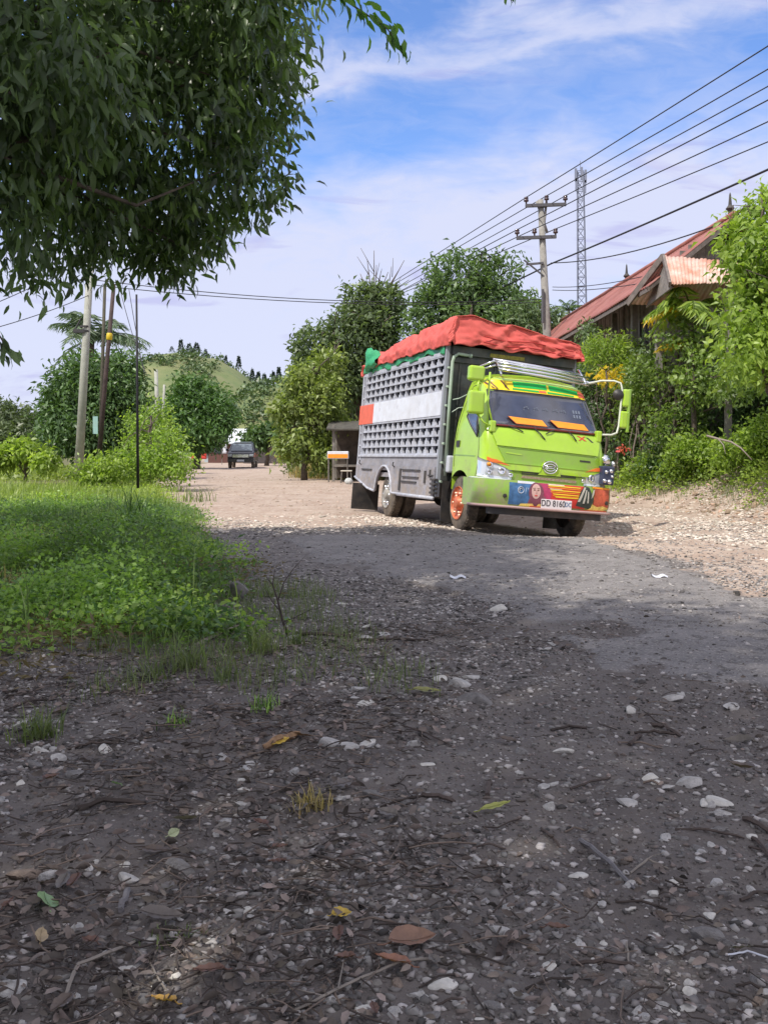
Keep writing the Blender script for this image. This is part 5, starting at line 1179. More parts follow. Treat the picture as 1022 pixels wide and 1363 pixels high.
for i, (px, py, n, L, lab) in enumerate(((250, 890, 90, .22, 'grass tuft at the lower edge of the left weeds'), (350, 870, 110, .22, 'long straw-green tuft beside the bare sapling'), (300, 905, 60, .16, 'small dull tuft left of the dry twig pile'), (205, 905, 60, .16, 'spiky tuft under the dark notch in the weeds'),
     (50, 985, 120, .17, 'grey-green spiky tuft near the left edge of the litter'), (350, 945, 60, .10, 'little bright green seedling tuft on the litter'), (235, 965, 50, .09, 'tiny green sprout among stones left of centre'), (395, 860, 50, .16, 'thin tuft at the edge of the gravel right of the sapling'), (415, 1075, 70, .09, 'straw tuft lying in the middle foreground litter'), (232, 1240+15, 40, .05, 'sprig of yellow-green moss grass in the foreground'))):
    tufts(px, py, n, L, 50+i, lab, [DULLG, DULLG, DULLG, DULLG, DULLG, WEED, WEED, DULLG, DRYG, OLIVE][i], .05 if i < 5 else .03)
tufts(180, 700, 60, .75, 71, 'tall reed-like grass clump standing at the top of the mound', leafmat('reed', (.05, .10, .03), trans=.25, tint=.4), .12, .018)
tufts(262, 668, 50, .5, 72, 'arching brown-green grass at the corner of the mound', DULLG, .25, .02)
tufts(62, 735, 120, .35, 73, 'patch of straw-coloured dry grass hanging over the hollow', DRYG, .25, .012)
tufts(8, 790, 90, .25, 74, 'dry grass tuft at the left edge below the hollow', DRYG, .12, .01)
cand = np.column_stack([rg.uniform(-7, .2, 4000), rg.uniform(4.6, 19, 4000)]); kk = rg.random(4000) < nearg(cand[:, 0]-.15, cand[:, 1]+.4)
grass('mound_grass', leafmat('mound_blade', (.12, .19, .055), trans=.35, tint=.6), cand[kk], 15000, .24, .006, 84, .12, .8, 'thin grass blades pushing up through the left weeds')
grass('tall_weeds', leafmat('stalk_leaf', (.16, .22, .08), trans=.3, tint=.6), cand[kk][fbm(cand[kk][:, 0]*1.3, cand[kk][:, 1]*1.1, 3) > .05][:160], 1500, .46, .010, 86, .10, .7, 'taller wild stalks rising out of the left weeds')
cand2 = cand[(cand[:, 1] < 8.5) & (lbx(cand[:, 1])-cand[:, 0] > -.5) & (lbx(cand[:, 1])-cand[:, 0] < 1.2)][:200]
grass('edge_grass', DULLG, cand2, 4200, .15, .004, 85, .10, 1.0, 'straggling dull grass thinning out into the litter')
pts = [(x, y) for x, y in zip(rg.uniform(-16, -4.5, 500), rg.uniform(19, 30, 500)) if dleft(x, y) > .4]
grass('verge_grass', leafmat('verge_blade', (.20, .27, .06), trans=.3, tint=.4), pts, 14000, .38, .016, 81, .35, .6, 'sunlit grass blades among the left weeds')
pts = [(x, y) for x, y in zip(rg.uniform(-4.6, 0, 200), rg.uniform(38, 44, 200)) if x > rbx(y)+.1]
grass('dry_grass', DRYG, pts, 5000, .8, .02, 82, .3, .5, 'straw-coloured dry grass at the far corner of the road')
pts = [(x, y) for x, y in zip(rg.uniform(5.5, 9, 300), rg.uniform(9, 23, 300)) if .3 < x-rbx(y) < 1.5]
grass('bank_grass', DULLG, pts, 6000, .18, .008, 83, .2, .6, 'short grass along the foot of the right bank')

# ---- trees of the middle distance
tree('round_tree', 'round dark green mango tree behind the leaning poles', (P(130, 0, 38).x, 38, 0), [LO(125, 520, 38, 58, 46), LO(150, 545, 37.5, 42, 46), LO(95, 555, 38, 40, 40), LO(125, 575, 37.5, 60, 35), LO(160, 500, 38.5, 28, 26)], 1500, 18, .20, .23, leafmat('round_tree_leaf', (.085, .155, .055), trans=.2, tint=.6), wid=.19, tr=(.25, .1), seed=61, nb=18)
tree('round_tree', 'dense round tree at the roadside in front of the hill', (P(262, 0, 62).x, 62, 0), [LO(264, 542, 62, 36, 29), LO(290, 556, 61, 23, 22), LO(238, 560, 61, 25, 24), LO(262, 576, 61, 40, 19), LO(254, 516, 62, 18, 12)], 1100, 17, .26, .30, leafmat('roadside_leaf', (.085, .165, .05), trans=.22, tint=.6), wid=.22, tr=(.30, .12), seed=62, nb=18, top=(0, 0, 2.3))
tree('hedge_bush', 'bright green leafy bush at the roadside behind the thin black post', onb(200, 640, 29), [LO(186, 590, 30, 12, 34), LO(206, 572, 30.5, 14, 30), LO(222, 600, 28, 15, 26), LO(168, 614, 28, 15, 14), LO(240, 618, 27.5, 10, 18), LO(200, 618, 28, 24, 16), LO(214, 556, 31, 7, 16), LO(180, 560, 31, 7, 14)], 420, 15, .20, .115, leafmat('hedge_leaf', (.20, .30, .06), trans=.36, tint=.7), wid=.25, cat='bush', tr=(.05, .03), seed=63)
tree('hedge_bush', 'bright bush between the field and the round tree at far left', onb(35, 640, 33), [LO(35, 603, 33, 22, 15), LO(5, 608, 33, 20, 12), LO(62, 614, 32, 14, 8)], 220, 14, .14, .18, BRIGHT, wid=.25, cat='bush', tr=(.05, .03), seed=64)
tree('hedge_bush', 'yellow-green low bush in front of the concrete pole foot', onb(135, 640, 27), [LO(118, 630, 27, 14, 10), LO(148, 624, 27, 16, 14), LO(135, 618, 27.5, 8, 16)], 130, 14, .15, .12, BRIGHT, wid=.25, cat='bush', tr=(.05, .03), seed=65)
tree('far_tree', 'olive tree at the far left edge of the field', (P(15, 0, 55).x, 55, 0), [LO(10, 560, 55, 36, 24), LO(45, 570, 55, 26, 20), LO(-15, 555, 55, 30, 24), LO(20, 585, 54, 50, 18)], 520, 14, .24, .34, leafmat('far_olive_leaf', (.085, .12, .05), trans=.2, tint=.5), tr=(.2, .1), seed=66)
tree('tall_tree', 'ragged tall tree with bare twigs on top left of the truck load', (P(470, 0, 42).x, 42, 0), [LO(500, 430, 42, 34, 46), LO(478, 400, 42, 22, 26), LO(420, 462, 42, 30, 28), LO(445, 505, 41.5, 46, 40), LO(510, 400, 42, 22, 20), LO(470, 460, 42, 40, 44), LO(412, 502, 42, 24, 30), LO(505, 470, 42, 30, 40)], 1150, 14, .18, .26, leafmat('grey_mango_leaf', (.125, .175, .085), trans=.25, tint=.6), wid=.20, tr=(.20, .09), seed=67, nb=26, top=(.9, 0, 7.6),
     extra=lambda mb, r_: [mb.tube([(.9, 0, 7.2), (.9+dx*.4, 0, 7.9), (.9+dx, dy, 7.9+dz)], [.05, .03, .012], 5) or mb.tube([(.9+dx*.6, dy*.6, 7.9+dz*.5), (.9+dx*.6+r_.normal()*.35, dy, 8.0+dz*1.0)], [.018, .008], 4) for dx, dy, dz in ((-.3, 0, 1.5), (.1, .3, 1.3), (.6, -.2, .9), (1.1, .1, 1.1), (-.6, .2, .9), (.3, .1, 1.0), (1.5, 0, .6), (1.3, .3, 1.5), (0, -.3, 1.8))])
tree('tall_tree', 'full mango tree behind the red load of the truck', (P(625, 0, 40).x, 40, 0), [LO(610, 375, 40, 44, 44), LO(640, 405, 40, 48, 40), LO(585, 410, 40, 38, 34), LO(670, 365, 40, 28, 26), LO(685, 415, 40, 34, 26), LO(560, 425, 40, 26, 22), LO(640, 460, 40, 90, 50)], 1100, 15, .17, .25, leafmat('mango_far_leaf', (.11, .18, .07), trans=.22, tint=.6), wid=.18, tr=(.25, .1), seed=68, nb=24)
tree('open_tree', 'thin open tree between the truck load and the electricity pole', (P(705, 0, 38).x, 38, 0), [LO(708, 420, 38, 26, 20), LO(690, 430, 38, 20, 16), LO(725, 440, 38, 30, 22), LO(745, 425, 38, 12, 14)], 170, 13, .14, .24, PALEL, wid=.17, tr=(.1, .05), seed=69, nb=14)
tree('yellow_green_tree', 'yellow-green tree standing low before the tall ragged tree', (P(405, 0, 38).x, 38, 0), [LO(402, 505, 38, 22, 18), LO(382, 545, 38, 18, 20), LO(425, 535, 38, 30, 34), LO(450, 580, 38.5, 26, 30), LO(395, 592, 38, 26, 22), LO(428, 606, 38, 22, 18), LO(436, 485, 39, 20, 20)], 620, 14, .16, .22, leafmat('yellow_green_leaf', (.20, .26, .075), trans=.25, tint=.55), wid=.22, tr=(.12, .06), seed=70, nb=16)
tree('road_tree', 'dark tree arching over the far bend of the road', (P(355, 0, 75).x, 75, 0), [LO(350, 580, 75, 16, 9), LO(337, 586, 75, 10, 6), LO(370, 574, 75, 13, 10), LO(386, 586, 72, 16, 8)], 320, 13, .3, .42, DARKG, wid=.22, tr=(.18, .09), seed=75, nb=12)
tree('road_tree', 'pale broad tree right of the truck tail beyond the kiosk', (P(460, 0, 50).x, 50, 0), [LO(470, 540, 50, 34, 40), LO(455, 570, 50, 26, 24)], 300, 14, .22, .3, OLIVE, wid=.22, tr=(.18, .09), seed=76, nb=12)
frond_plant('coconut_palm', 'coconut palm with grey-green drooping fronds behind the poles', (P(118, 0, 46).x, 46, 0), 18, 3.0, leafmat('palm_leaf', (.10, .15, .085), trans=.2, tint=.4), 77, tall=P(118, 452, 46).z, stem=.15, arch=.9, lw=.05, leaflets=30, ll=.5)
frond_plant('coconut_palm', 'small distant palm crown left of the lattice mast foot', (P(765, 0, 60).x, 60, 0), 12, 1.3, DARKG, 78, tall=P(765, 412, 60).z, stem=.12, arch=.8, lw=.06, leaflets=18, ll=.5)

# ---- hill with scattered pines
hx = np.array([-900, -420, -310, -250, -190, -140, -110, -85, -60, -20, 40, 150, 400])/1.0
def hill_h(x, y):
    # ridge profile in photo columns at 400 m
    px = 511+x*F/np.maximum(y, 1)
    return 0
def hillf(x, y):
    c1 = 40*np.exp(-(((x+80)/46)**2+((y-400)/90)**2)); c2 = 30*np.exp(-(((x+28)/42)**2+((y-430)/80)**2)); c3 = 22*np.exp(-(((x+30)/26)**2+((y-300)/50)**2))
    c4 = 15*np.exp(-(((x+190)/90)**2+((y-520)/90)**2)); c5 = 14*np.exp(-(((x-90)/120)**2+((y-480)/90)**2))
    rim = sst(y, 180, 300)*(1-sst(y, 640, 780))*sst(x, -420, -300)*(1-sst(x, 240, 380))
    return np.maximum.reduce([c1, c2, c3, c4, c5])*rim+3.5*rim*fbm(x*.03, y*.03, 5)+1.6*rim*fbm(x*.12, y*.12, 3)-.8*(1-rim)-.4
hxs = np.linspace(-440, 400, 300); hys = np.linspace(170, 790, 240); HX, HY = np.meshgrid(hxs, hys); HZ = hillf(HX, HY)
idx = np.arange(HX.size).reshape(HX.shape); hill = npmesh('hill', np.stack([HX, HY, HZ], -1).reshape(-1, 3), [np.stack([idx[:-1, :-1], idx[:-1, 1:], idx[1:, 1:], idx[1:, :-1]], -1).reshape(-1, 4)],
    pmat('hill_grass', (.105, .155, .055), .95, col2=(.19, .20, .09), vscale=.07, bump=.5, bscale=.6), smooth=True); tag(hill, kind='structure')
rng = np.random.default_rng(91); n = 15000; x = rng.uniform(-190, 60, n); y = rng.uniform(260, 420, n); dens = sst(fbm(x*.055, y*.055, 4), .02, .3)*.55; k = rng.random(n) < dens; x, y = x[k], y[k]; z = hillf(x, y)
pos = np.repeat(np.column_stack([x, y, z+.8]), 14, 0)+rng.normal(size=(len(x)*14, 3))*np.array([1.1, 1.1, .8]); d = rng.normal(size=pos.shape); d[:, 2] = np.abs(d[:, 2])
o = leaf_mesh('hill_scrub', pos, d, .7+.6*rng.random(len(pos)), .4, leafmat('scrub_leaf', (.085, .135, .055), trans=.1, tint=.5), None, 0, rng=rng); tag(o, 'dark scrub patches covering the green hill', 'scrub', kind='stuff')
PINE = leafmat('pine_needles', (.035, .060, .045), trans=.1, tint=.4)
def pine(px, pyb, hpx, wpx, label, seed, y=395):
    rng = np.random.default_rng(seed)
    # stand it on the hill along this direction, at the crest
    best = max(np.linspace(300, 440, 60), key=lambda yy: (hillf(np.array((px-511)*yy/F), np.array(yy))-H)/yy); x = (px-511)*best/F; z = float(hillf(np.array(x), np.array(best))); hh = hpx*best/F; w = wpx*best/F/2
    t = thing('pine_tree', label, 'pine', (x, best, z-.3), 0, 'pines along the hill crest')
    nq = 420; s = rng.random(nq)**.7; zz = hh*(.18+.82*s); r = w*(1.15-s)*(.35+.65*rng.random(nq)); a = rng.integers(0, 9, nq)*.7+rng.normal(size=nq)*.25
    p = np.column_stack([r*np.cos(a), r*np.sin(a), zz+rng.normal(size=nq)*.2]); d = np.column_stack([np.cos(a), np.sin(a), .1+0*a])+rng.normal(size=(nq, 3))*.5
    leaf_mesh('crown', p, d, hh*.10*(.6+.8*rng.random(nq)), .3, PINE, t, 0, rng=rng); m = MB(); m.tube([(0, 0, 0), (0, 0, hh*.95)], [hh*.02, hh*.006], 6); m.build('trunk', BARK, t)
for i, q in enumerate(((229, 462, 9, 9, 'small round pine at the left end of the hill crest'), (241, 462, 20, 7, 'tall thin pine left of the broad crest trees'), (252, 460, 16, 14, 'broad dark pine in the middle of the crest group'), (262, 460, 18, 14, 'broadest pine of the crest group'), (274, 462, 12, 9, 'short pine at the right of the crest group'),
        (301, 470, 12, 5, 'lone thin pine right of the crest group'), (318, 478, 20, 6, 'tall lone pine on the falling ridge'), (336, 486, 18, 7, 'left pine of the three on the lower ridge'), (344, 490, 20, 9, 'middle pine of the lower ridge row'), (352, 492, 18, 9, 'right pine of the lower ridge row'), (364, 496, 18, 7, 'pine near the ragged tree on the ridge'), (371, 498, 22, 8, 'last pine before the ragged tree'))): pine(*q, 300+i)

# ---- far village: houses, car, kiosk
def small_house(name, label, base, w, d, h, rh, wallm, roofm, rz=0, over=.5, door=True):
    t = thing(name, label, 'house', base, rz); m = MB(); m.box(-w/2, w/2, -d/2, d/2, 0, h); m.build('wall', wallm, t)
    m = MB(); o = over
    m.add([(-w/2-o, -d/2-o, h-.15), (w/2+o, -d/2-o, h-.15), (w/2+o, 0, h+rh), (-w/2-o, 0, h+rh), (w/2+o, d/2+o, h-.15), (-w/2-o, d/2+o, h-.15)], [(0, 1, 2, 3), (3, 2, 4, 5)]); m.build('roof', roofm, t, solid=.08)
    m = MB(); m.add([(-w/2, -d/2, h), (-w/2, d/2, h), (-w/2, 0, h+rh-.15), (w/2, -d/2, h), (w/2, d/2, h), (w/2, 0, h+rh-.15)], [(0, 1, 2), (3, 5, 4)]); m.build('gable', wallm, t)
    m = MB(); m.box(-.5, .5, -d/2-.05, -d/2-.01, .05, 2.0); m.build('door', PLANK, t)
    for s in (-1, 1): m = MB(); m.box(s*w*.32-.45, s*w*.32+.45, -d/2-.05, -d/2-.01, .9, 1.9); m.build('window', GLASS, t)
    return t
WHT = pmat('white_sheet_roof', (.62, .66, .70), .4, var=.1, metal=.1)
small_house('village_house', 'red-walled house with a white sheet roof beyond the dark pickup', (P(318, 0, 95).x, 95, 0), 5.5, 5, 2.0, 1.3, pmat('red_wall', (.13, .06, .05), .8, var=.2), WHT, .1)
small_house('village_house', 'dark open shed with a pale peaked roof right of the pickup', (P(367, 0, 90).x, 90, 0), 3.6, 5, 1.8, 1.1, pmat('dark_wall', (.06, .05, .05), .8, var=.2), WHT, 1.4)
small_house('village_house', 'low pale house half hidden at the left of the pickup', (P(300, 0, 100).x, 100, 0), 3.5, 4, 1.5, .5, pmat('pale_blue_wall', (.42, .50, .55), .8), pmat('grey_roof', (.3, .3, .32), .7), 0)
t = thing('cloth_sheet', 'bright red cloth hung out under the round roadside tree', 'cloth', P(265, 613, 68)); m = MB(); m.grid(lambda u, v: Vector((u, .08*math.sin(u*9+v), v)), np.linspace(-.55, .55, 14), np.linspace(.1, 1.0, 8)); m.build('cloth', pmat('red_cloth', (.60, .06, .05), .8), t, smooth=True, solid=.02)
t = thing('white_banner', 'narrow white banner on a stick beyond the dark pickup', 'banner', P(299, 620, 80)); m = MB(); m.grid(lambda u, v: Vector((u, .04*math.sin(v*6), v)), np.linspace(-.18, .18, 4), np.linspace(1.0, 2.6, 10)); m.build('banner_cloth', WHITE, t, smooth=True, solid=.01); m = MB(); m.tube([(-.2, 0, 0), (-.2, 0, 2.8)], .03, 6); m.build('stick', PLANK, t)
t = thing('parked_motorcycle', 'dark motorcycle parked in the shade by the far shed', 'motorcycle', P(377, 618, 80))
m = MB(); m.tube([(-.7, 0, .6), (0, 0, .75), (.5, 0, .9), (.65, 0, .35)], .09, 7); m.tube([(.5, -.3, 1.0), (.5, .3, 1.0)], .03, 6); m.build('frame', pmat('red_paint', (.6, .04, .03), .45), t)
for x in (-.65, .65): m = MB(); m.lathe([(.22, -.05), (.3, -.05), (.3, .05), (.22, .05), (.22, -.05)], (x, 0, .3), (0, 1, 0), 16); m.build('wheel', RUBBER, t)
m = MB(); m.box(-.7, .05, -.12, .12, .78, .88); m.build('seat', BLACKP, t, bevel=.03)

# dark pickup on the far road
cx = G(324, 622.5); pk = thing('pickup_truck', 'black pickup driving towards the camera on the far dirt road', 'pickup', (cx.x, cx.y, cx.z), math.radians(4))
CARP = pmat('black_car_paint', (.014, .016, .026), .25, coat=.6, dust=.06)
k = 1.0
prof = [(-2.3, .45), (-2.35, .95), (-2.2, 1.08), (-1.55, 1.12), (-.85, 1.68), (.6, 1.72), (.95, 1.12), (2.5, 1.10), (2.55, .45)]
m = MB()
def prow(s): return [Vector((s*(.86 if z < 1.15 else .70), y, z)) for y, z in prof]
a_ = prow(-1); b_ = prow(1); n = len(prof); m.add(a_+b_, [tuple(range(n))[::-1], tuple(range(n, 2*n))]+[(i, (i+1) % n, n+(i+1) % n, n+i) for i in range(n)]); m.build('body', CARP, pk, bevel=.06, seg=3)
m = MB(); m.add([(-.70, -1.52, 1.17), (.70, -1.52, 1.17), (.62, -.93, 1.63), (-.62, -.93, 1.63)], [(0, 1, 2, 3)]); m.build('windscreen', pmat('pale_windscreen', (.12, .15, .18), .1, spec=.9), pk, solid=.02)
m = MB(); m.box(-.52, .52, -2.40, -2.34, .72, .92); m.build('grille', CHROME, pk, bevel=.01)
for s in (-1, 1):
    m = MB(); m.box(min(s*.56, s*.84), max(s*.56, s*.84), -2.40, -2.28, .78, .94); m.build('headlight', LENS, pk, bevel=.02)
    m = MB(); m.box(min(s*.86, s*1.06), max(s*.86, s*1.06), -1.35, -1.25, 1.15, 1.3); m.build('wing_mirror', CARP, pk, bevel=.02)
    for y in (-1.5, 1.5): m = MB(); m.lathe([(.18, 0), (.33, .02), (.36, .06), (.36, .18), (.33, .22), (.18, .22)], (s*.88, y, .36), (-s, 0, 0), 24); w_ = m.build('wheel', RUBBER, pk, auto=40); m = MB(); m.lathe([(.2, .03), (.05, .0), (.001, .0)], (s*.88, y, .36), (-s, 0, 0), 16); m.build('rim', CHROME, w_)
m = MB(); m.box(-.85, .85, -2.46, -2.34, .42, .66); m.build('bumper', CARP, pk, bevel=.03)
m = MB(); m.box(-.24, .24, -2.485, -2.465, .46, .58); m.build('number_plate', WHITE, pk)
m = MB(); m.box(-.6, .6, -.8, .5, 1.725, 1.76); m.build('roof_panel', pmat('pale_blue_roof', (.38, .45, .55), .3), pk)

# roadside kiosk left of the truck tail
kb = G(458, 640); kb = Vector((P(462, 0, 36).x, 36, gz(-1.3, 36)))
t = thing('roadside_kiosk', 'small wooden roadside kiosk behind the tail of the truck', 'kiosk', kb)
m = MB(); 
for x in (-.5, .9):
    for y in (0, 1.6): m.box(x-.05, x+.05, y-.05, y+.05, 0, 2.1)
m.box(-.5, .9, -.1, 1.6, .55, .62); m.build('frame', PLANK, t)
m = MB(); m.add([(-.75, -.3, 1.95), (1.3, -.3, 1.95), (1.3, 1.9, 2.3), (-.75, 1.9, 2.3)], [(0, 1, 2, 3)]); m.build('roof', pmat('mossy_dark_roof', (.075, .07, .06), .9, var=.4, vscale=5), t, solid=.06)
m = MB(); m.box(-.45, .85, 1.5, 1.55, .1, 2.1); m.build('back_wall', pmat('dark_kiosk_wood', (.07, .055, .045), .9, var=.4, vscale=5), t)
b = Vector((P(450, 0, 35.4).x, 35.4, gz(-1.6, 35.4)))
t = thing('display_box', 'white and orange display box on thin legs in front of the kiosk', 'display box', b)
m = MB(); m.box(-.38, .38, -.2, .2, .85, 1.12); m.build('case', WHITE, t, bevel=.02); m = MB(); m.box(-.36, .36, -.212, -.205, .88, 1.02); m.build('orange_front', ORANGE, t)
m = MB()
for x in (-.34, .34):
    for y in (-.16, .16): m.tube([(x, y, 0), (x, y, .85)], .02, 6)
m.build('leg', PLANK, t)
b = Vector((P(461, 0, 34.5).x, 34.5, gz(-1.3, 34.5))); t = thing('stool', 'small pale stool standing beside the display box', 'stool', b)
m = MB(); m.box(-.2, .2, -.18, .18, .42, .46); m.build('seat', pmat('pale_seat', (.5, .47, .4), .7), t, bevel=.01)
for x in (-.16, .16):
    for y in (-.14, .14): m = MB(); m.tube([(x*1.2, y*1.2, 0), (x, y, .42)], .018, 6); m.build('leg', PLANK, t)
t = thing('rubble_bag', 'pale crumpled bag lying by the stool near the truck tail', 'bag', Vector((P(464, 0, 33.5).x, 33.5, gz(-1.1, 33.5)))); m = MB()
m.grid(lambda a, b: Vector(((.13+.03*math.sin(5*a))*math.cos(a)*math.sin(b), .10*math.sin(a)*math.sin(b), .10+.11*math.cos(b)+.02*math.sin(7*a+3*b))), np.linspace(0, 2*math.pi, 20), np.linspace(0, math.pi, 12)); m.build('sack', pmat('pale_sack', (.5, .52, .52), .7, var=.2), t, smooth=True)
#@@PART4@@
# ================================================================== foreground litter
rng = np.random.default_rng(101)
def stone_mesh(name, seed, sub, mat, flat=.55, ang=.16):
    import bmesh
    r_ = np.random.default_rng(seed); bm = bmesh.new(); bmesh.ops.create_icosphere(bm, subdivisions=sub, radius=.5)
    off = r_.normal(size=(9, 3)); off /= np.linalg.norm(off, axis=1, keepdims=True)
    for v in bm.verts:
        p = np.array(v.co); p *= 1+ang*.5*math.sin(p[0]*7+seed)+ang*.4*math.cos(p[1]*9+seed*2)
        for n_ in off:      # flat facets, as broken stone has
            d = p@n_-.30
            if d > 0: p = p-n_*d*.95
        v.co = Vector((p[0]*1.15, p[1]*.9, p[2]*flat*1.3))
    me = bpy.data.meshes.new(name); bm.to_mesh(me); bm.free(); me.materials.append(mat)
    if sub > 2: me.polygons.foreach_set('use_smooth', [True]*len(me.polygons)); me.set_sharp_from_angle(angle=math.radians(20))
    return me
SM = [pmat('pale_stone', (.40, .385, .37), .85, var=.25, vscale=3, bump=.4, bscale=8), pmat('grey_stone', (.17, .16, .155), .9, var=.3, vscale=3, bump=.5, bscale=8), pmat('brown_stone', (.20, .155, .125), .9, var=.3, vscale=3, bump=.5, bscale=8), pmat('white_pebble', (.52, .50, .46), .75, var=.15, vscale=3)]
SMESH = [[stone_mesh('stone', 10*i+j, 3, SM[i], flat=(.45, .6, .5, .4)[j]) for j in range(4)] for i in range(4)]
def put_stone(p, s, kind, j, label, group=None, rot=None, name='stone', cat='stone'):
    o = bpy.data.objects.new(name, SMESH[kind][j]); COL.objects.link(o); o.location = (p[0], p[1], float(gh(p[0], p[1]))+s*.03)
    o.rotation_euler = (rng.normal()*.18, rng.normal()*.18, rng.uniform(0, 6.3) if rot is None else rot); o.scale = (s*rng.uniform(.85, 1.3), s*rng.uniform(.8, 1.05), s*rng.uniform(.55, .95)); return tag(o, label, cat, group)
# stones one can point to
for px, py, wpx, kd, j, lab in ((632, 935, 44, 1, 0, 'flat grey slab lying in front of the pale stones on the road edge'), (610, 912, 36, 0, 1, 'largest pale stone of the small heap on the road edge'), (585, 905, 24, 3, 2, 'white stone at the left of the heap on the road edge'), (628, 903, 26, 0, 0, 'pale stone behind the grey slab'),
    (438, 992, 36, 0, 1, 'pointed pale stone left of centre beyond the litter'), (748, 1001, 22, 3, 1, 'white stone beside a small grey one on dark soil'), (835, 1070, 32, 0, 0, 'pale oval stone on bare dark soil at the right'), (915, 1043, 42, 0, 2, 'long pale stone at the right of the bare soil'), (958, 1070, 30, 3, 3, 'thin white stone near the right edge on bare soil'),
    (768, 1167, 28, 3, 1, 'rounded white stone just right of the leaning stick'), (895, 1175, 17, 3, 1, 'small smooth egg-like pebble on the right'), (940, 1248, 46, 1, 1, 'big rounded grey stone near the lower right edge'), (587, 1313, 30, 3, 1, 'yellowish white stone at the bottom centre'), (170, 1170, 34, 0, 1, 'pale lumpy stone at the lower left'),
    (65, 1168, 30, 0, 1, 'white stone beside brown stones at the lower left'), (38, 1168, 50, 2, 0, 'broad brown flat stone at the lower left edge'), (240, 1158, 44, 1, 0, 'wide grey stone in the litter above the dry leaves'), (635, 1145, 20, 0, 1, 'pale stone half hidden near a forked stick'), (655, 1340, 28, 1, 1, 'dark grey broken stone at the bottom edge'), (912, 1342, 22, 3, 1, 'small white pebble at the bottom right'),
    (496, 1058, 28, 1, 1, 'grey stone in a row left of centre'), (100, 1032, 26, 1, 1, 'grey rounded stone under the spiky tuft'), (12, 1318, 42, 0, 0, 'pale stone cut off by the left edge at the bottom'), (484, 1343, 20, 3, 1, 'small round pebble left of the bottom centre'), (665, 1240, 26, 0, 0, 'pale shard stone by the pebble scatter at the right'), (300, 1095, 26, 0, 3, 'white stone near the small upright leaf')):
    g = G(px, py); put_stone((g.x, g.y), wpx*g.y/F, kd, j, lab, rot=rng.uniform(-.4, .4))
# the many similar stones: the largest ones stand as objects
n = 0
while n < 275:
    px, py = rng.uniform(-10, 1030), 760+ (1363-760)*rng.random()**.75
    g = G(px, py)
    if py < 960 and (dleft(g.x, g.y) > .15): continue
    if asph(np.array(g.x), np.array(g.y)) > .4 and rng.random() < .85: continue
    dens = .5+.5*float(fbm(np.array(g.x*1.3), np.array(g.y*1.3), 2))*2+(.35 if px < 500 or py > 1180 else -.1)
    if rng.random() > dens: continue
    put_stone((g.x, g.y), rng.uniform(14, 30)*g.y/F*(.8 if py > 1000 else .9), rng.choice([0, 1, 2, 3], p=[.40, .28, .16, .16]), rng.integers(4), 'small loose stone lying scattered on the dark soil', 'loose stones on the foreground soil'); n += 1

def chips(name, label, mats, xy, sizes, flat, seed, ang=.35, z0=.0):
    """many small stones in one mesh: distorted icosahedra"""
    r_ = np.random.default_rng(seed); t_ = (1+5**.5)/2
    B_ = np.array([(-1, t_, 0), (1, t_, 0), (-1, -t_, 0), (1, -t_, 0), (0, -1, t_), (0, 1, t_), (0, -1, -t_), (0, 1, -t_), (t_, 0, -1), (t_, 0, 1), (-t_, 0, -1), (-t_, 0, 1)])/1.9/2
    Fc = np.array([(0, 11, 5), (0, 5, 1), (0, 1, 7), (0, 7, 10), (0, 10, 11), (1, 5, 9), (5, 11, 4), (11, 10, 2), (10, 7, 6), (7, 1, 8), (3, 9, 4), (3, 4, 2), (3, 2, 6), (3, 6, 8), (3, 8, 9), (4, 9, 5), (2, 4, 11), (6, 2, 10), (8, 6, 7), (9, 8, 1)])
    m_ = len(xy); Vv = B_[None]*(1+ang*r_.normal(size=(m_, 12, 1)))*np.stack([r_.uniform(.8, 1.5, m_), r_.uniform(.7, 1, m_), flat*r_.uniform(.6, 1.3, m_)], 1)[:, None, :]
    a = r_.uniform(0, 6.3, m_); c, s = np.cos(a)[:, None], np.sin(a)[:, None]; X_ = Vv[..., 0]*c-Vv[..., 1]*s; Y_ = Vv[..., 0]*s+Vv[..., 1]*c
    Vv = np.stack([X_, Y_, Vv[..., 2]], -1)*sizes[:, None, None]; Vv[..., 0] += xy[:, 0:1]; Vv[..., 1] += xy[:, 1:2]; Vv[..., 2] += (gh(xy[:, 0], xy[:, 1])+sizes*.04+z0)[:, None]
    tn = np.repeat(r_.random(m_), 12)
    o = npmesh(name, Vv.reshape(-1, 3), [(np.arange(m_)[:, None, None]*12+Fc[None]).reshape(-1, 3)], mats, None, tint=tn); return tag(o, label, 'gravel', kind='stuff')
def scatter(n, x0, x1, y0, y1, accept, seed, yexp=1.0):
    r_ = np.random.default_rng(seed); out = []; tot = 0
    while tot < n:
        y = y0+(y1-y0)*r_.random(n*2)**yexp; half = .42*y+.4; x = np.clip(r_.uniform(-1, 1, n*2), -1, 1)*half
        k = (x > x0) & (x < x1) & (r_.random(n*2) < accept(x, y)); out.append(np.column_stack([x[k], y[k]])); tot += k.sum()
    return np.concatenate(out)[:n]
def nf(x, y, s=1.1): return np.clip(.55+1.1*fbm(x*s+9, y*s, 3), .05, 1)
GS = pmat('gravel_grey', (.175, .162, .155), .9, tint=.75, spec=.3); GP = pmat('gravel_pale', (.33, .31, .295), .85, tint=.5); GB = pmat('gravel_brown', (.16, .13, .115), .9, tint=.6); SOILC = pmat('soil_crumb', (.135, .118, .110), .95, tint=.5)
notleft = lambda x, y: 1-sst(lbx(y)-x, .15, .5)*sst(y, 5.2, 6)
bare = lambda x, y: 1-.75*np.exp(-(((x-1.0-.12*(y-4))/.75)**2+((y-3.9)/1.6)**2))
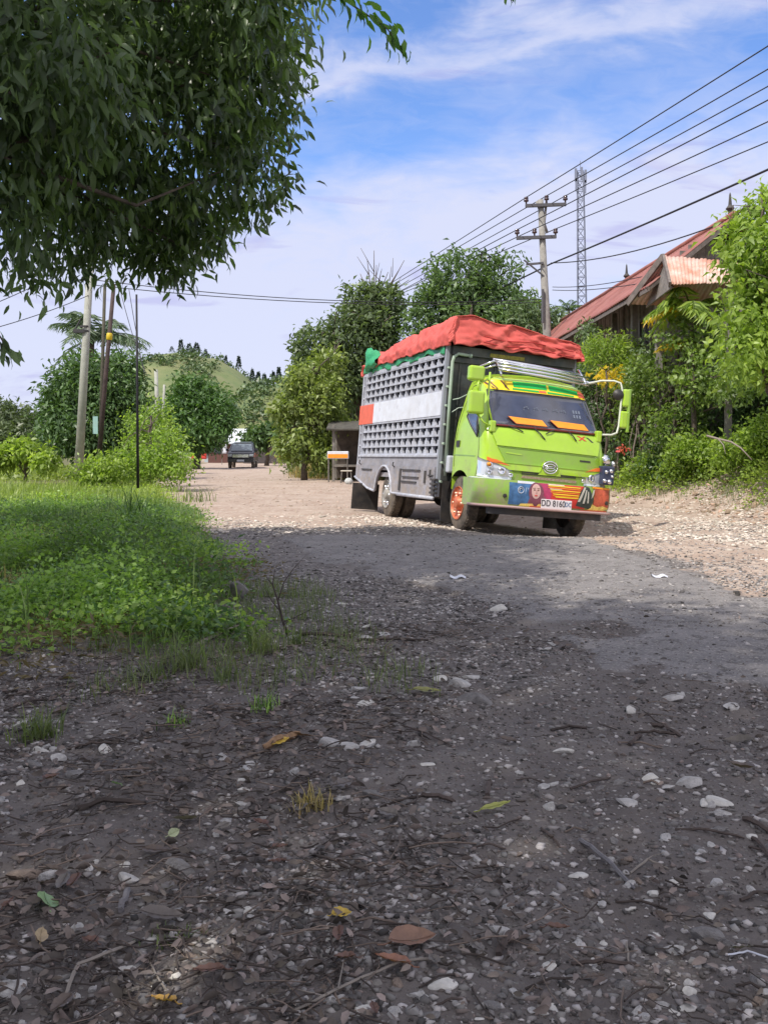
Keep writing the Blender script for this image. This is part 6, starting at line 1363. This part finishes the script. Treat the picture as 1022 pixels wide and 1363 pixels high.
notasph = lambda x, y: 1-.88*np.clip(asph(x, y)*1.6, 0, 1)
a1 = lambda x, y: nf(x, y)*notleft(x, y)*notasph(x, y)*bare(x, y)
q = scatter(13000, -9, 9, 1.6, 9, a1, 1, 1.1); chips('gravel', 'fine grey gravel strewn over the dark soil', GS, q, .004+.020*rng.random(len(q))**2.2+.0012*q[:, 1], .6, 2)
q = scatter(8500, -9, 9, 1.6, 9, a1, 3, 1.1); chips('gravel', 'pale gravel chips among the grey gravel', GP, q, .004+.022*rng.random(len(q))**2+.0012*q[:, 1], .55, 4)
q = scatter(5500, -9, 9, 1.6, 8, a1, 5, 1.1); chips('gravel', 'brown gravel chips among the litter', GB, q, .005+.022*rng.random(len(q))**2, .5, 6)
q = scatter(26000, -9, 9, 1.6, 6.5, lambda x, y: notleft(x, y)*notasph(x, y), 7, 1.0); chips('soil_crumbs', 'dark soil crumbs covering the foreground', SOILC, q, .003+.010*rng.random(len(q))**1.5, .8, 8)
q = scatter(9000, -9, 9, 6.5, 15, lambda x, y: notleft(x, y)*notasph(x, y)*nf(x, y, .7)*(x < rbx(y)), 9, .9); chips('gravel', 'loose grey road gravel in the shade before the truck', GS, q, .014+.026*rng.random(len(q))**1.6, .45, 10)
q = scatter(4200, -9, 9, 6.5, 16, lambda x, y: notleft(x, y)*notasph(x, y)*nf(x, y, .7)*(x < rbx(y)), 11, .9); chips('gravel', 'pale road gravel in the shade before the truck', GP, q, .012+.030*rng.random(len(q))**1.8, .45, 12)
WG = pmat('white_rubble', (.56, .50, .43), .85, tint=.35)
band = lambda x, y: notleft(x, y)*np.clip(np.exp(-((y-15.4-.25*(x+2))/1.3)**2)*(x < 1.5)+sst(x, 3.2, 4.2)*sst(y, 8.5, 10)*(1-sst(y, 19, 21))*1.0, 0, 1)*(x < rbx(y)+.6)*np.clip(.4+1.6*fbm(x*1.1, y*.8, 3), 0, 1)
q = scatter(5200, -9, 9, 8, 22, band, 13, .9); chips('rubble', 'white sunlit rubble scattered across the dirt road', WG, q, .02+.06*rng.random(len(q))**2, .40, 14)
q = scatter(2500, -12, 9, 14, 45, lambda x, y: notleft(x, y)*(x < rbx(y))*nf(x, y, .5), 15, .8); chips('rubble', 'tan clods scattered over the far dirt road', pmat('tan_clod', (.42, .33, .26), .9, tint=.35), q, .02+.05*rng.random(len(q))**2, .4, 16)
rb_ = lambda x, y: np.exp(-((x-rbx(y)-.2)/.5)**2)*sst(y, 9, 12)*(1-sst(y, 23, 25))
q = scatter(600, 4, 12, 9, 25, rb_, 17, .9); chips('rubble', 'lumps of broken earth along the foot of the right bank', pmat('bank_clod', (.34, .25, .18), .95, tint=.5), q, .03+.09*rng.random(len(q))**2, .6, 18)

# leaf litter, bark bits and fine twigs (beyond counting)
def flat_leaves(name, label, mat, n, acc, y1, size, seed, wid=.28, z=.008):
    r_ = np.random.default_rng(seed); q = scatter(n, -9, 9, 1.6, y1, acc, seed, 1.0); d = r_.normal(size=(n, 3)); d[:, 2] *= .22; pos = np.column_stack([q, gh(q[:, 0], q[:, 1])+z+.012*r_.random(n)])
    o = leaf_mesh(name, pos, d, size*(.4+.9*r_.random(n)), wid, mat, None, 2, droop=.12, rng=r_); return tag(o, label, 'leaf litter', kind='stuff')
DRYL = pmat('dry_leaf', (.15, .122, .106), .7, tint=.7, var=.3, vscale=20); DRYL2 = pmat('pale_dry_leaf', (.17, .14, .115), .7, tint=.45, var=.25, vscale=20)
lit = lambda x, y: np.clip(.25+1.3*fbm(x*1.7+3, y*1.7, 3)+.45*(x < .15*y-.35)-.2*(x > .4), .03, 1)*notleft(x, y)*notasph(x, y)*bare(x, y)
flat_leaves('leaf_litter', 'dark dry leaf litter on the foreground soil', DRYL, 4200, lit, 6.6, .036, 21, wid=.22)
flat_leaves('leaf_litter', 'paler dry leaf scraps on the foreground soil', DRYL2, 1300, lit, 6.6, .030, 22, wid=.2)
def twigs_stuff(n, seed, mat, label, L=.12):
    r_ = np.random.default_rng(seed); q = scatter(n, -9, 9, 1.6, 6.5, lit, seed, 1.0); m = MB()
    for x, y in q:
        a = r_.uniform(0, 6.3); l = L*r_.uniform(.3, 1.3); z = gz(x, y)+.008; p = []
        for k in range(4): a += r_.normal()*.35; p.append((x, y, z+.012*r_.random())); x += math.cos(a)*l/3; y += math.sin(a)*l/3
        m.tube(p, r_.uniform(.0009, .0028), 4, cap=False)
    return tag(m.build('twig_litter', mat, smooth=True), label, 'twigs', kind='stuff')
TW1 = pmat('dark_twig', (.055, .042, .036), .9, var=.3); TW2 = pmat('pale_twig', (.17, .13, .105), .85, var=.3)
twigs_stuff(1500, 31, TW1, 'fine dark twigs matted over the soil'); twigs_stuff(380, 32, TW2, 'fine pale rootlets matted over the soil', .16)

# sticks one can point to
def stick(label, pix, rpx, mat, branch=(), cat='stick', lift=.012):
    pts = [G(*p) for p in pix]; o = pts[0]; t = thing('stick', label, cat, o); m = MB()
    w = [rpx*.72*p.y/F for p in pts]; Q = [p-o+Vector((0, 0, w[i]*.8+lift*(0 if i in (0, len(pts)-1) else 1))) for i, p in enumerate(pts)]
    QQ = []; WW = []
    for i in range(len(Q)-1):
        for k in range(4): QQ.append(Q[i].lerp(Q[i+1], k/4)+Vector((rng.normal(), rng.normal(), rng.normal()))*w[i]*.25); WW.append(w[i]*(1-k/4)+w[i+1]*k/4)
    QQ.append(Q[-1]); WW.append(w[-1]*.6); m.tube(QQ, WW, 5)
    for br in branch:
        b = [G(*p)-o+Vector((0, 0, .015)) for p in br]; m.tube(b, [w[0]*.6, w[0]*.45, w[0]*.2][:len(b)] if len(b) <= 3 else [w[0]*.5]*len(b), 6)
    m.build('wood', mat, t)
GWOOD = pmat('grey_stick', (.16, .15, .155), .85, var=.25, vscale=15, bump=.4); BWOOD = pmat('brown_stick', (.075, .057, .050), .9, var=.3, vscale=15, bump=.4); PWOOD = pmat('pale_stick', (.24, .21, .18), .85, var=.2, vscale=15)
stick('straight grey stick leaning down to the right in the middle foreground', [(772, 1120), (800, 1145), (845, 1186)], 4.2, GWOOD)
stick('short dark stick behind the straight grey stick', [(720, 1105), (734, 1120), (745, 1130)], 3, BWOOD)
stick('long thin dark twig lying at the right on bare soil', [(898, 1105), (940, 1110), (990, 1117)], 2.6, BWOOD)
stick('thick dark stick entering from the right edge', [(990, 1092), (1010, 1104), (1040, 1118)], 5, BWOOD)
stick('brown stick running down to the right edge below the thick one', [(1000, 1118), (1012, 1130), (1030, 1150)], 4, BWOOD)
stick('dark diagonal stick on the soil at the right of the white stones', [(866, 965), (885, 972), (906, 982)], 4, BWOOD)
stick('short blocky wood piece in the centre of the soil', [(838, 993), (846, 988), (853, 981)], 4.5, BWOOD)
stick('thin stick pointing up to a pale stone in the centre', [(758, 1052), (785, 1046), (812, 1036)], 2.4, BWOOD)
stick('dark branch lying on the gravel right of the bare sapling', [(395, 845), (425, 848), (470, 850)], 3.5, TW1)
stick('second dark branch on the road gravel further right', [(475, 853), (520, 854), (570, 853)], 2.5, TW1)
stick('old grey plank piece slanting down from the left weeds', [(262, 862), (300, 845), (345, 832)], 5, PWOOD)
stick('long pale root crossing the bottom centre with a fork', [(385, 1352), (430, 1335), (480, 1310), (530, 1290), (590, 1275)], 2.8, PWOOD, [[(430, 1335), (390, 1325), (330, 1345)], [(450, 1325), (455, 1300), (458, 1285)]])
stick('pale stick standing out of the sunlit litter at the lower left', [(80, 1350), (92, 1320), (105, 1292), (150, 1275), (180, 1255)], 3.6, PWOOD)
stick('curly thin root under the sunlit litter', [(180, 1262), (200, 1290), (214, 1316), (235, 1335)], 1.8, PWOOD)
stick('grey flat stick among leaves left of the painted-like shadows', [(100, 1080), (140, 1075), (195, 1072)], 5, TW1)
stick('short grey wood chip at the left side of the litter', [(160, 1215), (168, 1200), (172, 1186)], 6, GWOOD)
stick('dark block of wood beside the curled brown leaf', [(662, 1275), (672, 1262), (682, 1248)], 7, BWOOD)
stick('forked pale twig to the right of the straight stick', [(838, 1163), (862, 1150), (890, 1158)], 2.2, PWOOD, [[(862, 1150), (868, 1146), (884, 1142)]])
stick('dark split stick lying beside the blue-grey patch', [(562, 1060), (585, 1066), (606, 1070)], 4.5, BWOOD)
stick('upright dark wood chip left of the blue-grey patch', [(648, 1062), (650, 1052), (652, 1042)], 5, BWOOD)
stick('thin pale twig below the rounded white stone', [(832, 1268), (834, 1262), (836, 1285)], 2, PWOOD)
stick('dark reddish stick at the right edge lower down', [(985, 1200), (1005, 1195), (1030, 1190)], 3.6, BWOOD)
stick('white thin straw lying near the lower right edge', [(968, 1272), (995, 1274), (1025, 1277)], 2.0, WHITE)
stick('long brown pod-like stick at the lower centre', [(760, 1285), (800, 1288), (846, 1285)], 4, BWOOD)
stick('mossy brown log piece lying left of the bare centre', [(352, 998), (372, 990), (398, 980)], 7, pmat('rotten_wood', (.26, .16, .09), .9, var=.4, vscale=20))
n = 0
for i in range(46):
    px, py = rng.uniform(0, 1022), rng.uniform(930, 1350); g = G(px, py); a = rng.normal()*.5; l = rng.uniform(20, 70)
    stick('small weathered stick lying loose in the litter', [(px, py), (px+l*.5, py+l*.5*math.sin(a)*.6), (px+l, py+l*math.sin(a)*.6)], rng.uniform(1.2, 3.0), [TW1, TW1, TW2, BWOOD][i % 4])
    bpy.context.scene.objects[-1]
for o in S.objects:
    if o.get('label') == 'small weathered stick lying loose in the litter': o['group'] = 'loose sticks in the foreground litter'

# fallen leaves one can point to
def fallen(label, px, py, Lpx, ang, mat, wid=.24, lift=.02, tilt=.2, curl=.25, name='fallen_leaf', group=None):
    g = G(px, py); L = Lpx*g.y/F; t = bpy.data.meshes.new(name); V_ = []; F_ = []; nu, nvv = 14, 7
    for i in range(nu+1):
        s = i/nu; w = L*wid*math.sin(math.pi*min(1, s**.85))**.8*(1-.15*s)
        for j in range(nvv): k = (j/(nvv-1))*2-1; V_.append((L*(s-.5), w*k, lift*.3+abs(k)*w*curl+L*.10*curl*(2*s-1)**2*2+.0015*math.sin(s*22+k*3)))
    F_ = [(i*nvv+j, (i+1)*nvv+j, (i+1)*nvv+j+1, i*nvv+j+1) for i in range(nu) for j in range(nvv-1)]
    m = MB(); m.add(V_, F_); m.tube([(-L*.72, .0, .006), (-L*.58, 0, .004), (-L*.42, 0, lift*.3+.004)], L*.012+.0006, 5); m.tube([(L*(s-.5), 0, lift*.3+.002+L*.10*curl*(2*s-1)**2*2) for s in np.linspace(.05, .97, 8)], L*.007+.0004, 4)
    o = m.build(name, mat, smooth=True); o.location = (g.x, g.y, float(gh(g.x, g.y))+.012); o.rotation_euler = (tilt, rng.normal()*.1, math.radians(ang)); return tag(o, label, 'leaf', group)
def LM(nm, c): return pmat(nm, c, .5, var=.18, vscale=30, trans=.12)
fallen('fresh green leaf standing out at the lower left', 60, 1208, 52, 118, LM('green_fallen_leaf', (.22, .34, .16)), wid=.33, tilt=.55)
fallen('curled tan leaf just below the green leaf', 53, 1257, 40, 105, LM('tan_leaf', (.42, .32, .20)), wid=.24, tilt=.4, curl=.5)
fallen('yellow-brown leaf at the bottom edge left of centre', 218, 1344, 42, 155, LM('ochre_leaf', (.50, .30, .07)), wid=.26, curl=.5)
fallen('round yellow leaf in the lower centre', 454, 1226, 28, 20, LM('gold_leaf', (.52, .36, .06)), wid=.40, curl=.4)
fallen('long yellow-green leaf right of centre', 660, 1080, 42, 3, LM('lime_leaf', (.36, .38, .10)), wid=.17)
fallen('small pale green leaf above the white stones', 230, 1115, 22, 60, LM('pale_green_leaf', (.38, .42, .25)), wid=.3, tilt=.8)
fallen('little green leaf at the left of the litter', 154, 1050, 18, 150, LM('green_fallen_leaf', (.22, .34, .16)), wid=.35, tilt=.5)
fallen('yellowish green leaf on the road edge near the stone heap', 568, 924, 40, 10, LM('moss_leaf', (.22, .22, .06)), wid=.2)
fallen('large curled brown leaf at the bottom centre', 548, 1262, 66, 15, LM('brown_leaf', (.23, .13, .09)), wid=.32, curl=.5)
fallen('second brown leaf folded beneath the large curled one', 522, 1290, 50, 170, LM('russet_leaf', (.27, .12, .07)), wid=.3, curl=.4)
fallen('grey dry leaf above the wide grey stone', 215, 1228, 60, 8, LM('grey_leaf', (.13, .11, .10)), wid=.24, curl=.4)
fallen('grey dead leaf between the stones in the upper litter', 455, 1050, 34, 40, LM('grey_leaf', (.13, .11, .10)), wid=.38)
fallen('golden dry leaf fragment in the upper litter', 372, 992, 30, 35, LM('gold_leaf', (.52, .36, .06)), wid=.3)
for i in range(44):
    px, py = rng.uniform(0, 620) if rng.random() < .75 else rng.uniform(620, 1022), rng.uniform(950, 1355)
    fallen('dull brown fallen leaf lying in the litter', px, py, rng.uniform(20, 44), rng.uniform(0, 360), LM(*[('dull_leaf', (.12, .09, .075)), ('dull_leaf_grey', (.16, .14, .125)), ('dull_leaf_red', (.15, .08, .06))][i % 3]), wid=rng.uniform(.2, .34), curl=rng.uniform(.2, .6), tilt=rng.normal()*.2, group='brown fallen leaves in the litter')
# bare sapling at the edge of the gravel
sp = G(380, 848); t = thing('bare_sapling', 'thin bare dark sapling at the edge of the gravel by the left weeds', 'sapling', sp); m = MB(); yS = sp.y
def sq(px, py, dy=0): return P(px, py, yS+dy)-sp
m.tube([sq(384, 848), sq(376, 825), sq(370, 800), sq(363, 778), sq(366, 758)], [.010, .008, .006, .004, .002], 6)
m.tube([sq(370, 800), sq(378, 775, .1), sq(390, 758, .15), sq(408, 738, .2)], [.005, .004, .003, .001], 5); m.tube([sq(374, 815), sq(362, 800, -.1), sq(352, 782, -.1)], [.004, .003, .001], 5); m.tube([sq(376, 828), sq(392, 822, .1), sq(412, 812, .1), sq(430, 808, .1)], [.004, .003, .002, .001], 5); m.tube([sq(364, 780), sq(356, 770), sq(352, 762)], [.003, .002, .001], 4)
m.build('stem', TW1, t, smooth=True)
# weathered block at the verge
g = G(318, 800); o = bpy.data.objects.new('stone', SMESH[1][1]); COL.objects.link(o); o.location = (g.x, g.y, g.z+.08); o.scale = (.17, .15, .24); o.rotation_euler = (.1, .1, .4); tag(o, 'upright grey boulder half covered by weeds at the road edge', 'boulder')
# patches of sunlight on the road, put in as white sheets
for px, py, lab in ((609, 769, 'white sheet for a sun patch on the shaded road in front of the truck'), (877, 1021-253+0, 'small white sheet for a sun patch on the road edge at the right')):
    g = G(px, py); m = MB(); m.grid(lambda u, v: Vector((u, v, .012+.010*math.sin(u*60)+.008*math.cos(v*70))), np.linspace(-.07, .07, 8), np.linspace(-.05, .05, 7)); o = m.build('sun_patch', WHITE, smooth=True); o.location = g; tag(o, lab, 'sun patch')

# ------------------------------------------------------------------ each loose stone, leaf and stick is named by what lies beside it
LMK = [(60, 1208, 'fresh green leaf'), (454, 1226, 'round yellow leaf'), (660, 1080, 'long yellow-green leaf'), (632, 935, 'flat grey slab'), (808, 1150, 'straight grey stick'), (915, 1043, 'long pale stone on bare soil'),
       (748, 1001, 'white stone on dark soil'), (940, 1248, 'big rounded grey stone'), (587, 1313, 'yellowish white stone'), (170, 1170, 'pale lumpy stone'), (548, 1262, 'large curled brown leaf'), (218, 1344, 'yellow-brown leaf'),
       (438, 992, 'pointed pale stone'), (50, 985, 'spiky grey-green tuft'), (350, 870, 'long straw-green tuft'), (380, 830, 'bare sapling'), (235, 1115, 'small pale green leaf'), (900, 1107, 'thin dark twig'), (835, 1070, 'pale oval stone'),
       (768, 1167, 'rounded white stone'), (130, 1285, 'pale standing stick'), (345, 1340, 'long pale root fork'), (300, 1095, 'small white stone'), (415, 1075, 'straw tuft'), (655, 1340, 'dark grey broken stone'), (320, 790, 'verge boulder'), (760, 840, 'potholes in the asphalt'), (1010, 1104, 'thick stick at the right edge'), (520, 854, 'dark branch on the gravel')]
ORD = ['nearest', 'second nearest', 'third nearest', 'fourth nearest', 'fifth nearest', 'sixth nearest', 'seventh nearest', 'eighth nearest', 'ninth nearest', 'tenth nearest', 'eleventh nearest', 'twelfth nearest', 'thirteenth nearest', 'fourteenth nearest', 'fifteenth nearest']
KC = {'pale_stone': 'pale', 'grey_stone': 'grey', 'brown_stone': 'brown', 'white_pebble': 'whitish', 'dull_leaf': 'dull brown', 'dull_leaf_grey': 'greyish', 'dull_leaf_red': 'reddish brown', 'dark_twig': 'dark', 'pale_twig': 'pale', 'brown_stick': 'brown'}
bins = {}
for o in S.objects:
    if o.get('group') not in ('loose stones on the foreground soil', 'brown fallen leaves in the litter', 'loose sticks in the foreground litter'): continue
    p = o.location; px, py = 511+p.x*F/p.y, HOR-(p.z-H)*F/p.y
    d = [math.hypot(px-a, (py-b)*1.3) for a, b, _ in LMK]; i = int(np.argmin(d)); dx, dy = px-LMK[i][0], py-LMK[i][1]
    side = ('right of' if dx > 0 else 'left of') if abs(dx) > abs(dy)*1.2 else ('in front of' if dy > 0 else 'behind')
    me = o.data if o.data else o.children[0].data; c = KC.get(me.materials[0].name, 'dull'); kd = {'b': 'leaf', 'l': 'stone'}.get(o['group'][0]); kd = 'stick' if 'sticks' in o['group'] else kd
    bins.setdefault((c, kd, side, LMK[i][2]), []).append((d[i], o.name))
for (c, kd, side, lm), L_ in bins.items():
    for k, (_, nm) in enumerate(sorted(L_)): S.objects[nm]['label'] = ('%s small loose %s %s the %s' % (c, kd, side, lm)) if len(L_) == 1 else ('%s loose %s %s the %s, %s' % (c, kd, side, lm, ORD[min(k, 14)]))
